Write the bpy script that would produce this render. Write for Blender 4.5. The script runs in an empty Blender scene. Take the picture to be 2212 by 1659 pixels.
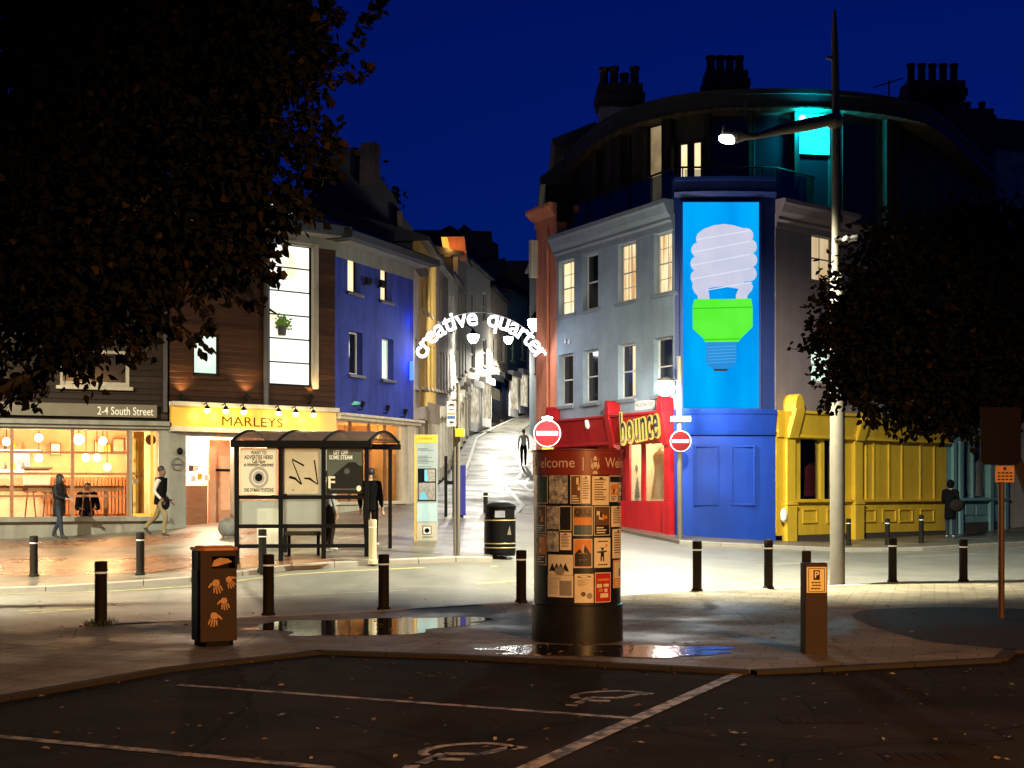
import bpy, bmesh, math, random
from mathutils import Vector, Matrix
R = math.radians
C = bpy.context.scene.collection
SC = bpy.context.scene
rnd = random.Random(7)

# ---------------------------------------------------------------- camera
FPX, CX, HY, CAMZ = 2950.0, 1106.0, 1062.0, 1.75      # focal length and horizon in photograph pixels (2212 wide)
cam = bpy.data.cameras.new('camera')
camo = bpy.data.objects.new('camera', cam); C.objects.link(camo)
camo.location = (0, 0, CAMZ); camo.rotation_euler = (R(90), 0, 0)
cam.sensor_width = 36; cam.lens = 36 * FPX / 2212
cam.shift_y = (HY - 829.5) / 2212
cam.clip_end = 2000
SC.camera = camo
# ---------------------------------------------------------------- sky, exposure
W = bpy.data.worlds.new('World'); SC.world = W; W.use_nodes = True
nt = W.node_tree; nt.nodes.clear()
sky = nt.nodes.new('ShaderNodeTexSky'); sky.sky_type = 'NISHITA'; sky.sun_disc = False
sky.sun_elevation = R(-1.2); sky.sun_rotation = R(20); sky.altitude = 0; sky.ozone_density = 6
tint = nt.nodes.new('ShaderNodeMixRGB'); tint.blend_type = 'MULTIPLY'; tint.inputs[0].default_value = 1
tint.inputs[2].default_value = (0.05, 0.62, 1.9, 1)
bg = nt.nodes.new('ShaderNodeBackground'); bg.inputs[1].default_value = 0.13
wo = nt.nodes.new('ShaderNodeOutputWorld')
nt.links.new(sky.outputs[0], tint.inputs[1]); nt.links.new(tint.outputs[0], bg.inputs[0]); nt.links.new(bg.outputs[0], wo.inputs[0])
SC.view_settings.view_transform = 'Standard'; SC.view_settings.look = 'None'
SC.view_settings.exposure = 0; SC.view_settings.gamma = 1
cy = SC.cycles
cy.use_denoising = True; cy.max_bounces = 7; cy.diffuse_bounces = 3; cy.glossy_bounces = 3
cy.transparent_max_bounces = 10; cy.sample_clamp_indirect = 3; cy.sample_clamp_direct = 40; cy.caustics_reflective = False; cy.caustics_refractive = False
try: cy.denoiser = 'OPENIMAGEDENOISE'
except Exception: pass

# ---------------------------------------------------------------- ground heights
GX = [-14, -9, -5, -3, -1, 2, 5, 9, 14]
GY = [20, 25.5, 28, 31, 34, 36.5, 39, 44, 50, 58, 65, 75, 95, 130]
GZ = [[0]*9,
 [-.05,-.05,0,.05,.1,.05,0,0,0],
 [0,.1,.35,.42,.42,.2,.1,.05,.05],
 [.25,.3,.6,.66,.66,.4,.18,.1,.1],
 [.5,.55,.8,.88,.85,.55,.28,.18,.2],
 [.58,.78,.95,1.02,.98,.62,.45,.25,.3],
 [.7,.9,1.1,1.15,1.1,.72,.58,.32,.35],
 [.9,1.1,1.35,1.39,1.25,1.0,.75,.4,.4],
 [1.4,1.5,1.8,1.85,1.8,1.6,1.2,.8,.8],
 [2.3]*9, [3.0]*9, [4.7]*9, [7.45]*9, [9]*9]
def _br(a, t):
    if t <= a[0]: return 0, 0.0
    for i in range(len(a)-1):
        if t <= a[i+1]: return i, (t-a[i])/(a[i+1]-a[i])
    return len(a)-2, 1.0
def gz(x, y):
    i, a = _br(GY, y); j, b = _br(GX, x)
    return (GZ[i][j]*(1-b)+GZ[i][j+1]*b)*(1-a) + (GZ[i+1][j]*(1-b)+GZ[i+1][j+1]*b)*a
def at(px, py, Y):
    """point at depth Y seen at photograph pixel (px, py)"""
    return Vector(((px-CX)/FPX*Y, Y, CAMZ-(py-HY)/FPX*Y))
def onground(px, py, off=0.0):
    """where the sight line through a pixel meets the ground"""
    y = 5.0; last = None
    while y < 140:
        p = at(px, py, y); d = p.z - (gz(p.x, y)+off)
        if d <= 0:
            return Vector((p.x, y, gz(p.x, y)+off))
        y += 0.02
    return at(px, py, 140)

# ---------------------------------------------------------------- mesh kit
class Wall:
    """vertical plane through two plan points; u runs left to right, v points out towards the street"""
    def __init__(s, x0, y0, x1, y1):
        s.o = Vector((x0, y0, 0)); d = Vector((x1-x0, y1-y0, 0)); s.L = d.length; s.d = d/s.L
        s.n = Vector((s.d.y, -s.d.x, 0))
    def p(s, u, v, z): return s.o + s.d*u + s.n*v + Vector((0, 0, z))
    def uz(s, px, py, v=0.0):
        rx = (px-CX)/FPX; o = s.o + s.n*v
        # o + u d = t (rx, 1)
        det = s.d.x*(-1) - s.d.y*(-rx)
        u = ((-o.x)*(-1) - (-o.y)*(-rx))/det
        t = o.y + u*s.d.y
        return u, CAMZ-(py-HY)/FPX*t
    def rect(s, px0, py0, px1, py1, v=0.0):
        """u0,u1,z0,z1 of a rectangle whose left top and right bottom corners are seen at two pixels"""
        u0, za = s.uz(px0, py0, v); u1, zb = s.uz(px1, py1, v)
        return u0, u1, zb, za
class MB:
    def __init__(s): s.v = []; s.f = []; s.m = []
    def add(s, vs, fs, mi=0):
        b = len(s.v); s.v += [Vector(q) for q in vs]
        for f in fs: s.f.append([b+i for i in f]); s.m.append(mi)
        return s
    BF = [(0,3,2,1),(4,5,6,7),(0,1,5,4),(1,2,6,5),(2,3,7,6),(3,0,4,7)]
    def box(s, x0, x1, y0, y1, z0, z1, mi=0):
        return s.add([(x0,y0,z0),(x1,y0,z0),(x1,y1,z0),(x0,y1,z0),(x0,y0,z1),(x1,y0,z1),(x1,y1,z1),(x0,y1,z1)], MB.BF, mi)
    def fbox(s, F, u0, u1, v0, v1, z0, z1, mi=0):
        P = F.p
        return s.add([P(u0,v1,z0),P(u1,v1,z0),P(u1,v0,z0),P(u0,v0,z0),P(u0,v1,z1),P(u1,v1,z1),P(u1,v0,z1),P(u0,v0,z1)], MB.BF, mi)
    def fhex(s, F, c, mi=0):
        """eight (u,v,z) corners: bottom ring then top ring"""
        return s.add([F.p(*q) for q in c], MB.BF, mi)
    def fpoly(s, F, pts, v0, v1, mi=0):
        n = len(pts)
        vs = [F.p(u, v1, z) for u, z in pts] + [F.p(u, v0, z) for u, z in pts]
        fs = [tuple(range(n)), tuple(range(2*n-1, n-1, -1))] + [(i, n+i, n+(i+1) % n, (i+1) % n) for i in range(n)]
        return s.add(vs, fs, mi)
    def prism(s, pts, z0, z1, mi=0):
        """plan polygon, upright"""
        n = len(pts)
        zz0 = z0 if callable(z0) else (lambda x, y: z0); zz1 = z1 if callable(z1) else (lambda x, y: z1)
        vs = [(x, y, zz0(x, y)) for x, y in pts] + [(x, y, zz1(x, y)) for x, y in pts]
        fs = [tuple(range(n-1, -1, -1)), tuple(range(n, 2*n))] + [(i, (i+1) % n, n+(i+1) % n, n+i) for i in range(n)]
        return s.add(vs, fs, mi)
    def tube(s, pts, r, n=8, mi=0, cap=True):
        pts = [Vector(p) for p in pts]; rs = r if isinstance(r, (list, tuple)) else [r]*len(pts)
        vs = []; up = None
        for i, p in enumerate(pts):
            t = (pts[min(i+1, len(pts)-1)] - pts[max(i-1, 0)]).normalized()
            if up is None:
                a = Vector((0, 0, 1)) if abs(t.z) < .9 else Vector((1, 0, 0)); x = t.cross(a).normalized()
            else: x = (up - t*up.dot(t)).normalized()
            up = x; y = t.cross(x)
            for k in range(n):
                a = 2*math.pi*k/n; vs.append(p + (x*math.cos(a)+y*math.sin(a))*rs[i])
        fs = []
        for i in range(len(pts)-1):
            for k in range(n):
                k2 = (k+1) % n; fs.append((i*n+k, i*n+k2, (i+1)*n+k2, (i+1)*n+k))
        if cap: fs += [tuple(range(n-1, -1, -1)), tuple(range((len(pts)-1)*n, len(pts)*n))]
        return s.add(vs, fs, mi)
    def lathe(s, c, prof, n=20, mi=0):
        c = Vector(c); vs = []; fs = []
        for r, z in prof:
            for k in range(n):
                a = 2*math.pi*k/n; vs.append(c + Vector((r*math.cos(a), r*math.sin(a), z)))
        for i in range(len(prof)-1):
            for k in range(n):
                k2 = (k+1) % n; fs.append((i*n+k, i*n+k2, (i+1)*n+k2, (i+1)*n+k))
        fs += [tuple(range(n-1, -1, -1)), tuple(range((len(prof)-1)*n, len(prof)*n))]
        return s.add(vs, fs, mi)
    def ball(s, c, rx, ry=None, rz=None, n=12, mi=0):
        ry = ry or rx; rz = rz or rx; c = Vector(c); m = max(5, n//2+1); vs = []; fs = []
        for i in range(1, m):
            th = math.pi*i/m
            for k in range(n):
                a = 2*math.pi*k/n; vs.append(c + Vector((rx*math.sin(th)*math.cos(a), ry*math.sin(th)*math.sin(a), -rz*math.cos(th))))
        vs += [c-Vector((0,0,rz)), c+Vector((0,0,rz))]
        for i in range(m-2):
            for k in range(n):
                k2 = (k+1) % n; fs.append((i*n+k, i*n+k2, (i+1)*n+k2, (i+1)*n+k))
        b, t = len(vs)-2, len(vs)-1
        for k in range(n):
            k2 = (k+1) % n; fs.append((b, k2, k)); fs.append((t, (m-2)*n+k, (m-2)*n+k2))
        return s.add(vs, fs, mi)
    def strip(s, pts, w, z, mi=0):
        """flat ribbon on a plan polyline, z a function"""
        vs = []; fs = []; pts = [Vector((p[0], p[1], 0)) for p in pts]
        for i, p in enumerate(pts):
            t = (pts[min(i+1, len(pts)-1)] - pts[max(i-1, 0)]).normalized(); q = Vector((-t.y, t.x, 0))*w/2
            for k in (p-q, p+q): vs.append((k.x, k.y, z(k.x, k.y)))
        for i in range(len(pts)-1): fs.append((2*i, 2*i+2, 2*i+3, 2*i+1))
        return s.add(vs, fs, mi)
    def build(s, name, mat, parent=None, smooth=False, bevel=0.0, angle=40):
        o = wl = None
        me = bpy.data.meshes.new(name)
        off = Vector((0, 0, 0)); q = parent
        while q is not None: off += q.location; q = q.parent
        me.from_pydata([tuple(p-off) for p in s.v], [], s.f)
        mats = mat if isinstance(mat, (list, tuple)) else [mat]
        for m in mats: me.materials.append(m)
        if len(mats) > 1: me.polygons.foreach_set('material_index', s.m)
        me.update()
        bm = bmesh.new(); bm.from_mesh(me); bmesh.ops.recalc_face_normals(bm, faces=bm.faces); bm.to_mesh(me); bm.free()
        if smooth:
            me.polygons.foreach_set('use_smooth', [True]*len(me.polygons)); me.set_sharp_from_angle(angle=R(angle))
        o = bpy.data.objects.new(name, me); C.objects.link(o)
        if parent: o.parent = parent
        if bevel:
            b = o.modifiers.new('bevel', 'BEVEL'); b.width = bevel; b.segments = 2; b.limit_method = 'ANGLE'; b.angle_limit = R(50)
        return o
def tag(o, label=None, cat=None, group=None, kind=None):
    if label: o['label'] = label
    if cat: o['category'] = cat
    if group: o['group'] = group
    if kind: o['kind'] = kind
    return o
def root(name, loc, label, cat, group=None):
    o = bpy.data.objects.new(name, None); o.empty_display_size = .2; C.objects.link(o); o.location = loc
    return tag(o, label, cat, group)
def copy_tree(o, parent=None):
    c = o.copy(); C.objects.link(c); c.parent = parent
    for ch in list(o.children): copy_tree(ch, c)
    return c
def lamp(kind, loc, power, col, parent=None, rad=.1, to=None, spot=None, blend=.5, size=None):
    L = bpy.data.lights.new('light', kind); L.energy = power; L.color = col
    if kind in ('POINT', 'SPOT'): L.shadow_soft_size = rad
    if kind == 'SPOT': L.spot_size = R(spot); L.spot_blend = blend
    if kind == 'AREA':
        L.size = size[0]; L.shape = 'RECTANGLE'; L.size_y = size[1]
    o = bpy.data.objects.new('light', L); C.objects.link(o)
    off = Vector((0,0,0)); q = parent
    while q is not None: off += q.location; q = q.parent
    o.location = Vector(loc)-off
    if parent: o.parent = parent
    if to is not None: o.rotation_euler = (Vector(to)-Vector(loc)).to_track_quat('-Z', 'Y').to_euler()
    return o
_txt = {}
def glyphs(s, size=1.0, bold=0.0, space=1.0):
    k = (s, bold, space)
    if k not in _txt:
        cu = bpy.data.curves.new('t', 'FONT'); cu.body = s; cu.size = 1; cu.align_x = 'CENTER'; cu.align_y = 'CENTER'
        cu.offset = bold; cu.space_character = space; cu.resolution_u = 3
        ob = bpy.data.objects.new('t', cu); C.objects.link(ob)
        dg = bpy.context.evaluated_depsgraph_get(); me = ob.evaluated_get(dg).to_mesh()
        _txt[k] = ([tuple(v.co) for v in me.vertices], [tuple(p.vertices) for p in me.polygons])
        ob.evaluated_get(dg).to_mesh_clear(); bpy.data.objects.remove(ob); bpy.data.curves.remove(cu)
    vs, fs = _txt[k]
    return [(x*size, y*size) for x, y, z in vs], fs
def ftext(mb, F, s, u, z, size, v, mi=0, bold=0.0, width=None, space=1.0, rot=0.0, depth=0.0, shear=0.0):
    vs, fs = glyphs(s, size, bold, space)
    if width:
        xs = [x for x, y in vs]; k = width/(max(xs)-min(xs)); vs = [(x*k, y) for x, y in vs]
    ca, sa = math.cos(rot), math.sin(rot)
    q = [(u+x*ca-y*sa+shear*y, z+x*sa+y*ca) for x, y in vs]
    if not depth: mb.add([F.p(a, v, b) for a, b in q], fs, mi)
    else:
        n = len(q); ed = {}
        for f in fs:
            for i in range(len(f)):
                a, b = f[i], f[(i+1) % len(f)]; ed[(a, b)] = 1
        side = [(a, n+a, n+b, b) for (a, b) in ed if (b, a) not in ed]
        mb.add([F.p(a, v, b) for a, b in q]+[F.p(a, v-depth, b) for a, b in q], list(fs)+[tuple(n+i for i in reversed(f)) for f in fs]+side, mi)
    return mb

# ---------------------------------------------------------------- materials
def mat(name, col, rough=.7, metal=0, var=.12, scale=3.0, bump=0.0, bscale=30, emit=None, es=0.0, spec=.5, stretch=None, col2=None, coat=0.0, streak=0.0, patch=0.0):
    m = bpy.data.materials.new(name); m.use_nodes = True; n = m.node_tree; b = n.nodes['Principled BSDF']
    b.inputs['Roughness'].default_value = rough; b.inputs['Metallic'].default_value = metal
    b.inputs['Specular IOR Level'].default_value = spec
    if coat: b.inputs['Coat Weight'].default_value = coat
    col = tuple(col)+(1,); tc = n.nodes.new('ShaderNodeTexCoord'); mp = n.nodes.new('ShaderNodeMapping')
    if stretch: mp.inputs['Scale'].default_value = stretch
    n.links.new(tc.outputs['Object'], mp.inputs[0])
    no = n.nodes.new('ShaderNodeTexNoise'); no.inputs['Scale'].default_value = scale; no.inputs['Detail'].default_value = 6; no.inputs['Roughness'].default_value = .65
    n.links.new(mp.outputs[0], no.inputs['Vector'])
    cr = n.nodes.new('ShaderNodeValToRGB'); e = cr.color_ramp.elements; e[0].position = .3; e[1].position = .7
    if col2: e[0].color = tuple(col2)+(1,); e[1].color = col
    else:
        e[0].color = tuple(c*(1-var) for c in col[:3])+(1,); e[1].color = tuple(min(1, c*(1+var)) for c in col[:3])+(1,)
    n.links.new(no.outputs['Fac'], cr.inputs[0]); n.links.new(cr.outputs[0], b.inputs['Base Color'])
    if streak:      # rain streaks and grime with a shape of their own
        m2 = n.nodes.new('ShaderNodeMapping'); m2.inputs['Scale'].default_value = (2.2, 2.2, .22); n.links.new(tc.outputs['Object'], m2.inputs[0])
        n2 = n.nodes.new('ShaderNodeTexNoise'); n2.inputs['Scale'].default_value = 1.6; n2.inputs['Detail'].default_value = 8; n2.inputs['Roughness'].default_value = .7; n.links.new(m2.outputs[0], n2.inputs['Vector'])
        c2 = n.nodes.new('ShaderNodeValToRGB'); q = c2.color_ramp.elements; q[0].position = .32; q[0].color = (1-streak, 1-streak*1.05, 1-streak*1.1, 1); q[1].position = .6; q[1].color = (1, 1, 1, 1); n.links.new(n2.outputs['Fac'], c2.inputs[0])
        mx = n.nodes.new('ShaderNodeMixRGB'); mx.blend_type = 'MULTIPLY'; mx.inputs[0].default_value = 1; n.links.new(cr.outputs[0], mx.inputs[1]); n.links.new(c2.outputs[0], mx.inputs[2]); n.links.new(mx.outputs[0], b.inputs['Base Color'])
    if patch:       # repairs, stains and tyre-polished areas, plus fine cracks
        n3 = n.nodes.new('ShaderNodeTexNoise'); n3.inputs['Scale'].default_value = .42; n3.inputs['Detail'].default_value = 7; n3.inputs['Roughness'].default_value = .62; n.links.new(tc.outputs['Object'], n3.inputs['Vector'])
        c3 = n.nodes.new('ShaderNodeValToRGB'); q = c3.color_ramp.elements; q[0].position = .38; q[0].color = (1-patch,)*3+(1,); q[1].position = .58; q[1].color = (1, 1, 1, 1); n.links.new(n3.outputs['Fac'], c3.inputs[0])
        vo = n.nodes.new('ShaderNodeTexVoronoi'); vo.feature = 'DISTANCE_TO_EDGE'; vo.inputs['Scale'].default_value = .55; n4 = n.nodes.new('ShaderNodeMixRGB'); n4.inputs[0].default_value = .12; n.links.new(tc.outputs['Object'], n4.inputs[1]); n.links.new(n3.outputs['Color'], n4.inputs[2]); n.links.new(n4.outputs[0], vo.inputs['Vector'])
        c4 = n.nodes.new('ShaderNodeValToRGB'); q = c4.color_ramp.elements; q[0].position = .003; q[0].color = (1-patch*1.2,)*3+(1,); q[1].position = .012; q[1].color = (1, 1, 1, 1); n.links.new(vo.outputs['Distance'], c4.inputs[0])
        last = b.inputs['Base Color'].links[0].from_socket
        for c_ in (c3, c4):
            mx = n.nodes.new('ShaderNodeMixRGB'); mx.blend_type = 'MULTIPLY'; mx.inputs[0].default_value = 1; n.links.new(last, mx.inputs[1]); n.links.new(c_.outputs[0], mx.inputs[2]); last = mx.outputs[0]
        n.links.new(last, b.inputs['Base Color'])
    if bump:
        nb = n.nodes.new('ShaderNodeTexNoise'); nb.inputs['Scale'].default_value = bscale; nb.inputs['Detail'].default_value = 4
        n.links.new(mp.outputs[0], nb.inputs['Vector'])
        bp = n.nodes.new('ShaderNodeBump'); bp.inputs['Strength'].default_value = bump; bp.inputs['Distance'].default_value = .02
        n.links.new(nb.outputs['Fac'], bp.inputs['Height']); n.links.new(bp.outputs[0], b.inputs['Normal'])
    if emit:
        b.inputs['Emission Color'].default_value = tuple(emit)+(1,); b.inputs['Emission Strength'].default_value = es
    m['cr'] = 1
    return m
def glow(name, col, s, col2=None, scale=2.5, stretch=(1, 1, 1), p0=.35, p1=.65):
    """a lit pane or lamp: gives off light, its room's tone varying behind it"""
    m = bpy.data.materials.new(name); m.use_nodes = True; n = m.node_tree; n.nodes.clear()
    o = n.nodes.new('ShaderNodeOutputMaterial'); e = n.nodes.new('ShaderNodeEmission'); e.inputs[1].default_value = s
    e.inputs[0].default_value = tuple(col)+(1,)
    if col2:
        tc = n.nodes.new('ShaderNodeTexCoord'); mp = n.nodes.new('ShaderNodeMapping'); mp.inputs['Scale'].default_value = stretch
        no = n.nodes.new('ShaderNodeTexNoise'); no.inputs['Scale'].default_value = scale; no.inputs['Detail'].default_value = 3
        cr = n.nodes.new('ShaderNodeValToRGB'); q = cr.color_ramp.elements; q[0].position = p0; q[1].position = p1
        q[0].color = tuple(col2)+(1,); q[1].color = tuple(col)+(1,)
        n.links.new(tc.outputs['Object'], mp.inputs[0]); n.links.new(mp.outputs[0], no.inputs['Vector'])
        n.links.new(no.outputs['Fac'], cr.inputs[0]); n.links.new(cr.outputs[0], e.inputs[0])
    n.links.new(e.outputs[0], o.inputs[0]); return m
def glassmat(name, tintc=(.95, .97, .97), refl=.08, rough=.02, frost=0.0, frostc=(.8, .85, .82)):
    m = bpy.data.materials.new(name); m.use_nodes = True; n = m.node_tree; n.nodes.clear()
    o = n.nodes.new('ShaderNodeOutputMaterial'); t = n.nodes.new('ShaderNodeBsdfTransparent'); t.inputs[0].default_value = tuple(tintc)+(1,)
    g = n.nodes.new('ShaderNodeBsdfGlossy'); g.inputs['Roughness'].default_value = rough
    lw = n.nodes.new('ShaderNodeLayerWeight'); lw.inputs[0].default_value = .25
    ma = n.nodes.new('ShaderNodeMath'); ma.operation = 'MULTIPLY_ADD'; ma.inputs[1].default_value = .6; ma.inputs[2].default_value = refl
    n.links.new(lw.outputs['Fresnel'], ma.inputs[0])
    x = n.nodes.new('ShaderNodeMixShader'); n.links.new(ma.outputs[0], x.inputs[0]); n.links.new(t.outputs[0], x.inputs[1]); n.links.new(g.outputs[0], x.inputs[2])
    last = x
    if frost:
        d = n.nodes.new('ShaderNodeBsdfTranslucent'); d.inputs[0].default_value = tuple(frostc)+(1,)
        d2 = n.nodes.new('ShaderNodeBsdfDiffuse'); d2.inputs[0].default_value = tuple(frostc)+(1,)
        ad = n.nodes.new('ShaderNodeMixShader'); ad.inputs[0].default_value = .5; n.links.new(d.outputs[0], ad.inputs[1]); n.links.new(d2.outputs[0], ad.inputs[2])
        y = n.nodes.new('ShaderNodeMixShader'); y.inputs[0].default_value = frost
        n.links.new(x.outputs[0], y.inputs[1]); n.links.new(ad.outputs[0], y.inputs[2]); last = y
    n.links.new(last.outputs[0], o.inputs[0]); return m
def boards(name, c1, c2, pitch=.14, rough=.6, axis='Z'):
    """timber boarding: board-to-board tone, grain and shadow gaps in relief"""
    m = mat(name, c1, rough, var=.3, spec=.15, scale=2.0, stretch=(1.2, 1.2, 9) if axis == 'Z' else (9, 9, 1.2), col2=c2); n = m.node_tree; b = n.nodes['Principled BSDF']
    tc = n.nodes.new('ShaderNodeTexCoord'); sx = n.nodes.new('ShaderNodeSeparateXYZ'); n.links.new(tc.outputs['Object'], sx.inputs[0])
    dv = n.nodes.new('ShaderNodeMath'); dv.operation = 'DIVIDE'; dv.inputs[1].default_value = pitch; n.links.new(sx.outputs[axis], dv.inputs[0])
    fr = n.nodes.new('ShaderNodeMath'); fr.operation = 'FRACT'; n.links.new(dv.outputs[0], fr.inputs[0])
    cr = n.nodes.new('ShaderNodeValToRGB'); e = cr.color_ramp.elements; e[0].position = 0; e[0].color = (0,0,0,1); e[1].position = .14; e[1].color = (1,1,1,1)
    n.links.new(fr.outputs[0], cr.inputs[0])
    bp = n.nodes.new('ShaderNodeBump'); bp.inputs['Strength'].default_value = .9; bp.inputs['Distance'].default_value = .02
    n.links.new(cr.outputs[0], bp.inputs['Height']); n.links.new(bp.outputs[0], b.inputs['Normal'])
    fl = n.nodes.new('ShaderNodeMath'); fl.operation = 'FLOOR'; n.links.new(dv.outputs[0], fl.inputs[0])
    wn = n.nodes.new('ShaderNodeTexWhiteNoise'); wn.noise_dimensions = '1D'; n.links.new(fl.outputs[0], wn.inputs['W'])
    mx = n.nodes.new('ShaderNodeMixRGB'); mx.blend_type = 'MULTIPLY'; mx.inputs[0].default_value = .6
    src = b.inputs['Base Color'].links[0].from_socket; n.links.new(src, mx.inputs[1]); n.links.new(wn.outputs['Value'], mx.inputs[2]); n.links.new(mx.outputs[0], b.inputs['Base Color'])
    return m
def paving(name, c1, c2, bw=.4, bh=.2, rough=.5, mortar=(.05,.045,.04), bump=.5, var=.5, rot=0.0, off=.5, spec=.5):
    m = mat(name, c1, rough, scale=1.3, col2=c2, spec=spec, patch=.3); n = m.node_tree; b = n.nodes['Principled BSDF']
    tc = n.nodes.new('ShaderNodeTexCoord'); mp = n.nodes.new('ShaderNodeMapping'); mp.inputs['Rotation'].default_value = (0, 0, rot); n.links.new(tc.outputs['Object'], mp.inputs[0])
    bt = n.nodes.new('ShaderNodeTexBrick'); bt.inputs['Scale'].default_value = 1; bt.inputs['Brick Width'].default_value = bw; bt.inputs['Row Height'].default_value = bh
    bt.inputs['Mortar Size'].default_value = .008; bt.inputs['Color1'].default_value = (1,1,1,1); bt.inputs['Color2'].default_value = (var,var,var,1); bt.inputs['Mortar'].default_value = (.25,.25,.25,1); bt.offset = off
    n.links.new(mp.outputs[0], bt.inputs['Vector'])
    mx = n.nodes.new('ShaderNodeMixRGB'); mx.blend_type = 'MULTIPLY'; mx.inputs[0].default_value = .75
    src = b.inputs['Base Color'].links[0].from_socket; n.links.new(src, mx.inputs[1]); n.links.new(bt.outputs['Color'], mx.inputs[2]); n.links.new(mx.outputs[0], b.inputs['Base Color'])
    nb = n.nodes.new('ShaderNodeTexNoise'); nb.inputs['Scale'].default_value = 25; n.links.new(tc.outputs['Object'], nb.inputs['Vector'])
    sb = n.nodes.new('ShaderNodeMath'); sb.operation = 'SUBTRACT'; n.links.new(nb.outputs['Fac'], sb.inputs[0]); n.links.new(bt.outputs['Fac'], sb.inputs[1])
    bp = n.nodes.new('ShaderNodeBump'); bp.inputs['Strength'].default_value = bump; bp.inputs['Distance'].default_value = .015
    n.links.new(sb.outputs[0], bp.inputs['Height']); n.links.new(bp.outputs[0], b.inputs['Normal'])
    # patches of wet stone
    wt = n.nodes.new('ShaderNodeTexNoise'); wt.inputs['Scale'].default_value = .7; wt.inputs['Detail'].default_value = 5; n.links.new(tc.outputs['Object'], wt.inputs['Vector'])
    mr = n.nodes.new('ShaderNodeMapRange'); mr.inputs['From Min'].default_value = .4; mr.inputs['From Max'].default_value = .62; mr.inputs['To Min'].default_value = rough; mr.inputs['To Max'].default_value = rough*.55
    n.links.new(wt.outputs['Fac'], mr.inputs['Value']); n.links.new(mr.outputs[0], b.inputs['Roughness'])
    return m
M = {}
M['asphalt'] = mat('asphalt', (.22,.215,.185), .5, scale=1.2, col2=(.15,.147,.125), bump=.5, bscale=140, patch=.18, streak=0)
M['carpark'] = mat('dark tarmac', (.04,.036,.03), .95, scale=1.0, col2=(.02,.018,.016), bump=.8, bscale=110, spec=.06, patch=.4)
M['patch'] = mat('tarmac patch', (.05,.055,.055), .65, scale=1.6, col2=(.032,.035,.036), bump=.6, bscale=120, spec=.1)
M['paving_near'] = paving('sandy block paving', (.35,.3,.205), (.2,.17,.115), .45, .3, .85, rot=.3, var=.7, bump=.9, spec=.2)
M['paving_far'] = paving('stone slabs', (.22,.195,.15), (.14,.122,.095), .9, .6, .5, rot=.2)
M['setts'] = paving('granite setts', (.27,.255,.21), (.12,.112,.09), .75, .4, .6, rot=.08, bump=1.0, var=.45, spec=.2)
M['brick_band'] = paving('red brick paving', (.34,.17,.09), (.22,.1,.055), .22, .11, .4, rot=.25)
M['kerb'] = mat('kerb granite', (.33,.31,.27), .6, bump=.3, bscale=60)
M['soil'] = mat('earth', (.05,.045,.035), .9)
M['linewhite'] = mat('worn white road paint', (.62,.58,.5), .6, scale=9, col2=(.2,.18,.15), bump=.2)
M['lineyellow'] = mat('yellow road paint', (.6,.5,.2), .6, scale=8, col2=(.3,.26,.13))
M['lineworn'] = mat('worn bay paint', (.5,.42,.32), .7, scale=7, col2=(.1,.085,.065))
q = M['lineworn'].node_tree.nodes['Color Ramp'].color_ramp.elements if 'Color Ramp' in M['lineworn'].node_tree.nodes else None
if q: q[0].position = .42; q[1].position = .56; q[0].color = (.05, .043, .035, 1); q[1].color = (.4, .33, .24, 1)
M['black'] = mat('black painted metal', (.0035,.0035,.0035), .55, spec=.1)
M['blackgloss'] = mat('gloss black', (.01,.01,.011), .2)
M['darkgrey'] = mat('dark grey metal', (.05,.05,.052), .5)
M['steel'] = mat('galvanised steel', (.42,.42,.4), .45, .6, scale=6)
M['paleblk'] = mat('pale painted metal', (.14,.127,.1), .55, spec=.3)
M['white'] = mat('white paint', (.75,.74,.7), .5)
M['whitesash'] = mat('white sash paint', (.72,.7,.66), .45)
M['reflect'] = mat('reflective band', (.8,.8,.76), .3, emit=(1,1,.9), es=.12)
M['greywall'] = mat('grey blue render', (.29,.37,.45), .85, spec=.12, var=.16, scale=1.2, bump=.15, bscale=40, streak=.1)
M['mauve'] = mat('mauve grey render', (.26,.21,.23), .8, var=.12, scale=1.2, bump=.15, bscale=40, streak=.15)
M['greycornice'] = mat('cornice render', (.22,.27,.32), .8, spec=.15, var=.1, streak=.12)
M['orange'] = mat('orange render', (.75,.27,.14), .75, var=.14, scale=1.5, bump=.1, streak=0.35)
M['deepblue'] = mat('deep blue paint', (.02,.06,.36), .45, var=.12, scale=1.5, bump=.06, streak=0.3)
M['navy'] = mat('navy paint', (.01,.032,.2), .5, var=.12, scale=1.5)
M['shopblue'] = mat('bright blue paint', (.012,.05,.34), .45, spec=.2, var=.1, scale=1.5, bump=.05, streak=.16)
M['red'] = mat('red shop paint', (.42,.012,.017), .4, spec=.25, var=.12, scale=2, streak=0.35)
M['yellow'] = mat('yellow shop paint', (.7,.46,.035), .45, var=.1, scale=1.5, bump=.05, streak=.2)
M['plinth'] = mat('dark plinth', (.06,.05,.045), .7)
M['teal'] = mat('pale teal paint', (.2,.4,.42), .5, streak=0.3)
M['cream'] = mat('cream render', (.6,.55,.42), .75, var=.12, streak=0.35)
M['stone'] = mat('pale stone', (.42,.37,.28), .75, var=.15, streak=0.35)
M['shopgrey'] = mat('sage grey shop paint', (.2,.2,.165), .5, var=.12, streak=0.3)
M['signgrey'] = mat('olive sign board', (.12,.105,.07), .5)
M['violet'] = mat('violet blue render', (.038,.058,.3), .8, spec=.12, var=.18, scale=1.3, bump=.1, streak=0.4)
M['timber'] = boards('brown timber boarding', (.085,.034,.013), (.042,.017,.007), .16)
M['darktimber'] = boards('dark stained boarding', (.045,.029,.019), (.026,.017,.011), .16)
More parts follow.
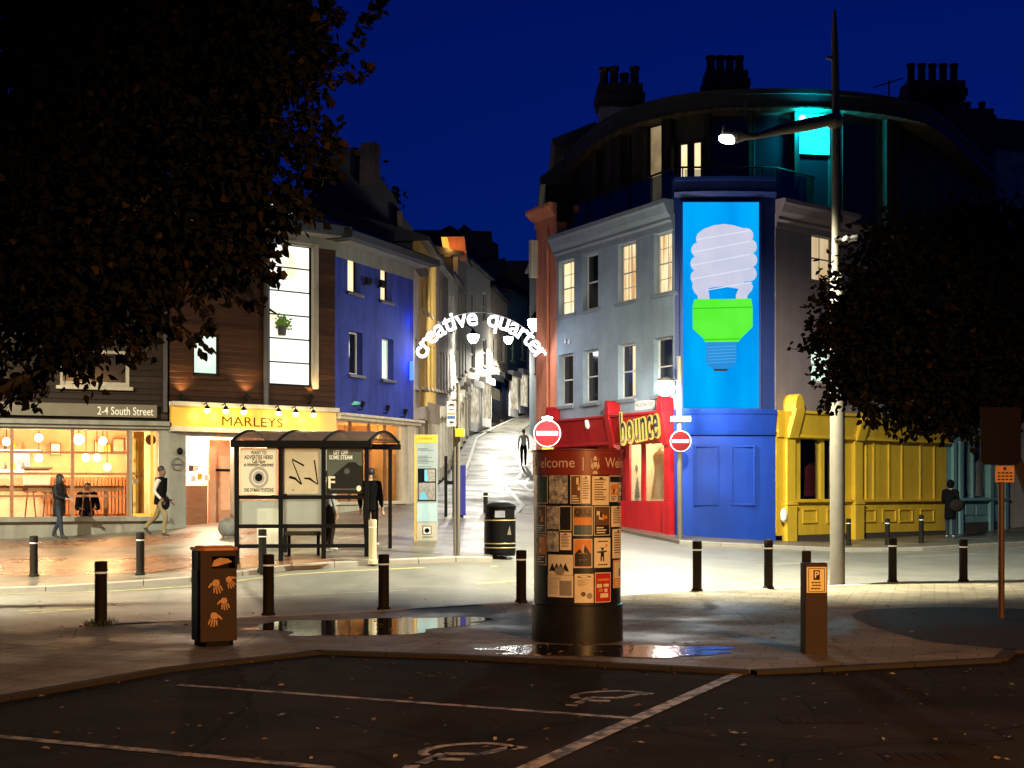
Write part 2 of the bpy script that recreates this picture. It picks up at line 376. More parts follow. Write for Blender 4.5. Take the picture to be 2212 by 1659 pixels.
M['fin'] = boards('vertical dark boards', (.05,.04,.03), (.03,.024,.018), .12, axis='X')
M['slate'] = mat('slate roof', (.03,.032,.04), .55, scale=5, bump=.5, bscale=18, stretch=(1, 1, 3))
M['darkroof'] = mat('dark zinc roof', (.02,.02,.022), .6)
M['fascia'] = mat('dark fascia', (.045,.04,.034), .6)
M['soffit'] = boards('soffit boards', (.11,.08,.05), (.07,.05,.03), .1, axis='X')
M['signyellow'] = mat('golden sign board', (.7,.42,.05), .4, var=.08, streak=0.15)
M['maroon'] = mat('maroon lettering', (.07,.016,.006), .7, spec=.1)
M['offwhite'] = mat('off white lettering', (.7,.68,.6), .5)
M['woodwarm'] = mat('oiled oak', (.3,.14,.06), .45, scale=2, col2=(.2,.085,.035), stretch=(1, 1, 8))
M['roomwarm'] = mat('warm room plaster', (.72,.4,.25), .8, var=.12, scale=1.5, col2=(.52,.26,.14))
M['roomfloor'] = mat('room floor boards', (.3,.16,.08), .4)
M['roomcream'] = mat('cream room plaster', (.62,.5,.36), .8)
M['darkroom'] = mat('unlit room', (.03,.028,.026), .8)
M['brick'] = paving('sooty brick', (.12,.085,.065), (.07,.05,.04), .22, .075, .8)
M['chimwhite'] = mat('peeling white render', (.62,.58,.57), .8, scale=3, col2=(.2,.18,.18), bump=.2)
M['pot'] = mat('chimney clay', (.08,.055,.045), .8)
M['bark'] = mat('bark', (.06,.045,.032), .9, scale=6, bump=.8, bscale=20, stretch=(3, 3, .6))
M['glass'] = glassmat('shop glass', refl=.015)
M['clear'] = glassmat('clear pane', refl=.05)
M['frost'] = glassmat('frosted pane', (.85,.9,.86), .05, .2, frost=.35)
M['smoke'] = glassmat('balcony glass', (.6,.66,.68), .02)
LAMP_COLUMN_W, CORNER_LAMP_W, SODIUM_W = 18500, 1000, 20000
M['paneblack'] = mat('dark window glass', (.012,.013,.016), .08, spec=.7)
M['lit'] = glow('lit room behind window', (1,.86,.55), 1.25, (1,.72,.36), 1.1)
M['litcool'] = glow('cool lit room', (.86,1,.84), 1.25, (.62,.86,.66), 1.2)
M['litwhite'] = glow('bright white lit room', (1,1,.93), 1.3, (.93,.86,.55), .9, (1, 1, 1), .3, .48)
M['litpeach'] = glow('peach lit room', (1,.82,.52), 1.3, (1,.66,.3), 1.4)
M['litdim'] = glow('dim lit room', (.42,.32,.17), .8, (.2,.14,.07), 1.2)
M['litcurtain'] = glow('lit room behind drawn curtains', (1,.84,.5), 1.15, (.62,.33,.12), 1.3, (6, 6, .35), .38, .56)
M['blind'] = glow('lit cream blind', (.9,.7,.42), .75, (.8,.55,.28), 1.5, (5, 5, .5))
M['bulb'] = glow('lamp bulb', (1,.8,.42), 14)
M['bulbwhite'] = glow('white lamp', (1,.97,.88), 40)
M['bulbspot'] = glow('warm spot bulb', (1,.78,.3), 20)
M['led'] = glow('white led letter', (.93,.93,1), 3.2)
M['cyanlamp'] = glow('cyan lamp', (.1,.95,1), 14)
# ================================================================ ground, roads, pavements
def sheet(name, poly, material, off, step=1.0, ext=0, zf=None, skirt=0.0, smooth=True):
    """plan polygon cut into a grid and laid on the terrain"""
    bm = bmesh.new(); f = bm.faces.new([bm.verts.new((x, y, 0)) for x, y in poly])
    xs = [p[0] for p in poly]; ys = [p[1] for p in poly]
    def cut(a, b, ax, st):
        t = math.ceil(a/st)*st
        while t < b:
            co = (t, 0, 0) if ax == 0 else (0, t, 0); no = (1, 0, 0) if ax == 0 else (0, 1, 0)
            bmesh.ops.bisect_plane(bm, geom=bm.verts[:]+bm.edges[:]+bm.faces[:], plane_co=co, plane_no=no); t += st
    lim = 34
    cut(max(min(xs), -lim), min(max(xs), lim), 0, step); cut(max(min(ys), -2), min(max(ys), 130), 1, step)
    for v in bm.verts: v.co.z = (zf or gz)(v.co.x, v.co.y)+off
    bmesh.ops.recalc_face_normals(bm, faces=bm.faces)
    if sum(f.normal.z for f in bm.faces) < 0: bmesh.ops.reverse_faces(bm, faces=bm.faces)
    if skirt:
        ed = [e for e in bm.edges if e.is_boundary]
        r = bmesh.ops.extrude_edge_only(bm, edges=ed)
        for v in [q for q in r['geom'] if isinstance(q, bmesh.types.BMVert)]: v.co.z -= skirt
    me = bpy.data.meshes.new(name); bm.to_mesh(me); bm.free(); me.materials.append(material)
    o = bpy.data.objects.new(name, me); C.objects.link(o); o['kind'] = 'structure'; return o
def gp(px, py): p = onground(px, py); return (p.x, p.y)
NEARK = [(-30, 2.9), (-5.6, 17.75), (-1.9, 20.0), (.15, 21.25), (3.3, 23.7), (7.3, 26.0), (8.9, 26.5), (14, 27.6), (34, 30)]
FARK = [(-34, 18.5), (-16, 23.8), (-9.6, 25.4), (-6.2, 26.4), (-4.4, 27.3), (-1.9, 27.7), (-.4, 28.1)]
FARK_R = [(4.4, 36.0), (7.7, 36.0), (10.9, 36.3), (14.5, 38.4), (34, 50)]
sheet('ground', [(-400, -60), (400, -60), (400, 900), (-400, 900)], M['soil'], -.32, 2.0)
# near pavement, car park
CPK = [gp(-60, 1512), gp(0, 1502), gp(350, 1442), gp(686, 1404), gp(1000, 1414), gp(1300, 1430), gp(1620, 1447), gp(1760, 1441), gp(2145, 1421), gp(2168, 1402), gp(2300, 1402)]
CPK = [(-30, CPK[0][1]-6)] + CPK + [(34, CPK[-1][1]+2)]
sheet('pavement_near', [tuple(p) for p in NEARK[::-1]] + CPK, M['paving_near'], 0, 1.0, skirt=.14)
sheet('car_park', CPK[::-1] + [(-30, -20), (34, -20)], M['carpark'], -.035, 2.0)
kb = MB()
for a, b in zip(CPK[1:-1], CPK[2:-1]):
    a, b = Vector(a+(0,)), Vector(b+(0,)); L = (b-a).length; n = max(1, round(L/.9)); d = (b-a)/L; q = Vector((d.y, -d.x, 0))
    if q.y > 0: q = -q
    for i in range(n):
        p0 = a+d*(L*i/n+.004); p1 = a+d*(L*(i+1)/n-.004)
        kb.prism([(p0.x, p0.y), (p1.x, p1.y), ((p1+q*.14).x, (p1+q*.14).y), ((p0+q*.14).x, (p0+q*.14).y)], -.2, .006)
tag(kb.build('kerb_near', M['kerbdark'] if 'kerbdark' in M else mat('dark kerb', (.04,.033,.026), .9, spec=.1), bevel=.008), kind='structure')
# road with raised kerbs on its far side
road = NEARK + [(34, 49)] + FARK_R[::-1] + [(1.6, 42.5), (-.55, 42.5)] + FARK[::-1]
def roadz(x, y):
    k = max(0, min(1, (y-28.5)/4))*max(0, min(1, (3.6-x)/2))
    return gz(x, y)-.085+.08*k
sheet('road', road, M['asphalt'], 0, .5, zf=roadz)
sheet('pavement_left', FARK + [(-.55, 42.5), (-2.9, 45), (-5.1, 40.5), (-9.1, 37.2), (-34, 28)], M['paving_far'], .0, 1.0, skirt=.14)
sheet('pavement_right', FARK_R + [(34, 62), (14, 45.5), (7.3, 40.5), (4.6, 40), (1.8, 44), (1.6, 42.4)], M['paving_far'], .0, 1.0, skirt=.14)
sheet('street_setts', [(-2.95, 42), (1.75, 42), (1.25, 48), (1.3, 76), (5.5, 92), (7, 104), (3, 104), (-1.5, 86), (-2.9, 75)], M['setts'], -.045, 1.0)
band = [gp(-40, 1203), gp(470, 1194), gp(740, 1210), gp(690, 1222), gp(430, 1232), gp(-40, 1246)]
sheet('brick_paving', band, M['brick_band'], .004, 1.0)
sheet('brick_strip', [gp(-40, 1172), gp(330, 1158), gp(470, 1140), gp(560, 1150), gp(480, 1166), gp(-40, 1186)], M['brick_band'], .004, 1.0)
sheet('tarmac_patch', [gp(1840, 1328), gp(1850, 1340), gp(1885, 1354), gp(1940, 1370), gp(1990, 1384), gp(2100, 1396), gp(2260, 1409), (14, 17.3), (14, 19.6), gp(2212, 1316), gp(2080, 1312), gp(1990, 1313), gp(1900, 1316), gp(1860, 1320)], M['patch'], .004, 1.0)
def kerb_run(pts, name):
    kb = MB()
    for a, b in zip(pts, pts[1:]):
        a, b = Vector(a+(0,)), Vector(b+(0,)); L = (b-a).length; n = max(1, round(L/.95)); d = (b-a)/L; q = Vector((-d.y, d.x, 0))
        if q.y < 0: q = -q
        for i in range(n):
            p0 = a+d*(L*i/n+.006); p1 = a+d*(L*(i+1)/n-.006); r0 = p0-q*.02; r1 = p1-q*.02
            kb.prism([(r0.x, r0.y), (r1.x, r1.y), ((p1+q*.13).x, (p1+q*.13).y), ((p0+q*.13).x, (p0+q*.13).y)], lambda x, y: gz(x, y)-.25, lambda x, y: gz(x, y)+.012)
    tag(kb.build(name, M['kerb'], bevel=.012), kind='structure')
kerb_run(FARK[1:], 'kerb_left')
kerb_run(FARK_R[:-1], 'kerb_right')
kerb_run([p for p in NEARK[1:-1]], 'kerb_road_near')
# left footway kerb up the street
kerb_run([(-2.0, 50), (-2.1, 62), (-1.9, 75), (-.9, 82), (.2, 88), (2.5, 95)], 'kerb_street')
# winding drainage channel set in the setts
gu = MB(); gu.strip([(.1, 43), (.35, 46), (.0, 50), (-.3, 54), (.15, 58), (.5, 62), (.3, 67), (-.1, 72), (.3, 78), (1.2, 84)], .16, lambda x, y: gz(x, y)-.035); gu.strip([(1.0, 43), (1.05, 47), (.7, 51), (.45, 55), (.85, 60), (1.0, 66)], .09, lambda x, y: gz(x, y)-.035)
tag(gu.build('drain_channel', mat('wet channel stone', (.035,.033,.03), .4)), kind='structure')
# painted markings
rz = lambda x, y: roadz(x, y)+.006
def mark(name, segs, m, w=.1, z=rz):
    mb = MB()
    for s in segs:
        pts = []
        for a, b in zip(s, s[1:]):
            n = max(1, int((Vector(b)-Vector(a)).length/1.0))
            pts += [tuple(Vector(a).lerp(Vector(b), i/n)) for i in range(n)]
        pts.append(s[-1]); mb.strip(pts, w, z)
    return tag(mb.build(name, m), kind='structure')
def rp(px, py):
    p = onground(px, py, -.085); return (p.x, p.y)
mark('road_centre_line', [[rp(0, 1312), rp(300, 1301)], [rp(520, 1290), rp(880, 1276)], [rp(1350, 1240), rp(1450, 1233)], [rp(1640, 1221), rp(1810, 1213)], [rp(1950, 1204), rp(2110, 1197)], [rp(2150, 1187), rp(2240, 1182)]], M['linewhite'], .11)
mark('road_edge_line', [[(a, b+.3) for a, b in NEARK[1:-1]]], M['linewhite'], .1)
mark('yellow_line', [[(-16, 23.3), (-9.6, 24.9), (-6.2, 25.9), (-4.4, 26.8), (-1.9, 27.2), (-.3, 27.6)], [(4.6, 35.5), (7.7, 35.5), (10.9, 35.8), (14.5, 37.9)]], M['lineyellow'], .09)
mark('road_arrow', [[rp(40, 1320), rp(190, 1317)], [rp(60, 1326), rp(250, 1311)], [rp(1030, 1262), rp(1120, 1255)], [rp(1150, 1255), rp(1210, 1262)]], M['lineyellow'], .12)
cz = lambda x, y: gz(x, y)-.031
def cp(px, py): p = onground(px, py, -.035); return (p.x, p.y)
mark('bay_line', [[cp(385, 1480), cp(1390, 1555)]], M['lineworn'], .09, cz)
mark('bay_line_front', [[cp(-120, 1580), cp(0, 1592), cp(720, 1661)]], M['lineworn'], .1, cz)
mark('bay_end_line', [[cp(1610, 1450), cp(1330, 1575), cp(1100, 1680)]], M['lineworn'], .13, lambda x, y: cz(x, y)+.004)
def wheelchair(name, o, ax, ay, s):
    """accessible-bay symbol: head, back, seat, leg, wheel arc"""
    o, ax, ay = Vector(o), Vector(ax).normalized(), Vector(ay).normalized(); mb = MB()
    P = lambda x, y: tuple(o+ax*x*s+ay*y*s)
    st = [[(0, .95), (-.02, .45)], [(-.02, .45), (.32, .45)], [(.32, .45), (.45, .02)], [(.45, .02), (.6, .06)], [(0, .72), (.3, .72)]]
    for a in st: mb.strip([P(*a[0]), P(*a[1])], .12*s, cz)
    arc = [P(.12+.4*math.cos(t), .25+.4*math.sin(t)) for t in [R(130+i*20) for i in range(12)]]
    mb.strip(arc, .1*s, cz); mb.strip([P(-.07, 1.12), P(.07, 1.12)], .14*s, cz)
    tag(mb.build(name, M['lineworn']), kind='structure')
w0 = Vector(cp(1260, 1492)); w1 = Vector(cp(1400, 1494)); wheelchair('bay_symbol', cp(1310, 1497), w1-w0, Vector((-.42,-.9)), .72)
wheelchair('bay_symbol_front', cp(1010, 1612), w1-w0, Vector((-.42,-.9)), .72)
# puddles
def water(name, c, rx, ry, rot, z):
    pts = []
    for i in range(40):
        a = 2*math.pi*i/40; k = 1+.16*math.sin(3*a+1)+.1*math.sin(7*a)+.05*math.sin(13*a+2)
        x, y = rx*k*math.cos(a), ry*k*math.sin(a); pts.append((c[0]+x*math.cos(rot)-y*math.sin(rot), c[1]+x*math.sin(rot)+y*math.cos(rot)))
    o = sheet(name, pts, M['water'], z, 1.0); return o
wm = mat('puddle water', (.02,.018,.015), .02, var=.2, scale=3, bump=.22, bscale=16, spec=1.0); M['water'] = wm
M['water'] = mat('still puddle water', (.02,.018,.015), .02, var=.2, scale=3, bump=.05, bscale=9, spec=1.0)
wc = gp(800, 1352); water('puddle', wc, 1.55, 1.05, .5, .005)
M['water'] = wm
wc = gp(1290, 1404); water('puddle_front', wc, 1.3, .5, .06, .005)
wc = gp(1420, 1412); water('puddle_side', wc, .7, .36, .06, .008)

# iron covers let into the tarmac
for px, py, w_, h_ in ((1770, 1556, .62, .3), (1985, 1638, .5, .32)):
    c = cp(px, py); q = MB(); q.box(c[0]-w_/2, c[0]+w_/2, c[1]-h_/2, c[1]+h_/2, gz(*c)-.06, gz(*c)-.03)
    for k in range(5): q.box(c[0]-w_/2+.04+k*w_/5.4, c[0]-w_/2+.09+k*w_/5.4, c[1]-h_/2+.03, c[1]+h_/2-.03, gz(*c)-.0299, gz(*c)-.026)
    o = q.build('inspection_cover', mat('rusty iron cover', (.02,.012,.008), .9, spec=.05), None); tag(o, 'rusty inspection cover in the car park tarmac, '+('nearer the bay end line' if py < 1600 else 'lowest in the picture'), 'drain cover')
# ================================================================ building kit
def wall_mesh(mb, F, u0, u1, z0, z1, holes, th=.3, v=0.0, mi=0):
    """slab with openings (u0,u1,z0,z1)"""
    us = sorted({u0, u1, *[h[0] for h in holes], *[h[1] for h in holes]}); zs = sorted({z0, z1, *[h[2] for h in holes], *[h[3] for h in holes]})
    us = [u for u in us if u0-1e-6 <= u <= u1+1e-6]; zs = [z for z in zs if z0-1e-6 <= z <= z1+1e-6]
    solid = {}
    for i in range(len(us)-1):
        for j in range(len(zs)-1):
            cu, cz_ = (us[i]+us[i+1])/2, (zs[j]+zs[j+1])/2
            solid[i, j] = not any(h[0] < cu < h[1] and h[2] < cz_ < h[3] for h in holes)
    P = F.p
    for (i, j), s in solid.items():
        if not s: continue
        a, b, c, d = us[i], us[i+1], zs[j], zs[j+1]
        mb.add([P(a,v,c),P(b,v,c),P(b,v,d),P(a,v,d)], [(0,1,2,3)], mi)
        mb.add([P(a,v-th,c),P(b,v-th,c),P(b,v-th,d),P(a,v-th,d)], [(3,2,1,0)], mi)
        if not solid.get((i-1, j)): mb.add([P(a,v,c),P(a,v,d),P(a,v-th,d),P(a,v-th,c)], [(0,1,2,3)], mi)
        if not solid.get((i+1, j)): mb.add([P(b,v,c),P(b,v-th,c),P(b,v-th,d),P(b,v,d)], [(0,1,2,3)], mi)
        if not solid.get((i, j-1)): mb.add([P(a,v,c),P(a,v-th,c),P(b,v-th,c),P(b,v,c)], [(0,1,2,3)], mi)
        if not solid.get((i, j+1)): mb.add([P(a,v,d),P(b,v,d),P(b,v-th,d),P(a,v-th,d)], [(0,1,2,3)], mi)
    return mb
def window(F, par, h, pane, frame=None, v=-.13, fw=.06, cols=1, rows=2, sill=None, bar=.03, sash=True, name='window', panes=None, label=None, curtain=None):
    """frame with glazing bars as the part, pane and sill its sub-parts"""
    frame = frame or M['whitesash']; u0, u1, z0, z1 = h; mb = MB(); d = .05
    mb.fbox(F, u0, u0+fw, v-d, v, z0, z1); mb.fbox(F, u1-fw, u1, v-d, v, z0, z1)
    mb.fbox(F, u0+fw, u1-fw, v-d, v, z1-fw, z1); mb.fbox(F, u0+fw, u1-fw, v-d, v, z0, z0+fw*1.3)
    for k in range(1, rows):
        z = z0+(z1-z0)*k/rows; t = bar*1.3 if (sash and k*2 == rows) else bar*.6
        mb.fbox(F, u0+fw, u1-fw, v-d+.004, v-.004+(.02 if sash and k*2 == rows else 0), z-t/2, z+t/2)
    for k in range(1, cols):
        u = u0+(u1-u0)*k/cols; mb.fbox(F, u-bar*.35, u+bar*.35, v-d+.008, v-.008, z0+fw, z1-fw)
    w = mb.build(name, frame, par)
    if label: w['label'] = label
    p = MB(); p.fbox(F, u0+fw*.8, u1-fw*.8, v-d*.8, v-d*.55, z0+fw*.8, z1-fw*.8); p.build('pane', pane, w)
    if curtain:
        c = MB(); n = 7
        for side in (0, 1):
            a = u0+fw if side == 0 else u1-fw-(u1-u0)*.25; b = a+(u1-u0)*.25
            for i in range(n):
                x0 = a+(b-a)*i/n; c.fbox(F, x0, x0+(b-a)/n*.8, v-d-.05-.02*(i % 2), v-d-.02, z0+fw, z1-fw)
        c.build('curtain', curtain, w)
    if sill:
        s = MB(); s.fbox(F, u0-.08, u1+.08, v-.02, .09, z0-.1, z0-.005); s.build('sill', sill, w, bevel=.01)
    return w
def shop_room(F, par, u0, u1, z0, z1, depth=4.0, wall=None, floor=None, v=-.32, power=0, col=(1,.62,.28), name='interior'):
    """room behind a shop window: back, sides, floor, ceiling"""
    mb = MB(); P = F.p; a, b, c, d, e, f = u0, u1, v, v-depth, z0, z1
    mb.add([P(a,d,e),P(b,d,e),P(b,d,f),P(a,d,f)], [(0,1,2,3)]); mb.add([P(a,c,e),P(a,d,e),P(a,d,f),P(a,c,f)], [(0,1,2,3)]); mb.add([P(b,c,e),P(b,d,e),P(b,d,f),P(b,c,f)], [(3,2,1,0)])
    mb.add([P(a,c,f),P(a,d,f),P(b,d,f),P(b,c,f)], [(0,1,2,3)]); mb.add([P(a,c,e),P(b,c,e),P(b,d,e),P(a,d,e)], [(0,1,2,3)], 1)
    return mb.build(name, [wall or M['roomwarm'], floor or M['roomfloor']], par)
def cornice(mb, F, u0, u1, z, prof, mi=0, e0=0, e1=0):
    """moulded band: prof is a list of (projection, height above z)"""
    for (v0, za), (v1, zb) in zip(prof, prof[1:]):
        if zb-za < 1e-4: continue
        mb.fhex(F, [(u0-e0*v0, 0, z+za), (u1+e1*v0, 0, z+za), (u1+e1*v0, v0, z+za), (u0-e0*v0, v0, z+za), (u0-e0*v1, 0, z+zb), (u1+e1*v1, 0, z+zb), (u1+e1*v1, v1, z+zb), (u0-e0*v1, v1, z+zb)], mi)
    return mb
def backblock(mb, F, u0, u1, z0, z1, depth, v=-.3, mi=0):
    return mb.fbox(F, u0, u1, v-depth, v-.005, z0, z1, mi)
def chimney(par, c, w, d, z0, z1, pots, mats, rot=0.0, poth=.75, lean=None, name='chimney'):
    """stack with corbelled cap and clay pots"""
    ca, sa = math.cos(rot), math.sin(rot)
    F = Wall(c[0]-ca*w/2, c[1]-sa*w/2, c[0]+ca*w/2, c[1]+sa*w/2)
    mb = MB(); mb.fbox(F, 0, w, -d/2, d/2, z0, z1-.75)
    for i, (e, a, b) in enumerate([(.07, .75, .58), (.13, .58, .3), (.06, .3, .0)]): mb.fbox(F, -e, w+e, -d/2-e, d/2+e, z1-a, z1-b-.002, 1)
    ch = mb.build(name, mats, par, bevel=.02)
    pt = []
    for i in range(pots):
        u = w*(i+.5)/pots; hh = poth*(1 if not lean else lean[i]); p = F.p(u, 0, z1-.02); q = MB()
        q.lathe(p, [(.17, 0), (.15, .1), (.135, hh-.14), (.17, hh-.1), (.17, hh), (.12, hh)], 12); q.build('chimney_pot', M['pot'], ch, smooth=True)
    return ch

# ================================================================ the corner building on the right
LW = Wall(1.437, 43.7, 4.5, 38.0)          # grey blue wing up the street
CW = Wall(4.5, 38.0, 7.33, 38.0)           # blue chamfered corner
RW = Wall(7.33, 38.0, 13.95, 43.6)         # mauve wing to the right
TZ = 9.85
b = root('corner_building', (4.5, 38, gz(4.5, 38)), 'three-storey corner building with blue bulb-panel corner, grey and mauve walls, red and yellow shopfronts', 'building')
cb = b
# --- left wing openings (photograph corners)
lw_top = [LW.rect(1207, 574, 1240, 684), LW.rect(1259, 556, 1292, 668), LW.rect(1335, 527, 1374, 645), LW.rect(1413, 497, 1454, 620)]
lw_low = [LW.rect(1207, 771, 1238, 878), LW.rect(1259, 762, 1292, 871), LW.rect(1335, 741, 1373, 860), LW.rect(1412, 727, 1454, 845)]
def even(rs):
    z0 = sum(r[2] for r in rs)/len(rs); z1 = sum(r[3] for r in rs)/len(rs); return [(r[0], r[1], z0, z1) for r in rs]
lw_top, lw_low = even(lw_top), even(lw_low)
LZ = LW.uz(1400, 893)[1]                    # bottom of the grey wall
w = MB(); wall_mesh(w, LW, 0, LW.L, LZ-.3, TZ-.35, lw_top+lw_low, .34); w.build('wall', M['greywall'], b)
w = MB(); cornice(w, LW, -.02, LW.L, TZ-.75, [(.03, 0), (.05, .16), (.12, .22), (.12, .3), (.22, .42), (.3, .6), (.34, .66), (.34, .78)], e0=0); w.build('cornice', M['greycornice'], b)
kinds = ['lit', 'paneblack', 'litcurtain', 'litcurtain']; kl = ['paneblack', 'paneblack', 'paneblack', 'paneblack']
for i, h in enumerate(lw_top):
    window(LW, b, h, M[kinds[i]], v=-.16, rows=2 if i in (1,) else 4, cols=1 if i == 1 else 2, sill=M['greycornice'], curtain=None)
for i, h in enumerate(lw_low):
    window(LW, b, h, M[kl[i]], v=-.16, rows=2, cols=1, sill=M['greycornice'])
# half-drawn lit blind in the third lower window
h = lw_low[2]; q = MB(); q.fbox(LW, (h[0]+h[1])/2+.05, h[1]-.07, -.185, -.182, h[2]+.1, h[3]-.08); q.build('blind', M['lit'], b)
for k in (0, 1):
    q = MB(); a = LW.rect(1219+k*9, 734, 1224+k*9, 742); q.fbox(LW, a[0], a[1], 0, .02, a[2], a[3]); q.build('vent', M['darkgrey'], b)
# --- solid core behind the walls
core = MB(); core.prism([(1.9, 43.55), (4.75, 38.4), (7.2, 38.35), (13.6, 43.9), (13, 52), (2.2, 52)], 3.9, lambda x, y: TZ-.5); core.build('core', M['darkroom'], b)
# --- blue corner: lower drum, cornice, glowing mural panel, upper surround, parapet
zg = .3
fascia0, fascia1 = CW.uz(1560, 940)[1], CW.uz(1560, 886)[1]
w = MB(); bow = []
N = 10
def bowpt(t, e=0.0, k=.16):           # slightly bowed chamfer
    return CW.o + CW.d*(CW.L*t) + CW.n*(e + k*4*t*(1-t))
def bowslab(mb, z0, z1, e0, e1=None, t0=0.0, t1=1.0, mi=0, back=.5, k=.16):
    e1 = e0 if e1 is None else e1; vs = []
    for i in range(N+1):
        t = t0+(t1-t0)*i/N; a = bowpt(t, e0, k); c = bowpt(t, e1, k); d = bowpt(t, -back, 0)
        vs += [(a.x, a.y, z0), (c.x, c.y, z1), (d.x, d.y, z0), (d.x, d.y, z1)]
    fs = []
    for i in range(N):
        j = 4*i; fs += [(j, j+4, j+5, j+1), (j+2, j+3, j+7, j+6), (j+1, j+5, j+7, j+3), (j, j+2, j+6, j+4)]
    fs += [(0, 1, 3, 2), (4*N, 4*N+2, 4*N+3, 4*N+1)]
    mb.add(vs, fs, mi)
bowslab(w, zg, zg+.35, .05); bowslab(w, zg+.35, fascia0, .02)
bowslab(w, fascia0, fascia0+.1, .1, .14); bowslab(w, fascia0+.1, fascia1-.12, .06, .2); bowslab(w, fascia1-.12, fascia1, .24, .28)
cbl = w.build('corner_wall', M['shopblue'], b, smooth=True, angle=25)
for px0, px1 in ((1497, 1551), (1576, 1629)):
    a = CW.rect(px0, 962, px1, 1092); q = MB(); t = .06; zz0, zz1 = a[2], a[3]
    vf = .2
    q.fbox(CW, a[0], a[0]+t, .05, vf, zz0, zz1); q.fbox(CW, a[1]-t, a[1], .05, vf, zz0, zz1); q.fbox(CW, a[0], a[1], .05, vf-.004, zz1-t, zz1+.003); q.fbox(CW, a[0], a[1], .05, vf-.004, zz0-.003, zz0+t)
    q.build('door_panel', M['shopblue'], b, bevel=.012)
pt = TZ+.62
w = MB(); bowslab(w, fascia1, pt-.55, -.02, k=.12)
bowslab(w, pt-.55, pt-.42, .1, .18, k=.12); bowslab(w, pt-.42, pt-.1, .06, .1, k=.12); bowslab(w, pt-.1, pt, .16, .16, k=.12)
w.build('corner_parapet', M['navy'], b, smooth=True, angle=25)
# bulb mural panel: light thrown on it is put in as emission
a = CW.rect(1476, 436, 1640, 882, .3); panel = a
M['panelblue'] = glow('glowing mural blue', (0, .48, 1), 1.05, (0, .24, .8), .9, (1, 1, .25), .3, .7)
w = MB(); v0 = .12
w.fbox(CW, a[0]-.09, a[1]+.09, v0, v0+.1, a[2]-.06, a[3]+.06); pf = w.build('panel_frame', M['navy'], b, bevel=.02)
w = MB(); w.fbox(CW, a[0], a[1], v0+.02, v0+.135, a[2], a[3]); lp = w.build('mural_panel', M['panelblue'], b)
M['bulbglass'] = glow('glowing mural lilac', (.66, .66, .82), 1.0, (.58, .6, .78), 1.6)
M['bulbgreen'] = glow('glowing mural green', (.13, .95, .05), 1.0, (.09, .85, .03), 1.0)
M['bulbcap'] = glow('glowing mural cap blue', (.03, .3, .75), 1.0, (.02, .25, .65), 1.0)
M['bulbline'] = glow('glowing mural white', (.8, .82, .95), 1.0)
M['bulbdark'] = glow('glowing mural brown', (.06, .04, .02), 1.0)
bv = v0+.137
def onp(px, py): return CW.uz(px, py, .25)
def z6(x, y): return onp((2500+x*.452)/1.736, (700+y*.452)/1.736)   # helper: measured on an enlargement
coil = MB()
for i, (l, r, yc, hh) in enumerate([(243, 718, 420, 62), (203, 748, 512, 60), (197, 750, 625, 62), (197, 746, 738, 62), (212, 716, 835, 60)]):
    # tilted round-ended bars of the spiral
    pts = []
    tilt = 14
    for k in range(9): t = R(90+180*k/8); pts.append(z6(l+hh*.9+hh*.9*math.cos(t), yc+tilt-hh*math.sin(t)))
    for k in range(9): t = R(-90+180*k/8); pts.append(z6(r-hh*.9+hh*.9*math.cos(t), yc-tilt-hh*math.sin(t)))
    if i == 4:
        continue
    coil.fpoly(CW, pts, bv, bv+.012+.001*i)
dome = [z6(x, y) for x, y in [(243, 425), (262, 385), (310, 350), (390, 322), (480, 311), (560, 322), (640, 348), (700, 375), (718, 400), (600, 430), (300, 440)]]
coil.fpoly(CW, dome, bv, bv+.0195)
coil.fpoly(CW, [z6(x, y) for x, y in [(215, 800), (212, 840), (232, 880), (256, 905), (258, 935), (354, 935), (350, 880), (338, 850), (370, 835), (560, 780), (700, 760), (640, 760), (240, 780)]], bv, bv+.018)
coil.fpoly(CW, [z6(x, y) for x, y in [(370, 838), (460, 828), (540, 838), (610, 850), (640, 810), (640, 760), (300, 770), (340, 850)]], bv, bv+.021)
coil.fpoly(CW, [z6(x, y) for x, y in [(590, 860), (574, 900), (574, 935), (664, 935), (672, 900), (706, 860), (716, 830), (700, 790), (620, 800)]], bv, bv+.0175)
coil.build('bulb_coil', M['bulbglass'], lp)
ln = MB()
for x0, y0, x1, y1 in [(250, 440, 690, 366), (215, 545, 690, 455), (205, 655, 690, 562), (205, 770, 690, 680), (330, 860, 700, 795)]:
    p, q = z6(x0, y0), z6(x1, y1); dz = .012
    ln.fpoly(CW, [(p[0], p[1]-dz), (q[0], q[1]-dz), (q[0], q[1]+dz), (p[0], p[1]+dz)], bv+.02, bv+.026)
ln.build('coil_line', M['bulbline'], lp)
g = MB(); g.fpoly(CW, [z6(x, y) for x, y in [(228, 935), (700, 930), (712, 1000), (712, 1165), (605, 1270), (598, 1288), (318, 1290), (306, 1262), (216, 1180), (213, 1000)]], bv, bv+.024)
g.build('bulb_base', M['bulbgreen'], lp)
g = MB(); p, q = z6(215, 1012), z6(713, 1000); g.fpoly(CW, [(p[0], p[1]-.015), (q[0], q[1]-.015), (q[0], q[1]+.015), (p[0], p[1]+.015)], bv+.024, bv+.03); p, q = z6(310, 1272), z6(605, 1262); g.fpoly(CW, [(p[0], p[1]-.015), (q[0], q[1]-.015), (q[0], q[1]+.015), (p[0], p[1]+.015)], bv+.024, bv+.03)
g.build('base_seam', glow('glowing mural deep green', (.04, .6, .02), 1), lp)
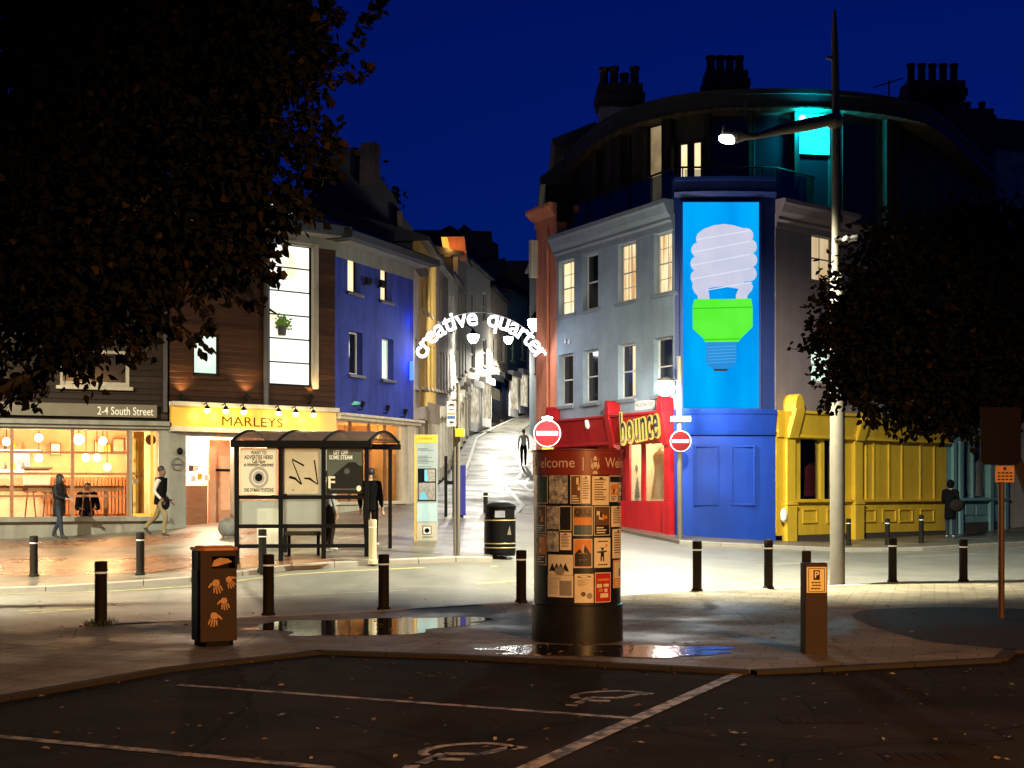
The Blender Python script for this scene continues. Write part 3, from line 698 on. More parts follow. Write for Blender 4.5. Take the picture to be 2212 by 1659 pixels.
g = MB(); cap = [(330, 1290), (322, 1340), (332, 1370), (322, 1400), (330, 1430), (322, 1450), (345, 1485), (390, 1510), (515, 1510), (560, 1475), (580, 1440), (575, 1400), (582, 1360), (575, 1330), (582, 1290)]
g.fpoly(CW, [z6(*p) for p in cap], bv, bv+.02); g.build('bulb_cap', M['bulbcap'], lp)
g = MB()
for k in range(6):
    p, q = z6(335, 1335+k*26), z6(575, 1322+k*26); g.fpoly(CW, [(p[0], p[1]-.006), (q[0], q[1]-.006), (q[0], q[1]+.006), (p[0], p[1]+.006)], bv+.02, bv+.026)
g.build('cap_thread', glow('glowing mural thread blue', (.12, .5, .9), 1), lp)
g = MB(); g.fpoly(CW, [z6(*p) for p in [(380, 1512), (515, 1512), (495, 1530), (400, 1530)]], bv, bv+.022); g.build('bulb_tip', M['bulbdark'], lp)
# --- mauve wing
rwin = RW.rect(1753, 504, 1799, 614); rwin2 = RW.rect(1752, 745, 1798, 830)
YZ = RW.uz(1750, 890)[1]
w = MB(); wall_mesh(w, RW, 0, RW.L+3.2, YZ-.4, TZ-.35, [rwin, rwin2, (rwin[0]+2.6, rwin[1]+2.6, rwin[2], rwin[3]), (rwin2[0]+2.6, rwin2[1]+2.6, rwin2[2], rwin2[3])], .34); w.build('wall', M['mauve'], b)
w = MB(); cornice(w, RW, 0, RW.L+3.2, TZ-.75, [(.03, 0), (.05, .16), (.12, .22), (.12, .3), (.22, .42), (.3, .6), (.34, .66), (.34, .78)]); w.build('cornice', M['mauve'], b)
window(RW, b, rwin, M['blind'], rows=2, cols=2, sill=M['mauve'], v=-.1); window(RW, b, rwin2, M['litcool'], rows=2, cols=1, sill=M['mauve'], v=-.1)
window(RW, b, (rwin[0]+2.6, rwin[1]+2.6, rwin[2], rwin[3]), M['paneblack'], sill=M['mauve']); window(RW, b, (rwin2[0]+2.6, rwin2[1]+2.6, rwin2[2], rwin2[3]), M['paneblack'], sill=M['mauve'])
# --- red shopfront along the left wing
zs0 = .55; ft = LZ; fb = LW.uz(1400, 950)[1]
rf = MB()
mid = LW.uz(1335, 900)[0]
for ua, ub in ((-.0, mid-.1), (mid+.1, LW.L-.22)):
    rf.fhex(LW, [(ua, 0, fb), (ub, 0, fb), (ub, .18, fb), (ua, .18, fb), (ua, 0, ft-.06), (ub, 0, ft-.06), (ub, .34, ft-.06), (ua, .34, ft-.06)])
rf.fbox(LW, 0, LW.L, .0, .4, ft-.055, ft+.02)
rf.fbox(LW, 0, LW.L, .0, .22, fb-.09, fb-.003)
rf.build('shop_fascia', M['red'], b, bevel=.01)
for u in (mid, LW.L-.11, .1):
    cs = MB()
    cs.fhex(LW, [(u-.13, 0, fb-.2), (u+.13, 0, fb-.2), (u+.13, .22, fb-.2), (u-.13, .22, fb-.2), (u-.13, 0, ft+.05), (u+.13, 0, ft+.05), (u+.13, .44, ft+.05), (u-.13, .44, ft+.05)])
    cs.fpoly(LW, [(u+.13*math.cos(R(a)), ft+.051+.4*math.sin(R(a))) for a in range(0, 181, 15)], 0, .42)
    cs.fbox(LW, u-.14, u+.14, 0, .16, zs0+.9, fb-.203); cs.fbox(LW, u-.17, u+.17, 0, .2, zs0-.3, zs0+.9)
    cs.build('console', M['red'], b, bevel=.008)
# glazing of the red shop
gl = [LW.rect(1329, 955, 1353, 1082), LW.rect(1361, 955, 1386, 1082), LW.rect(1393, 955, 1440, 1082)]
up = [LW.rect(1213, 962, 1236, 1085), LW.rect(1241, 962, 1264, 1085), LW.rect(1268, 962, 1292, 1085)]
gz0 = sum(g_[2] for g_ in gl)/3
gl = [(g_[0], g_[1], gz0, fb-.12) for g_ in gl]; up = [(g_[0], g_[1], gz0, fb-.12) for g_ in up]
w = MB(); wall_mesh(w, LW, 0, LW.L, -.1, fb-.09, gl+up, .06, .02); w.build('shopfront', M['red'], b, bevel=.006)
rs = shop_room(LW, b, mid+.25, LW.L-.2, zs0, fb, 1.6, M['roomcream'], M['roomfloor'], v=-.13)
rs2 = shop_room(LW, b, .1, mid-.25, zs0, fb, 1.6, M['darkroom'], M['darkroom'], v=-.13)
lamp('POINT', LW.p(LW.L-1.6, -.8, fb-.35), 260, (1, .8, .5), b, .12)
for g_ in gl+up:
    q = MB(); q.fbox(LW, g_[0], g_[1], -.03, -.02, g_[2], g_[3]); q.build('shop_window', M['glass'], b)
# --- yellow shopfront along the mauve wing
yfb = RW.uz(1760, 940)[1]; yft = RW.uz(1760, 893)[1]
u_a = RW.uz(1700, 900)[0]; u_m = RW.uz(1846, 920)[0]; u_e = RW.uz(2042, 940)[0]; u_t = RW.uz(2160, 940)[0]
yf = MB()
for ua, ub in ((u_a+.2, u_m-.2), (u_m+.2, u_e-.05)):
    yf.fhex(RW, [(ua, 0, yfb), (ub, 0, yfb), (ub, .16, yfb), (ua, .16, yfb), (ua, 0, yft-.06), (ub, 0, yft-.06), (ub, .36, yft-.06), (ua, .36, yft-.06)])
yf.fbox(RW, 0, u_a, 0, .1, yfb-.1, yft+.03); yf.fbox(RW, u_a, u_e, 0, .42, yft-.055, yft+.03); yf.fbox(RW, u_a, u_e, 0, .2, yfb-.1, yfb-.003)
yf.build('shop_fascia', M['yellow'], b, bevel=.01)
ysill = RW.uz(1780, 1078)[1]; yg0 = .22
for u, zz in ((u_a, 1), (u_m, 0)):
    cs = MB()
    cs.fhex(RW, [(u-.2, 0, yfb-.12), (u+.2, 0, yfb-.12), (u+.2, .24, yfb-.12), (u-.2, .24, yfb-.12), (u-.2, 0, yft+.06), (u+.2, 0, yft+.06), (u+.2, .5, yft+.06), (u-.2, .5, yft+.06)])
    if zz:
        pr = [(u+.2*math.cos(R(a)), yft+.061+(.42 if a not in (0, 180) else 0)*math.sin(R(a))) for a in range(0, 181, 15)]; cs.fpoly(RW, pr, 0, .46)
    cs.fbox(RW, u-.19, u+.19, 0, .16, ysill-.1, yfb-.123); cs.fbox(RW, u-.24, u+.24, 0, .22, ysill-.16, ysill-.1); cs.fbox(RW, u-.22, u+.22, 0, .19, yg0+.1, ysill-.163); cs.fbox(RW, u-.25, u+.25, 0, .23, yg0-.3, yg0+.1)
    cs.build('console', M['yellow'], b, bevel=.01)
yw = [RW.rect(1727, 945, 1771, 1077), RW.rect(1779, 945, 1800, 1077)]
yw = [(h[0], h[1], ysill, yfb-.13) for h in yw]
w = MB(); wall_mesh(w, RW, 0, u_e, yg0+.3, yfb-.1, yw, .12, .03)
w.fbox(RW, u_a, u_e, .03, .14, ysill-.09, ysill-.02)
w.build('shopfront', M['yellow'], b, bevel=.006)
for px0, px1, py0, py1 in ((1734, 1766, 1099, 1130), (1786, 1812, 1099, 1130), (1862, 1892, 1099, 1128), (1906, 1936, 1099, 1128), (1942, 1972, 1099, 1128), (1988, 2018, 1099, 1128)):
    pn = MB(); h = RW.rect(px0, py0, px1, py1, .05); t = .05
    for q in ((h[0], h[1], h[3]-t, h[3]), (h[0], h[1], h[2], h[2]+t), (h[0], h[0]+t, h[2]+t, h[3]-t), (h[1]-t, h[1], h[2]+t, h[3]-t)): pn.fbox(RW, q[0], q[1], .03, .07, q[2], q[3])
    pn.build('panel_moulding', M['yellow'], b, bevel=.006)
for px in (1868, 1884, 1917, 1945, 1985, 2015):
    pn = MB(); u = RW.uz(px, 1000)[0]; pn.fbox(RW, u-.035, u+.035, .03, .075, ysill-.02, yfb-.12); pn.build('batten', M['yellow'], b, bevel=.006)
w = MB(); w.fbox(RW, u_a, u_e, -.1, .015, -.2, yg0+.298); w.build('plinth', M['plinth'], b)
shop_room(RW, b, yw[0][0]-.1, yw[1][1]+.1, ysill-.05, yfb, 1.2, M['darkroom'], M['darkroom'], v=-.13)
for h in yw:
    q = MB(); q.fbox(RW, h[0], h[1], -.06, -.05, h[2], h[3]); q.build('shop_window', M['glass'], b)
h = RW.rect(1687, 1103, 1699, 1123, .2); q = MB(); c = RW.p((h[0]+h[1])/2, .2, (h[2]+h[3])/2); q.ball(c, .1, .1, .2); q.build('oval_plaque', M['white'], b)
# --- roof terrace pavilion: bowed glass and timber wall under a bowed roof
arc = [(1.74, 46.6), (2.63, 42.7), (3.75, 40.5), (5.42, 39.2), (7.46, 38.9), (9.4, 39.1), (11.5, 40), (13.2, 41.8), (17.2, 48.5)]
def smooth_arc(pts, n=6):
    out = []
    for i in range(len(pts)-1):
        p0 = Vector(pts[max(i-1, 0)]); p1 = Vector(pts[i]); p2 = Vector(pts[i+1]); p3 = Vector(pts[min(i+2, len(pts)-1)])
        for k in range(n):
            t = k/n; out.append(.5*((2*p1)+(p2-p0)*t+(2*p0-5*p1+4*p2-p3)*t*t+(3*p1-p0-3*p2+p3)*t**3))
    out.append(Vector(pts[-1])); return out
A = smooth_arc(arc); nA = len(A)
def offs(pts, d):
    o = []
    for i, p in enumerate(pts):
        t = (pts[min(i+1, len(pts)-1)]-pts[max(i-1, 0)]).normalized(); o.append(p+Vector((-t.y, t.x))*d)
    return o
RZ = 13.24; IN = offs(A, .5); BK = [(16, 56), (3, 56)]
rf = MB(); ring = [tuple(p) for p in A]+BK
rf.prism(ring, RZ-.14, RZ); rf.prism([tuple(p) for p in offs(A, .06)]+BK, RZ-.5, RZ-.142); rf.build('pavilion_roof', M['darkroof'], b)
sf = MB(); sf.prism([tuple(p) for p in offs(A, .02)]+BK, RZ-.56, RZ-.502); sf.build('pavilion_soffit', M['soffit'], b)
fl = MB(); fl.prism([(2.0, 43.8), (4.9, 38.5), (7.2, 38.5), (14.2, 44.2), (16, 56), (3, 56)], TZ-.48, TZ-.3); fl.build('terrace_floor', M['darkgrey'], b)
z0p, z1p = TZ-.3, RZ-.56
# choose wall stations by their place along the arc
cum = [0.0]
for i in range(1, nA): cum.append(cum[-1]+(IN[i]-IN[i-1]).length)
def along(s):
    for i in range(1, nA):
        if s <= cum[i]: t = (s-cum[i-1])/(cum[i]-cum[i-1]); return IN[i-1].lerp(IN[i], t)
    return IN[-1]
def s_of(px):
    best = min(range(600), key=lambda k: abs((lambda p: CX+p.x/p.y*FPX)(along(cum[-1]*k/599))-px)); return cum[-1]*best/599
# bays: (left px, right px, kind)
bays = [(1228, 1300, 'fin'), (1300, 1318, 'dark'), (1318, 1352, 'fin'), (1352, 1375, 'dark'), (1375, 1400, 'fin'), (1400, 1438, 'lit'), (1438, 1458, 'fin'), (1458, 1524, 'door'), (1524, 1535, 'fin'), (1535, 1614, 'dark'), (1614, 1628, 'fin'), (1628, 1712, 'cyan'), (1712, 1722, 'fin'), (1722, 1795, 'cyanwall'), (1795, 1812, 'fin'), (1812, 1905, 'dark'), (1905, 1930, 'fin'), (1930, 2040, 'finwall'), (2040, 2150, 'finwall')]
for p0, p1, k in bays:
    a, c = along(s_of(p0)), along(s_of(p1)); Fb = Wall(a.x, a.y, c.x, c.y)
    if k in ('fin', 'finwall'):
        q = MB(); q.fbox(Fb, 0, Fb.L, -.25, .2 if k == 'fin' else 0, z0p, z1p); q.build('timber_fin', M['fin'], b)
    elif k == 'door':
        L = Fb.L; q = MB(); zt = 12.02
        q.fbox(Fb, 0, L, -.1, 0, zt+.01, z1p); d = q.build('door_head', M['fascia'], b)
        for i in (0, 1):
            u0 = .06+(L-.12)*i/2; u1 = u0+(L-.12)/2
            dd = window(Fb, b, (u0+.01, u1-.01, z0p, zt), M['litpeach'], M['fascia'], v=-.02, fw=.1, rows=1, name='glazed_door')
            hb = MB(); hb.tube([Fb.p(u1-.08, .03, z0p+.85), Fb.p(u1-.08, .05, z0p+1.1)], .015, 6); hb.build('handle', M['steel'], dd)
    else:
        window(Fb, b, (0.01, Fb.L-.01, z0p, z1p), {'lit': M['litdim']}.get(k, M['paneblack']), M['fascia'], v=-.03, fw=.05, rows=1, name='glazed_bay')
        if k == 'cyanwall': q = MB(); q.fbox(Fb, .05, Fb.L-.05, -.025, .03, z0p+1.95, z1p-.02); q.build('transom_panel', M['cream'], b)
# balustrade
bl = MB(); gp_ = MB()
rail = [LW.p(.2, -.28, 0), LW.p(LW.L-.3, -.28, 0), CW.p(.3, -.4, 0), CW.p(CW.L-.3, -.4, 0), RW.p(.4, -.28, 0), RW.p(RW.L+2.5, -.28, 0)]
zr = TZ+1.02
bl.tube([(p.x, p.y, zr) for p in rail], .03, 6)
for p, q in zip(rail, rail[1:]):
    L = (q-p).length; n = max(1, round(L/1.3))
    for i in range(n+1):
        c = p.lerp(q, i/n); bl.tube([(c.x, c.y, TZ-.1), (c.x, c.y, zr)], .022, 6)
    Fg = Wall(p.x, p.y, q.x, q.y); gp_.fbox(Fg, .05, L-.05, -.006, .006, TZ+.08, zr-.06)
rl = bl.build('balustrade', M['black'], b); gp_.build('balustrade_glass', M['smoke'], rl)
# cyan lamp on the terrace wall
s_ = along(s_of(1733)); n_ = -Vector((s_.x, s_.y-60)).normalized()
c = at(1733, 256, s_.y-.45)
q = MB(); q.ball(c, .1, .1, .1); q.build('wall_lamp', M['cyanlamp'], b); lamp('POINT', c+Vector((.2, -.05, -.02)), 800, (.0, .75, 1), b, .08)
ch = chimney(b, (3.55, 45.2), 1.35, .9, 12.0, at(1340, 185, 45).z, 4, [M['chimwhite'], M['brick']], 0, .66, [1, 1.05, .7, 1.05])
ch['label'] = 'peeling white chimney stack with dark cap'
ch = chimney(b, (7.25, 46.5), 1.3, .9, 12.0, at(1560, 160, 46.5).z, 4, [M['chimwhite'], M['brick']], 0, .62)
q = MB(); c = at(1920, 210, 45)
q.tube([(c.x, c.y, c.z-1), (c.x, c.y, c.z+.55)], .025, 6); q.tube([(c.x-.5, c.y, c.z+.32), (c.x+.45, c.y, c.z+.62)], .02, 6)
for k in range(6):
    t = k/5; x = c.x-.5+.95*t; z = c.z+.32+.3*t; q.tube([(x, c.y-.2, z-.02), (x, c.y+.2, z+.02)], .01, 5)
q.build('aerial', M['black'], b)
# shop name on the red fascia
sg = MB(); u, z = LW.uz(1381, 921, .5); BW = LW.uz(1424, 900, .5)[0]-LW.uz(1340, 930, .5)[0]; ftext(sg, LW, 'bounce', u, z, 1.3, .52, 0, bold=.038, width=BW, depth=.05, space=1.12, rot=.09)
sg2 = MB(); ftext(sg2, LW, 'bounce', u, z, 1.3, .525, 0, bold=.012, width=BW*.965, space=1.12, rot=.09)
o = sg.build('shop_sign', glow('lit yellow letter edge', (1, .8, .16), 1.0), None); tag(o, 'black and yellow bounce lettering standing off the red shop fascia', 'shop sign')
sg2.build('letter_face', M['blackgloss'], o)
q = MB(); h = LW.rect(1371, 869, 1413, 880, .02); q.fbox(LW, h[0], h[1], 0, .02, h[2]-.03, h[3]+.03); np_ = q.build('street_nameplate', M['white'], None); tag(np_, 'small white street nameplate on the grey wall above the bounce sign', 'street sign')
q = MB(); ftext(q, LW, 'THE OLD HIGH STREET', (h[0]+h[1])/2, (h[2]+h[3])/2, .14, .023, 0, width=(h[1]-h[0])*.9); q.build('lettering', M['black'], np_)
q = MB(); c = LW.p(LW.uz(1288, 915)[0], .3, LW.uz(1288, 915)[1]); q.ball(c, .1, .1, .18); o = q.build('alarm_box', M['white'], None); tag(o, 'small white alarm box on the red fascia left of the bounce sign', 'alarm box')
# clothes on show
def garment(F, px, py0, py1, w_, mat_, v, label, group=None):
    u, zt = F.uz(px, py0, v); _, zb = F.uz(px, py1, v); q = MB(); n = 14; H = zt-zb
    prof = [(.02, 0), (.05, -.03*H), (.09, -.06*H), (w_*.42, -.12*H), (w_*.5, -.2*H), (w_*.4, -.4*H), (w_*.5, -.7*H), (w_*.62, -1.0*H), (w_*.3, -.995*H)]
    c = F.p(u, v, zt); vs = []; fs = []
    for r, z in prof:
        for k in range(n):
            a = 2*math.pi*k/n; rr = r*(1+.08*math.sin(3*a+z*4)); d = F.d*(rr*math.cos(a))+F.n*(rr*.45*math.sin(a)); vs.append(c+d+Vector((0, 0, z)))
    for i in range(len(prof)-1):
        for k in range(n): fs.append((i*n+k, i*n+(k+1) % n, (i+1)*n+(k+1) % n, (i+1)*n+k))
    q.add(vs, fs); o = q.build('dress' , mat_, None, smooth=True); tag(o, label, 'clothing', group); return o
garment(LW, 1426, 966, 1078, .62, mat('cream cloth', (.75, .62, .38), .8), -.55, 'long cream coat on show in the red shop window')
garment(LW, 1369, 995, 1075, .42, mat('dark cloth', (.05, .045, .045), .8), -.5, 'dark garment in the narrow red shop window')
garment(RW, 1750, 1000, 1072, .5, mat('dark red cloth', (.2, .02, .03), .8), -.6, 'dark red garment behind the yellow shop window')
# ================================================================ orange neighbour and the teal shop
b = root('orange_building', (1.2, 44.4, 1.1), 'narrow orange rendered house end beside the grey corner building', 'house')
OW = Wall(.80, 45.0, 1.437, 43.7)
w = MB(); zt = OW.uz(1185, 485)[1]
w.prism([(.80, 45.0), (1.43, 43.72), (2.2, 44.1), (2.6, 50), (1.3, 50)], .9, zt); w.build('wall', M['orange'], b)
w = MB(); cornice(w, OW, 0, OW.L, zt, [(.04, 0), (.05, .2), (.16, .3), (.28, .5), (.28, .6)], e0=1); w.build('cornice', M['orange'], b)
q = MB(); q.tube([OW.p(OW.L*.62, .05, 2.2), OW.p(OW.L*.62, .05, zt-.1)], .04, 8)
for py in (756, 920): q.ball(OW.p(OW.L*.62, .06, OW.uz(1190, py)[1]), .07)
q.build('downpipe', M['orange'], b)
q = MB(); q.fbox(OW, -.05, .12, -.5, .25, OW.uz(1160, 600)[1], OW.uz(1160, 520)[1]); q.build('bracket_box', M['cream'], b)
b = root('teal_shop', (14.3, 44, gz(14, 44)), 'pale teal panelled shopfront behind the standing figure at the far right', 'shop')
tw = [RW.rect(2082, 955, 2100, 1075), RW.rect(2103, 955, 2132, 1075), RW.rect(2140, 955, 2160, 1075)]
UT = RW.uz(2172, 1000)[0]
w = MB(); wall_mesh(w, RW, u_e, UT, -.1, yfb+.9, tw, .14, .03)
for px in (2056, 2070, 2136, 2168):
    u = RW.uz(px, 1000)[0]; w.fbox(RW, u-.1, u+.1, .03, .13, -.1, yfb)
h0 = tw[0][2]; w.fbox(RW, u_e+.3, UT, .03, .16, h0-.1, h0-.02)
for px0, px1 in ((2085, 2104), (2108, 2130), (2142, 2160)):
    h = RW.rect(px0, 1092, px1, 1112, .04); w.fbox(RW, h[0], h[1], .03, .06, h[2], h[3])
w.build('shopfront', M['teal'], b, bevel=.008)
w = MB(); w.fbox(RW, u_e, UT, .0, .02, yfb+.9, 9.4); w.fbox(RW, u_e, UT, -6, -.145, .4, 9.4); w.build('wall', M['mauve'], b)
w = MB(); w.fbox(RW, u_e+.3, UT-.1, .03, .05, -.2, RW.uz(2100, 1128)[1]); w.build('plinth', M['plinth'], b)
for h in tw:
    q = MB(); q.fbox(RW, h[0], h[1], -.07, -.06, h[2], h[3]); q.build('shop_window', M['clear'], b)
garment(RW, 2112, 990, 1072, .55, mat('grey cloth', (.12, .12, .13), .8), -.1, 'pale figure in clothes behind the teal shop glass')
b = root('cream_house', (16.5, 47, .5), 'cream rendered house beyond the teal shop at the far right', 'house')
w = MB(); w.fbox(RW, UT+.01, UT+9, -7, .05, -.2, 9.2); w.build('wall', M['cream'], b)
for k in range(2):
    for zz in (1.6, 5.0):
        window(RW, b, (UT+1.2+k*2.6, UT+2.3+k*2.6, zz, zz+1.7), M['paneblack'], v=.09, sill=M['cream'])
# houses standing behind the corner building
b = root('gabled_house', (18, 56, 0), 'pale gabled house rising behind the corner building on the right', 'house')
w = MB(); g1 = Wall(15.5, 54, 24, 58); P_ = lambda px, py: g1.uz(px, py)
w.fpoly(g1, [(-1, 0), P_(2030, 262) if False else (-1, at(2035, 262, 54).z), (1.8, at(2100, 300, 54).z), (3.2, at(2165, 395, 54).z), (3.2, 0)], -6, 0); w.build('wall', M['chimwhite'], b)
w = MB(); a0 = at(2080, 250, 55); w.prism([(17.2, 54.8), (24, 57), (24, 64), (15, 64)], at(2150, 320, 55).z-.5, at(2150, 246, 55).z); w.build('roof', M['slate'], b)
w = MB(); w.prism([(18.6, 52.5), (24, 54.5), (24, 57), (18.6, 55)], 0, at(2180, 330, 53).z); w.build('extension', M['chimwhite'], b)
chimney(b, (at(2014, 200, 52).x, 52), 2.05, 1.0, 11, at(2014, 182, 52).z, 5, [M['brick'], M['brick']], .02, .78)
chimney(b, (at(2105, 250, 60).x, 60), 1.3, .8, 11, at(2105, 240, 60).z, 2, [M['brick'], M['brick']], .02, .4)
# stepped dark roofs seen over the left wing
b = root('slate_house', (2.6, 50, 1), 'slate-roofed house behind the left end of the corner building', 'house')
w = MB(); w.prism([(1.75, 47.3), (4.2, 47.3), (4.2, 55), (1.75, 55)], 1.5, at(1230, 335, 47.3).z); w.build('wall', M['cream'], b)
w = MB(); y = 47.1; p = [at(1192, 300, y), at(1288, 262, y), at(1288, 300, y), at(1200, 318, y)]
w.add([q for q in p]+[q+Vector((0, 7, 0)) for q in p], [(0,1,2,3),(7,6,5,4),(0,4,5,1),(1,5,6,2),(2,6,7,3),(3,7,4,0)]); w.build('roof', M['slate'], b)
w = MB(); y = 46.6; p = [at(1166, 383, y), at(1222, 340, y), at(1240, 396, y), at(1168, 398, y)]
w.add([q for q in p]+[q+Vector((0, 6, 0)) for q in p], [(0,1,2,3),(7,6,5,4),(0,4,5,1),(1,5,6,2),(2,6,7,3),(3,7,4,0)]); w.build('lower_roof', M['slate'], b)
w = MB(); p = at(1178, 400, 46.7); w.box(p.x, p.x+1.5, 46.7, 52, 1.5, p.z); w.build('wing', M['darktimber'], b)
# ================================================================ buildings on the left
GW = Wall(-13.25, 34.6, -9.12, 36.3)       # sage grey cafe front
MW = Wall(-9.12, 36.3, -5.11, 39.45)       # timber clad restaurant front
VW = Wall(-5.11, 39.45, -3.17, 43.9)       # violet blue side up the street
def add_glazing(F, b, hs, mat_=None, name='shop_window'):
    for h in hs:
        q = MB(); q.fbox(F, h[0], h[1], -.075, -.063, h[2], h[3]); q.build(name, mat_ or M['glass'], b)
# ---- grey cafe
b = root('cafe_building', (-11, 35.4, gz(-11, 35.4)), 'dark timber cafe building with grey shopfront lettered 2-4 South Street', 'cafe'); cafe = b
def gx(x): return x*.243
def gy(y): return 806+.243*y
shop_t = GW.uz(200, 929)[1]; shop_b = GW.uz(150, 1116)[1]; ge = GW.L
u_d0 = GW.uz(284, 1000)[0]; u_d1 = GW.uz(343, 1000)[0]
wnd = (-1.5, u_d0-.06, shop_b, shop_t); ent = (u_d0+.02, u_d1, shop_b-.02, shop_t)
w = MB(); wall_mesh(w, GW, -4, ge, .1, shop_t+.22, [wnd, ent], .2)
w.fbox(GW, -4, ge+.0, 0, .14, shop_b-.13, shop_b-.01); zq = GW.uz(200, 908)[1]; w.fbox(GW, -4, ge, .002, .2, zq-.12, zq); w.fbox(GW, -4, ge, .002, .1, shop_t+.05, zq-.122)
w.build('shopfront', M['shopgrey'], b, bevel=.008)
mb = MB()
for x in (105, 645, 1140):
    u = GW.uz(gx(x), 1000)[0]; mb.fbox(GW, u-.045, u+.045, -.1, -.03, shop_b, shop_t)
for y in (705, 895, 1092):
    z = GW.uz(150, gy(y))[1]; mb.fbox(GW, wnd[0], wnd[1], -.095, -.035, z-.03, z+.03)
mb.build('window_frame', M['woodwarm'], b)
add_glazing(GW, b, [wnd, ent])
mb = MB(); mb.fbox(GW, u_d0+.5, u_d0+.56, -.1, -.03, shop_b, shop_t); mb.fbox(GW, ent[0], ent[1], -.1, -.03, shop_b, shop_b+.07)
mb.build('door_frame', M['signyellow'], b)
q = MB(); h = (GW.uz(326, 950)[0], GW.uz(326, 950)[1]); q.tube([GW.p(h[0], -.055, h[1]), GW.p(h[0], -.045, h[1])], .14, 16); q.build('door_sticker', M['maroon'], b)
shop_room(GW, b, -4, u_d1, shop_b-.1, shop_t+.3, 4.6, v=-.2)
w = MB(); uz1 = GW.uz(0, 700)
sgb = (-4, GW.uz(338, 890)[0], GW.uz(300, 902)[1], GW.uz(300, 875)[1])
w2 = MB(); w2.fbox(GW, sgb[0], sgb[1], -.04, .1, sgb[2], sgb[3]); sb = w2.build('sign_board', M['signgrey'], b)
t_ = MB(); ut = GW.uz(271, 889, .1); ftext(t_, GW, '2-4 South Street', ut[0], ut[1], .3, .104, 0, width=1.42, bold=.008); t_.build('lettering', M['offwhite'], sb)
gw_up = [GW.rect(128, 752, 280, 836)]
ZE = 9.0
w = MB(); wall_mesh(w, GW, -4, ge-.02, shop_t+.225, ZE, gw_up, .22, -.05); w.build('wall', M['darktimber'], b)
window(GW, b, gw_up[0], M['paneblack'], M['stone'], v=-.1, rows=1, cols=1, fw=.09, sill=M['stone'])
w = MB(); h = gw_up[0]; w.fbox(GW, h[0]+.09, h[1]-.6, -.17, -.16, h[3]-.28, h[3]-.1); w.build('blind', M['stone'], b)
w = MB(); w.fbox(GW, -4, ge, -8, -4.9, 0, ZE); w.fbox(GW, -4, ge, -4.9, -.28, shop_t+.5, ZE-.01); w.build('core', M['darkroom'], b)
w = MB(); w.fhex(GW, [(-4, -8, ZE), (ge, -8, ZE), (ge, .5, ZE), (-4, .5, ZE), (-4, -8, ZE+1.6), (ge, -8, ZE+1.6), (ge, .5, ZE+.2), (-4, .5, ZE+.2)]); w.build('roof', M['slate'], b)
w = MB(); w.tube([GW.p(ge-.1, .05, shop_t+.5), GW.p(ge-.1, .05, ZE)], .06, 8); w.build('downpipe', M['darkgrey'], b)
# counter, stools and lamps inside the cafe
o = root('cafe_counter', GW.p(1.6, -1.0, shop_b-.1), 'long wooden counter running behind the cafe window', 'counter')
zc0, zc1 = GW.uz(150, 1062, -.9)[1], GW.uz(150, 1049, -.9)[1]
q = MB(); q.fbox(GW, -1.4, u_d0-.1, -1.15, -.75, zc0, zc1); q.build('worktop', M['woodwarm'], o)
for u in (.2, 1.7, 2.9): q = MB(); q.fbox(GW, u, u+.08, -1.1, -.8, shop_b-.1, zc0-.002); q.build('leg', M['woodwarm'], o)
zup = GW.uz(50, 1000, -4.3)[1]
o = root('shelf_rack', GW.p(.5, -4.3, 2), 'shelf of bottles and pictures on the back wall of the cafe', 'shelf')
q = MB()
for z in (GW.uz(50, 975, -4.3)[1], GW.uz(50, 1020, -4.3)[1]): q.fbox(GW, -1, 1.2, -4.5, -4.2, z-.04, z)
q.build('board', M['white'], o); rr = random.Random(4)
for z in (GW.uz(50, 975, -4.3)[1], GW.uz(50, 1020, -4.3)[1]):
    for k in range(9):
        q = MB(); hh = rr.uniform(.16, .3); q.lathe(GW.p(-.9+k*.24, -4.33, z+.001), [(.045, 0), (.05, hh*.6), (.02, hh*.75), (.02, hh)], 10)
        bt = q.build('bottle', [M['woodwarm'], M['offwhite'], M['darkgrey'], M['signyellow']][k % 4], None, smooth=True); tag(bt, ['brown', 'white', 'dark grey', 'golden'][k % 4]+' bottle on the '+('upper' if z > zup else 'lower')+' back shelf inside the lit cafe', 'bottle', 'bottles on the cafe shelf')
q = MB(); a = GW.rect(30, 978, 66, 1018, -4.5); q.fbox(GW, a[0], a[1], -4.79, -4.74, a[2], a[3]); pf = q.build('backlit_picture', glow('lit picture', (1, .97, .85), 1.5, (.75, .7, .5), 4), None); tag(pf, 'bright backlit picture on the back wall of the cafe', 'picture')
def pendant(F, px, py, v, label, zc, r=.13, p=6, grp='globe lamps in the cafe'):
    u, z = F.uz(px, py, v); c = F.p(u, v, z); o = root('pendant_lamp', F.p(u, v, zc), label, 'lamp', grp)
    q = MB(); q.ball(c, r, n=14); q.build('globe', M['bulb'], o, smooth=True)
    q = MB(); q.tube([c+Vector((0, 0, r)), F.p(u, v, zc)], .012, 6); q.build('cord', M['black'], o)
    lamp('POINT', c, p, (1, .53, .22), o, r*1.3)
zc = shop_t+.29
for i, (x, y, v, lb) in enumerate([(700, 590, -2.2, 'largest glowing globe lamp right of the middle cafe mullion'), (915, 603, -2.6, 'high globe lamp near the right end of the cafe window'), (345, 755, -3.0, 'globe lamp beside the bright backlit picture'), (765, 750, -3.2, 'left globe of the pair at mid height in the cafe'), (862, 752, -2.8, 'right globe of the pair at mid height in the cafe'), (952, 836, -3.3, 'lowest globe lamp above the wooden counter'), (345, 575, -2.4, 'small high globe lamp in the second cafe pane'), (60, 610, -2.0, 'globe lamp at the far left end of the cafe window')]):
    pendant(GW, gx(x), gy(y), v, lb, zc, .15 if i == 0 else .11, 260)
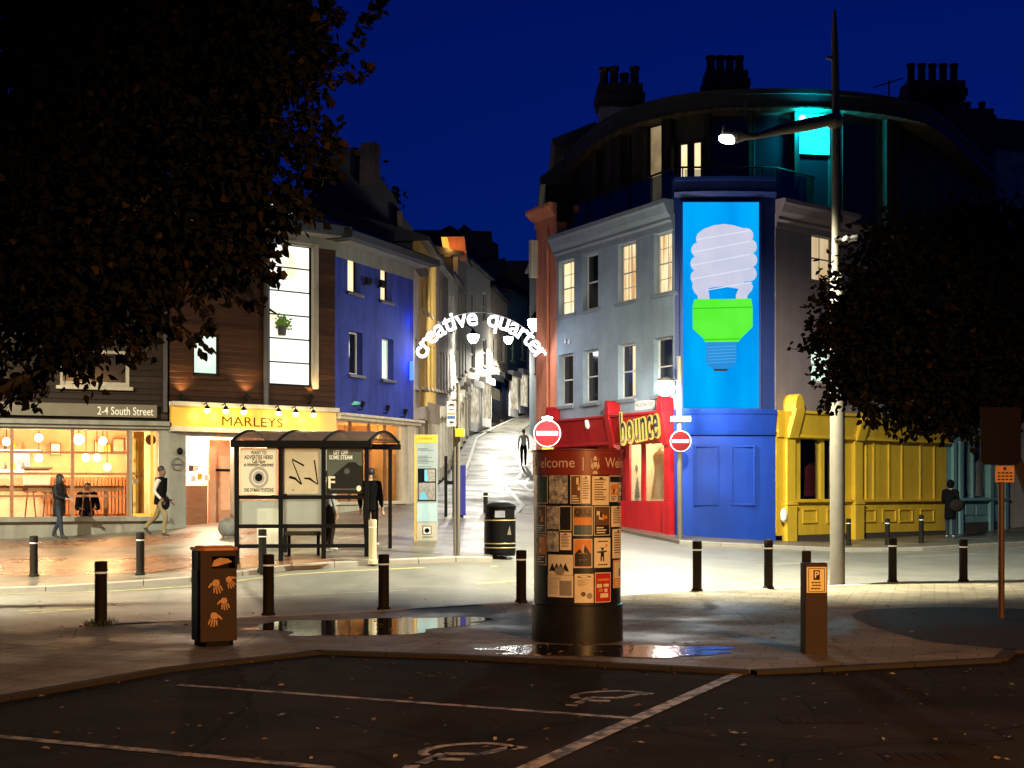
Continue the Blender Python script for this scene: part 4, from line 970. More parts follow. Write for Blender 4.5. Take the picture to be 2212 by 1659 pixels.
def stool(p, rot, label, grp='bar stools in the cafe'):
    o = root('bar_stool', (0, 0, 0), label, 'stool', grp)
    q = MB(); q.lathe((0, 0, .72), [(.16, 0), (.17, .02), (.16, .045)], 14); q.build('seat', M['woodwarm'], o)
    for k in range(4):
        a = R(45+90*k); q = MB(); q.tube([(.1*math.cos(a), .1*math.sin(a), .72), (.2*math.cos(a), .2*math.sin(a), 0)], .018, 6); q.build('leg', M['woodwarm'], o)
    o.location = p; o.rotation_euler.z = rot; return o
zf_ = shop_b-.1
for x, lb in ((270, 'bar stool behind the walking woman in the cafe window'), (430, 'bar stool right behind the woman in the puffer coat'), (770, 'bar stool under the counter in the right cafe pane')):
    u = GW.uz(gx(x), 1090, -.5)[0]; p = GW.p(u, -.5, zf_+.001); stool(p, .3, lb)
o = root('fern_plant', GW.p(GW.uz(300, 1045)[0], -.6, zc1), 'dried bushy plant on the counter end by the cafe door', 'plant')
q = MB(); c = GW.p(GW.uz(300, 1045)[0], -.6, zc1); q.lathe(c, [(.09, 0), (.12, .16)], 12); q.build('plant_pot', M['offwhite'], o)
q = MB(); rr = random.Random(5)
for k in range(90):
    a = rr.uniform(0, 6.28); l = rr.uniform(.12, .34); e = rr.uniform(.1, 1.3); d = Vector((math.cos(a)*math.cos(e), math.sin(a)*math.cos(e), math.sin(e)))*l; s_ = Vector((-d.y, d.x, 0)).normalized()*.025
    p0 = c+Vector((0, 0, .15)); q.add([p0, p0+d*.6+s_, p0+d, p0+d*.6-s_], [(0, 1, 2, 3)])
q.build('foliage', mat('dry leaf', (.3, .24, .08), .8), o)
# glowing shelf lights, coffee machine, slatted back panel and amber curtain inside the cafe
o = root('lit_shelf', GW.p(.2, -4.0, 2), 'two glowing white shelf edges at the left of the cafe', 'shelf light')
for y0 in (973, 1017):
    z = GW.uz(60, y0, -3.9)[1]; q = MB(); q.fbox(GW, -2.2, GW.uz(88, 1000, -3.9)[0], -4.1, -3.9, z-.05, z+.03); q.build('light_strip', glow('shelf strip light', (1, .96, .86), 2.2), o)
    lamp('POINT', GW.p(-.4, -3.6, z-.15), 260, (1, .8, .5), o, .1)
q = MB(); z = GW.uz(200, 1045, -4.2)[1]
for k in range(26): q.fbox(GW, 1.6+k*.1, 1.67+k*.1, -4.7, -4.62, shop_b, z+.2)
q2 = q.build('slatted_panel', M['woodwarm'], cafe)
a = GW.rect(288, 930, 312, 1116, -.5); q = MB()
for k in range(7): u0 = a[0]+(a[1]-a[0])*k/7; q.fbox(GW, u0, u0+(a[1]-a[0])/8, -.56-.03*(k % 2), -.5, shop_b, shop_t)
o = q.build('amber_curtain', mat('amber cloth', (.8, .5, .1), .8), None); tag(o, 'amber curtain hanging by the cafe door', 'curtain')
o = root('coffee_machine', GW.p(1.0, -3.3, zc0), 'coffee machine on the counter at the back of the cafe', 'coffee machine'); c = GW.uz(80, 1030, -3.3); q = MB(); q.fbox(GW, c[0]-.35, c[0]+.35, -3.6, -3.2, c[1]-.25, c[1]+.22); q.build('body', M['steel'], o, bevel=.03); q = MB(); q.fbox(GW, c[0]-.4, c[0]+.4, -3.62, -3.15, c[1]+.221, c[1]+.27); q.build('tray', M['darkgrey'], o)
for i, (px, py, s_) in enumerate([(215, 965, .3), (232, 968, .22), (256, 962, .34), (120, 970, .3)]):
    c = GW.uz(px, py, -4.6); q = MB(); q.fbox(GW, c[0]-s_/2, c[0]+s_/2, -4.66, -4.6, c[1]-s_*.6, c[1]+s_*.6); pf = q.build('picture_frame', M['plinth'], None); tag(pf, ['dark framed picture behind the largest globe lamp', 'smallest dark framed picture on the cafe back wall', 'dark framed picture at the right end of the cafe wall', 'dark framed picture above the walking woman'][i], 'picture')
    q = MB(); q.fbox(GW, c[0]-s_/2+.03, c[0]+s_/2-.03, -4.598, -4.59, c[1]-s_*.6+.03, c[1]+s_*.6-.03); q.build('print', M[['cream', 'signyellow', 'stone', 'offwhite'][i]], pf)
# ---- timber restaurant with golden sign
b = root('restaurant_building', (-7, 38, gz(-7, 38)), 'brown timber-clad restaurant with a golden lit sign and a tall bright stair window', 'restaurant')
ez = MW.uz(640, 507)[1]; sb_, st_ = MW.uz(545, 926)[1], MW.uz(545, 884)[1]
tall = MW.rect(583, 522, 676, 834); small = MW.rect(418, 718, 476, 814); L = MW.L
tall = (tall[0], tall[1], MW.uz(630, 834)[1], MW.uz(630, 526)[1])
w = MB(); wall_mesh(w, MW, .02, L, st_+.12, ez, [tall, small], .25); w.build('wall', M['timber'], b)
mbr = (tall[3]-tall[2])/6
tw_ = window(MW, b, tall, M['litwhite'], M['black'], v=-.12, fw=.05, rows=6, cols=1, sash=False, bar=.06, name='stair_window')
q = MB(); q.fbox(MW, tall[1]-.002, tall[1]+.16, -.1, .05, tall[2]-.05, tall[3]+.05); q.fbox(MW, tall[0]-.08, tall[1]-.003, -.1, .05, tall[3]+.001, tall[3]+.06); q.build('jamb', M['stone'], b)
window(MW, b, small, M['litcool'], M['darktimber'], v=-.1, fw=.07, rows=1, name='window', sill=M['timber'])
q = MB()
u = MW.uz(572, 700)[0]; q.tube([MW.p(u, .07, st_+.1), MW.p(u, .07, ez)], .075, 10); q.build('downpipe', M['darkgrey'], b)
w = MB(); w.fbox(MW, .02, L-.03, .0, .12, sb_, st_); sgn = w.build('sign_board', M['signyellow'], b)
t_ = MB(); ut = MW.uz(541, 913); ftext(t_, MW, 'MARLEYS', ut[0], ut[1], .36, .126, 0, width=1.85); t_.build('lettering', M['maroon'], sgn)
w = MB(); w.fbox(MW, 0, L, 0, .26, st_+.002, st_+.12); w.fbox(MW, .0, L, .0, .2, sb_-.14, sb_-.003); w.build('sign_moulding', M['cream'], b, bevel=.01)
dr = MW.rect(402, 944, 505, 1136); d2 = MW.rect(515, 944, 704, 1105)
w = MB(); wall_mesh(w, MW, 0, L, .2, sb_-.14, [(dr[0], dr[1], .55, sb_-.25), (dr[1]+.12, L-1.6, 1.5, sb_-.25)], .22); w.build('shopfront', M['shopgrey'], b)
w = MB(); w.fbox(MW, 0, L, -.3, .02, -.1, .2); w.build('plinth', M['plinth'], b)
shop_room(MW, b, dr[0]-.1, L-1.5, .6, sb_-.1, 1.9, mat('peach lobby', (.75, .42, .27), .7, scale=.8, col2=(.62, .33, .2)), v=-.22)
add_glazing(MW, b, [(dr[1]+.12, L-1.6, 1.5, sb_-.25)])
# recessed lobby: wooden door with letter slot and lower panel
F2 = Wall(*[c for p in (MW.p(dr[0]-.1, -.9, 0), MW.p(dr[1]+.3, -.9, 0)) for c in (p.x, p.y)])
o = MB(); zz = MW.uz(450, 1049, -.8)[1]; o.fbox(F2, 0, 1.15, -.06, 0, .62, zz); dd = o.build('entrance_panel', M['woodwarm'], b)
o = MB(); h = (F2.uz(482, 1000)[0], F2.uz(482, 1006)[1]); o.fbox(F2, 1.2, 2.05, -.06, 0, .62, sb_-.3); dd = o.build('door', M['roomwarm'], b); o = MB(); o.fbox(F2, 1.4, 1.85, .0, .02, zz+.4, zz+.47); o.build('letter_slot', M['black'], dd)
for i, (px, py, c_) in enumerate([(413, 1012, 'darkgrey'), (424, 1012, 'white'), (418, 1034, 'white'), (432, 1030, 'signyellow'), (448, 1032, 'white')]):
    a = MW.rect(px-5, py-7, px+5, py+6, -.6); o = MB(); o.fbox(MW, a[0], a[1], -.62, -.6, a[2], a[3]); n_ = o.build('notice', M[c_], None); tag(n_, ['dark notice left of the restaurant door', 'white card notice beside the dark notice in the lobby', 'low white notice in the restaurant lobby', 'golden card notice in the restaurant lobby', 'white notice nearest the restaurant door'][i], 'notice')
o = root('hanging_globe_lamp', MW.p(2.1, -1.6, sb_-.12), 'ceiling lamp in the peach restaurant lobby', 'lamp'); q = MB(); q.lathe(MW.p(1.6, -1.0, sb_-.2), [(.16, 0), (.18, .05), (.1, .09)], 14); q.build('diffuser', M['bulb'], o); lamp('POINT', MW.p(1.6, -1.0, sb_-.35), 1500, (1, .72, .48), o, .15)
q = MB(); q.tube([MW.p(1.6, -1.0, sb_-.12), MW.p(1.6, -1, sb_-.1)], .03, 6); q.build('stem', M['black'], o)
# grey pillar fittings
q = MB(); u, z = MW.uz(383, 1003, .02); ring = [MW.p(u+.16*math.cos(R(a)), .04, z+.16*math.sin(R(a))) for a in range(0, 361, 20)]; q.tube(ring, .012, 6); q.fbox(MW, u-.16, u+.16, .03, .05, z-.015, z+.015); o = q.build('round_wall_sign', M['darkgrey'], None); tag(o, 'round ring sign with a crossbar on the grey pillar', 'sign')
q = MB(); u, z = MW.uz(387, 975, .02); q.ball(MW.p(u, .08, z), .08, .08, .1); o = q.build('wall_light_hood', M['black'], None); tag(o, 'small black hood above the ring sign on the grey pillar', 'wall light')
# soffit, eave and roof
w = MB(); w.fbox(MW, -.1, L+.1, .0, .5, ez, ez+.03); w.fbox(MW, -.1, L+.05, -.1, .035, ez-.3, ez-.002); w.build('soffit', M['shopgrey'], b)
w = MB(); w.fhex(MW, [(-.3, -6, ez+.04), (L+.2, -6, ez+.04), (L+.2, .6, ez+.04), (-.3, .6, ez+.04), (-.3, -6, ez+2.4), (L+.2, -6, ez+2.4), (L+.2, .6, ez+.3), (-.3, .6, ez+.3)]); w.build('roof', M['slate'], b)
w = MB(); w.fbox(MW, 3.4, L-.1, -6, -3.5, .2, ez); w.fbox(MW, .1, L-.1, -3.5, -.3, st_, ez-.01); w.build('core', M['darkroom'], b)
q = MB(); c = MW.p(tall[0]+.35, .0, tall[3]+2); q.fbox(MW, tall[0]-.4, tall[0]+1.0, -.6, -.55, ez+.55, ez+1.0); q.build('roof_light', M['litwhite'], b)
o = root('potted_plant', MW.p(tall[0]+.45, -.06, tall[2]), 'leafy green plant in a grey pot on a ledge of the tall window', 'plant')
zpl = MW.uz(610, 724)[1]; c = MW.p(MW.uz(611, 724)[0], -.05, zpl); q = MB(); q.lathe(c, [(.11, 0), (.14, .26)], 14); q.build('plant_pot', M['darkgrey'], o)
q = MB(); rr = random.Random(9)
for k in range(260):
    a = rr.uniform(0, 6.28); e = rr.uniform(-.5, 1.4); l = rr.uniform(.12, .36); d = Vector((math.cos(a)*math.cos(e), .35*math.sin(a)*math.cos(e), math.sin(e)))*l; p0 = c+Vector((0, 0, .28))+d*rr.uniform(.3, 1); s_ = Vector((rr.uniform(-1, 1), 0, rr.uniform(-1, 1))).normalized()*.045; t = Vector((s_.z, .02, -s_.x))
    q.add([p0-s_, p0+t*.6, p0+s_, p0-t*.6], [(0, 1, 2, 3)])
q.build('foliage', mat('fresh leaf', (.22, .45, .06), .6, emit=(.2, .45, .03), es=0), o)
# sign lamps over the golden board
def sign_lamp(px, label):
    u, z = MW.uz(px, 887, .3); o = root('sign_lamp', MW.p(u, .12, st_+.06), label, 'sign light', 'lamps over the golden sign')
    q = MB(); q.tube([MW.p(u, .26, st_+.06), MW.p(u, .42, st_+.1), MW.p(u, .46, st_+.02)], .014, 6); q.build('arm', M['black'], o)
    q = MB(); q.lathe(MW.p(u, .46, st_-.08), [(.085, 0), (.06, .07), (.02, .11)], 12); q.build('lamp_shade', M['black'], o)
    q = MB(); q.ball(MW.p(u, .46, st_-.1), .085, n=12); q.build('bulb', M['bulbspot'], o, smooth=True)
    lamp('POINT', MW.p(u, .52, st_-.26), 13, (1, .72, .25), o, .05)
for px, lb in ((442, 'first sign lamp from the left over the golden board'), (482, 'second sign lamp from the left over the golden board'), (521, 'third sign lamp from the left, over the first letters'), (596, 'fourth sign lamp, just right of the restaurant name'), (633, 'fifth sign lamp, second from the right end'), (671, 'rightmost sign lamp over the golden board')): sign_lamp(px, lb)
def up_spot(F, px, py, label, on=True, col=(1, .6, .25), g='spotlights on the ledge'):
    u, z = F.uz(px, py, .15); o = root('spotlight', F.p(u, .1, z-.15), label, 'spotlight', g)
    q = MB(); q.tube([F.p(u, .0, z-.12), F.p(u, .14, z-.12), F.p(u, .16, z)], .02, 6); q.build('bracket', M['black'], o)
    q = MB(); q.tube([F.p(u-.02, .15, z-.04), F.p(u+.04, .15, z+.1)], [.05, .075], 10); q.build('lamp_head', M['black'], o)
    if on: lamp('SPOT', F.p(u+.05, .16, z+.13), 60, col, o, .03, to=F.p(u+.12, -.02, z+1.3), spot=110, blend=.8)
for px, lb in ((392, 'spotlight at the left end of the golden sign ledge'), (532, 'spotlight above the restaurant name'), (672, 'spotlight at the right end of the golden sign ledge')): up_spot(MW, px, 861, lb)
# ---- violet blue side
b = root('violet_building', (-4.2, 41.5, gz(-4.2, 41.5)), 'violet blue rendered building with a cream shopfront and dark overhanging eaves', 'building')
L = VW.L; vt = 8.95
vw = [VW.rect(751, 541, 779, 634), VW.rect(822, 567, 846, 655), VW.rect(754, 714, 783, 812), VW.rect(825, 728, 850, 822)]
vw = [(h[0], h[1], (vw[2*(i//2)][2]+vw[2*(i//2)+1][2])/2, (vw[2*(i//2)][3]+vw[2*(i//2)+1][3])/2) for i, h in enumerate(vw)]
vb = VW.uz(800, 899)[1]
w = MB(); wall_mesh(w, VW, 0, L, vb-.1, vt, vw, .3); w.build('wall', M['violet'], b)
for i, h in enumerate(vw): window(VW, b, h, M[['litpeach', 'litpeach', 'litdim', 'litcool'][i]] if i != 2 else M['paneblack'], M['black'] if i < 2 else M['whitesash'], v=-.2, rows=1, fw=.05, sill=M['darkgrey'])
w = MB(); w.fbox(VW, -.05, L+.15, .002, .5, vt, vt+.03); w.fbox(VW, 0, L+.01, .0, .03, vt-.4, vt-.004); w.build('soffit', M['shopgrey'], b)
w = MB(); w.fhex(VW, [(-.3, -5, vt+.04), (L+.4, -5, vt+.04), (L+.4, .75, vt+.04), (-.3, .75, vt+.04), (-.3, -5, vt+2.6), (L+.4, -5, vt+2.6), (L+.4, .75, vt+.25), (-.3, .75, vt+.25)])
for k in range(7): w.fhex(VW, [(-.3, -1-.25*k, vt+.62+.1*k), (L+.4, -1-.25*k, vt+.62+.1*k), (L+.4, -.94-.25*k, vt+.62+.1*k), (-.3, -.94-.25*k, vt+.62+.1*k), (-.3, -1-.25*k, vt+.9+.1*k), (L+.4, -1-.25*k, vt+.9+.1*k), (L+.4, -.94-.25*k, vt+.9+.1*k), (-.3, -.94-.25*k, vt+.9+.1*k)])
w.build('roof', M['slate'], b)
w = MB(); w.fbox(VW, .05, L-.02, -5, -3, .5, vt); w.fbox(VW, .05, L-.02, -3, -.32, vb, vt-.01); w.build('core', M['darkroom'], b)
fb = VW.uz(800, 912)[1]; sill_z = VW.uz(860, 1082)[1]
w = MB(); w.fbox(VW, -.02, L+.25, 0, .3, fb+.1, vb); w.fbox(VW, -.02, L+.2, 0, .2, fb-.0, fb+.098); w.build('shop_cornice', M['cream'], b, bevel=.012)
vs_ = (VW.uz(727, 950)[0], VW.uz(866, 950)[0], sill_z, fb-.04)
w = MB(); wall_mesh(w, VW, 0, L, .6, fb, [vs_], .18, .02); u = VW.uz(878, 1000)[0]; w.fbox(VW, u-.12, L-.02, .02, .12, .7, fb-.002); w.fbox(VW, 0, L, .02, .1, sill_z-.1, sill_z-.01); w.build('shopfront', M['cream'], b, bevel=.01)
mb = MB()
for px in (760, 800, 835): u = VW.uz(px, 950)[0]; mb.fbox(VW, u-.03, u+.03, -.1, -.02, sill_z, vs_[3])
z = VW.uz(790, 948)[1]; mb.fbox(VW, vs_[0], vs_[1], -.095, -.03, z-.03, z+.03); mb.build('window_frame', M['woodwarm'], b)
add_glazing(VW, b, [vs_])
shop_room(VW, b, vs_[0]-.05, vs_[1]+.05, sill_z-.1, fb, 1.5, mat('amber plaster', (.85, .52, .18), .8, scale=1.2, col2=(.65, .36, .11)), v=-.17)
for i, (px, py, v) in enumerate([(816, 942, -.8), (745, 945, -1.2), (850, 950, -.6)]): pendant(VW, px, py, v, ['middle filament lamp in the amber corner shop', 'left filament lamp in the amber corner shop', 'right filament lamp in the amber corner shop'][i], fb-.01, .07, 260, 'lamps in the amber shop')
for i, (px, py, ww, hh) in enumerate([(823, 996, .4, .55), (816, 1022, .5, .3), (825, 1062, .4, .4), (768, 962, .3, .4), (800, 965, .25, .3)]):
    u, z = VW.uz(px, py, -.9); q = MB(); q.fbox(VW, u-ww/2, u+ww/2, -.95, -.9, z-hh/2, z+hh/2); fr = q.build('picture_frame', M['woodwarm'], None); tag(fr, ['tall framed picture inside the amber shop beside the waiting man', 'wide framed picture at head height in the amber shop', 'lowest framed picture in the amber shop', 'small framed picture high in the amber shop, nearest the restaurant sign', 'small framed picture at the centre of the amber shop transom'][i], 'picture')
    q = MB(); q.fbox(VW, u-ww/2+.05, u+ww/2-.05, -.898, -.89, z-hh/2+.05, z+hh/2-.05); q.build('print', M['signyellow'] if i != 3 else M['plinth'], fr)
for px, py, lb in ((797, 609, 'left floodlight box between the upper violet windows'), (828, 614, 'right floodlight box between the upper violet windows')):
    u, z = VW.uz(px, py, .2); o = root('floodlight', VW.p(u, .02, z), lb, 'floodlight', 'floodlights on the violet wall'); q = MB(); q.tube([VW.p(u, 0, z-.08), VW.p(u, .18, z-.05)], .02, 6); q.build('bracket', M['black'], o); q = MB(); q.fbox(VW, u-.16, u+.14, .12, .24, z-.1, z+.12); q.build('housing', M['black'], o, bevel=.02)
for px, py, lb in ((783, 876, 'first ledge spotlight on the violet wall'), (837, 884, 'middle ledge spotlight on the violet wall'), (875, 892, 'last ledge spotlight by the violet corner')): up_spot(VW, px, py, lb, False, g='ledge spotlights on the violet wall')
u, z = VW.uz(770, 872, .03); q = MB(); q.fpoly(VW, [(u-.28, z-.05), (u+.2, z-.02), (u+.3, z+.06), (u-.1, z+.07)], .0, .02); o = q.build('leaf_sign', mat('mint paint', (.15, .65, .45), .5), None); tag(o, 'small mint green leaf-shaped sign low on the violet wall', 'sign')
q = MB(); c = VW.p(L-.25, .1, VW.uz(880, 800)[1]); q.fbox(VW, L-.3, L-.22, .02, .12, c.z-.3, c.z+.3); o = q.build('blue_wall_lamp', glow('blue lamp', (.05, .15, 1), 3), None); tag(o, 'thin blue wall lamp at the right edge of the violet wall', 'wall light'); lamp('POINT', VW.p(L-.35, .35, c.z+.2), 28, (.05, .16, 1), o, .1); lamp('POINT', VW.p(L-.3, .3, c.z+1.6), 10, (.05, .16, 1), o, .1)
# dark slopes, ridges and trees behind the left buildings
b = root('ridge_house', (-6, 60, 2), 'dark slate house with a stepped chimney rising behind the left buildings', 'house')
w = MB(); y = 56
def sil(mb, pts, y, dy=5, mi=0):
    n = len(pts); vs = [at(px, py, y) for px, py in pts]; mb.add([v for v in vs]+[v+Vector((0, dy, 0)) for v in vs], [tuple(range(n)), tuple(range(2*n-1, n-1, -1))]+[(i, n+i, n+(i+1) % n, (i+1) % n) for i in range(n)], mi)
sil(w, [(560, 470), (690, 420), (720, 325), (770, 318), (850, 420), (872, 470), (890, 490), (890, 560), (560, 560)], 57); w.build('roof', M['slate'], b)
q = MB(); sil(q, [(778, 316), (782, 308), (812, 306), (820, 314), (816, 330), (818, 395), (776, 395)], 56.6, 1); q.build('chimney', M['brick'], b)
q = MB(); sil(q, [(858, 455), (868, 455), (868, 490), (858, 490)], 56.5, .5); q.build('chimney_pot', M['pot'], b)
# ================================================================ the narrow street climbing away
SL = Wall(-3.1, 44.1, -2.95, 57.0)      # left side, lower part
def street_house(name, label, x0, y0, x1, y1, zt0, zt1, depth, material, wins, roof=True, shop=None, frame=None, pitch=1.2, pane=None):
    F = Wall(x0, y0, x1, y1); L = F.L; zb = min(gz(x0, y0), gz(x1, y1))-.5
    b = root(name, F.p(L/2, 0, gz((x0+x1)/2, (y0+y1)/2)), label, 'house')
    w = MB(); hs = []
    for i in range(wins[0]):
        for j in range(wins[1]):
            ww = min(.95, L/wins[0]*.5); u = L*(i+.5)/wins[0]; base = gz(F.p(u, 0, 0).x, F.p(u, 0, 0).y)
            hs.append((u-ww/2, u+ww/2, base+3.7+j*2.7, base+5.3+j*2.7))
    zt = min(zt0, zt1); hs = [h for h in hs if h[3] < zt-.3]
    sh = []
    if shop:
        for i in range(wins[0]):
            u0 = L*(i+.12)/wins[0]; u1 = L*(i+.88)/wins[0]; base = gz(F.p((u0+u1)/2, 0, 0).x, F.p((u0+u1)/2, 0, 0).y); sh.append((u0, u1, base+.6, base+2.6))
    wall_mesh(w, F, 0, L, zb, zt, hs, .25)
    if abs(zt1-zt0) > .05: w.fpoly(F, [(0, zt+.001), (L, zt+.001), (L, zt1), (0, zt0)] if zt0 != zt and zt1 != zt else ([(0, zt+.001), (L, zt+.001), (L, zt1)] if zt1 > zt else [(0, zt+.001), (L, zt+.001), (0, zt0)]), -.25, 0)
    w.build('wall', material, b)
    for i, h in enumerate(hs): window(F, b, h, pane or M['paneblack'], frame or M['whitesash'], v=-.1, rows=2, cols=1, sill=M['stone'])
    for i, h in enumerate(sh):
        q = MB(); q.fbox(F, h[0]-.08, h[1]+.08, .0, .12, h[2]-.5, h[2]); q.fbox(F, h[0]-.15, h[1]+.15, .0, .35, h[3]+.02, h[3]+.4); q.fbox(F, h[0]-.1, h[0], 0, .14, h[2]+.002, h[3]+.018); q.fbox(F, h[1], h[1]+.1, 0, .14, h[2]+.002, h[3]+.018)
        s_ = q.build('shopfront', shop[0], b); q = MB(); q.fbox(F, h[0], h[1], .0, .05, h[2]+.002, h[3]); q.build('shop_window', shop[1], s_)
    if roof:
        q = MB(); q.fhex(F, [(-.1, -depth, zt0), (L+.1, -depth, zt1), (L+.1, .3, zt1), (-.1, .3, zt0), (-.1, -depth, zt0+pitch+.15), (L+.1, -depth, zt1+pitch+.15), (L+.1, .3, zt1+.15), (-.1, .3, zt0+.15)]); q.build('roof', M['slate'], b)
    q = MB(); q.fbox(F, .01, L-.01, -depth, -.27, zb, zt-.05); q.build('core', M['darkroom'], b)
    return F, b
M['mustard'] = mat('mustard render', (.42, .27, .06), .8, var=.15)
M['darkbrown'] = mat('dark brown render', (.11, .085, .075), .8, var=.2)
M['palewhite'] = mat('pale lime render', (.55, .52, .44), .8, var=.15)
M['tealdark'] = mat('dark teal render', (.05, .13, .15), .7)
M['pink'] = mat('faded pink render', (.4, .24, .2), .8)
M['shoplit'] = glow('lit shop interior', (1, .93, .72), .9, (.5, .4, .25), 2.5)
# stone pilaster house at the corner
street_house('pilaster_house', 'pale stone house end with a moulded bracket beside the violet wall', -3.17, 43.95, -3.12, 46.0, 9.0, 9.0, 4, M['stone'], (1, 1), shop=(M['stone'], M['paneblack']))
street_house('mustard_house', 'mustard yellow house on the left of the climbing street', -3.1, 46.05, -2.98, 53.5, 10.2, 10.7, 5, M['mustard'], (4, 2), shop=(M['cream'], M['paneblack']), pitch=1.6)
street_house('brown_house', 'dark brown house next up the street from the mustard house', -2.98, 53.55, -2.9, 62, 10.6, 11.4, 5, M['darkbrown'], (4, 2), shop=(M['palewhite'], M['shoplit']), pitch=2.2)
street_house('white_house', 'white house with dark windows beyond the dark brown house', -2.9, 62.05, -2.75, 69.5, 11.6, 12.2, 5, M['palewhite'], (3, 2), shop=(M['stone'], M['shoplit']))
street_house('stone_house', 'pale stone house at the start of the street bend', -2.75, 69.55, -2.5, 76, 13.8, 14.2, 5, M['stone'], (3, 2), shop=(M['cream'], M['shoplit']))
street_house('bend_house', 'tall pale house with a hanging plant on the street bend', -2.5, 76.1, -1.3, 82, 14.6, 14.4, 5, M['palewhite'], (2, 3), shop=(M['white'], M['shoplit']))
street_house('black_shop_house', 'grey house with a black shopfront on the street bend', -1.3, 82.05, -.3, 86.5, 14.0, 13.6, 5, M['stone'], (2, 2), shop=(M['black'], M['paneblack']))
street_house('teal_house', 'dark teal house with a white shopfront up the street', -.3, 86.6, 1.0, 91.5, 14.4, 14.4, 6, M['tealdark'], (2, 2), shop=(M['white'], M['shoplit']))
street_house('columned_house', 'pale house with white columns at the top of the street', 1.0, 91.6, 5.0, 97.5, 12.8, 12.8, 6, M['palewhite'], (3, 1), shop=(M['white'], M['paneblack']))
# right side strips beyond the orange wall
street_house('ochre_shop', 'ochre and navy shop end glimpsed past the orange wall', 1.35, 62, 1.45, 56, 7.4, 7.2, 4, mat('ochre paint', (.3, .18, .04), .6), (1, 1), roof=False)
street_house('grey_gable_house', 'grey rendered gable glimpsed past the orange wall', 1.0, 78, 1.55, 70, 14.2, 14.2, 4, M['greywall'], (1, 2), pitch=.6)
# back row: dark ridges closing the view
def ridge(name, label, pts, y, m, dy=6):
    b = root(name, at(pts[0][0], pts[0][1], y), label, 'house'); q = MB(); sil(q, pts+[(pts[-1][0], 900), (pts[0][0], 900)], y, dy); q.build('wall', m, b); return b
b = ridge('gabled_row', 'dark row of twin gables on the skyline above the street', [(880, 497), (952, 497), (972, 486), (990, 497), (1003, 484), (1020, 498), (1062, 500), (1062, 520), (1076, 528), (1076, 560)], 112, M['slate'])
for px in (1000,):
    q = MB(); a = [at(px-12, 530, 111.9), at(px+12, 530, 111.9), at(px+12, 552, 111.9), at(px-12, 552, 111.9)]; q.add([v for v in a]+[v+Vector((0, .08, 0)) for v in a], MB.BF); q.build('window', M['paneblack'], b)
ridge('teal_gable', 'dark teal gable end in shade near the top of the street', [(1000, 530), (1030, 555), (1060, 620), (1060, 700)], 98, M['tealdark'])
ridge('tall_teal_house', 'tall blue-black house on the skyline at the middle of the gap', [(1040, 570), (1092, 556), (1092, 640)], 104, mat('blue black render', (.03, .06, .075), .8))
b = ridge('dark_terrace', 'dark terrace house closing the top of the street', [(1092, 563), (1150, 563), (1170, 572), (1170, 700)], 108, M['darkbrown'])
for px, py in ((1098, 640), (1120, 640)):
    q = MB(); a = [at(px, py, 107.9), at(px+10, py+2, 107.9), at(px+10, py+36, 107.9), at(px, py+34, 107.9)]; q.add([v for v in a]+[v+Vector((0, .06, 0)) for v in a], MB.BF); q.build('window', M['paneblack'], b)
b = ridge('grey_stepped_roofs', 'grey stepped parapet roofs below the dark terrace', [(1085, 648), (1118, 660), (1118, 650), (1160, 668), (1160, 740)], 102, mat('grey lead', (.16, .16, .17), .6))
# orange lit rooftop box
o = root('rooftop_box', at(980, 560, 70), 'orange box glowing at its left edge on a rooftop above the mustard house', 'rooftop room')
q = MB(); a = [at(953, 512, 70), at(966, 512, 70), at(975, 557, 70), at(960, 557, 70)]; q.add([v for v in a]+[v+Vector((0, 1.5, 0)) for v in a], [(0,1,2,3),(7,6,5,4),(0,4,5,1),(1,5,6,2),(2,6,7,3),(3,7,4,0)]); q.build('lit_side', glow('orange lit glass', (1, .42, .03), 1.2, (1, .6, .1), 1), o)
q = MB(); a = [at(966.3, 511, 70), at(1003, 511, 70), at(1008, 554, 70), at(975.3, 556, 70)]; q.add([v for v in a]+[v+Vector((0, 1.4, 0)) for v in a], [(0,1,2,3),(7,6,5,4),(0,4,5,1),(1,5,6,2),(2,6,7,3),(3,7,4,0)]); q.build('wall', M['orange'], o)
lamp('POINT', at(970, 535, 69.3), 40, (1, .45, .1), o, .2)
# street lanterns
def lantern(px, py, Y, label, wallp, power, aim=(0, -.4, -3)):
    c = at(px, py, Y); o = root('street_lantern', c, label, 'street lamp', 'lanterns along the climbing street')
    q = MB(); r = .22
    q.lathe(c, [(.12, -.3), (.26, -.1), (.28, .1), (.22, .12)], 8); q.build('lamp_glass', M['bulbwhite'], o)
    q = MB(); q.lathe(c, [(.23, .121), (.08, .3), (.03, .4)], 6); q.build('cap', M['black'], o)
    q = MB(); q.tube([c+Vector((0, 0, .38)), c+Vector((wallp*.35, 0, .62)), c+Vector((wallp*.8, 0, .5))], .03, 6); q.build('bracket', M['black'], o)
    lamp('SPOT', c+Vector((0, -.1, -.55)), power, (1, .96, .84), o, .2, to=c+Vector(aim), spot=158, blend=.35)
lantern(1022, 728, 66, 'street lantern on the left side halfway up the street', -1, 1900)
lantern(1098, 732, 82, 'farthest street lantern near the top of the street', 1, 5500)
lantern(1156, 697, 50, 'street lantern on the orange wall at the street mouth', 1, 1500, (-2.2, 3.2, -2.4))
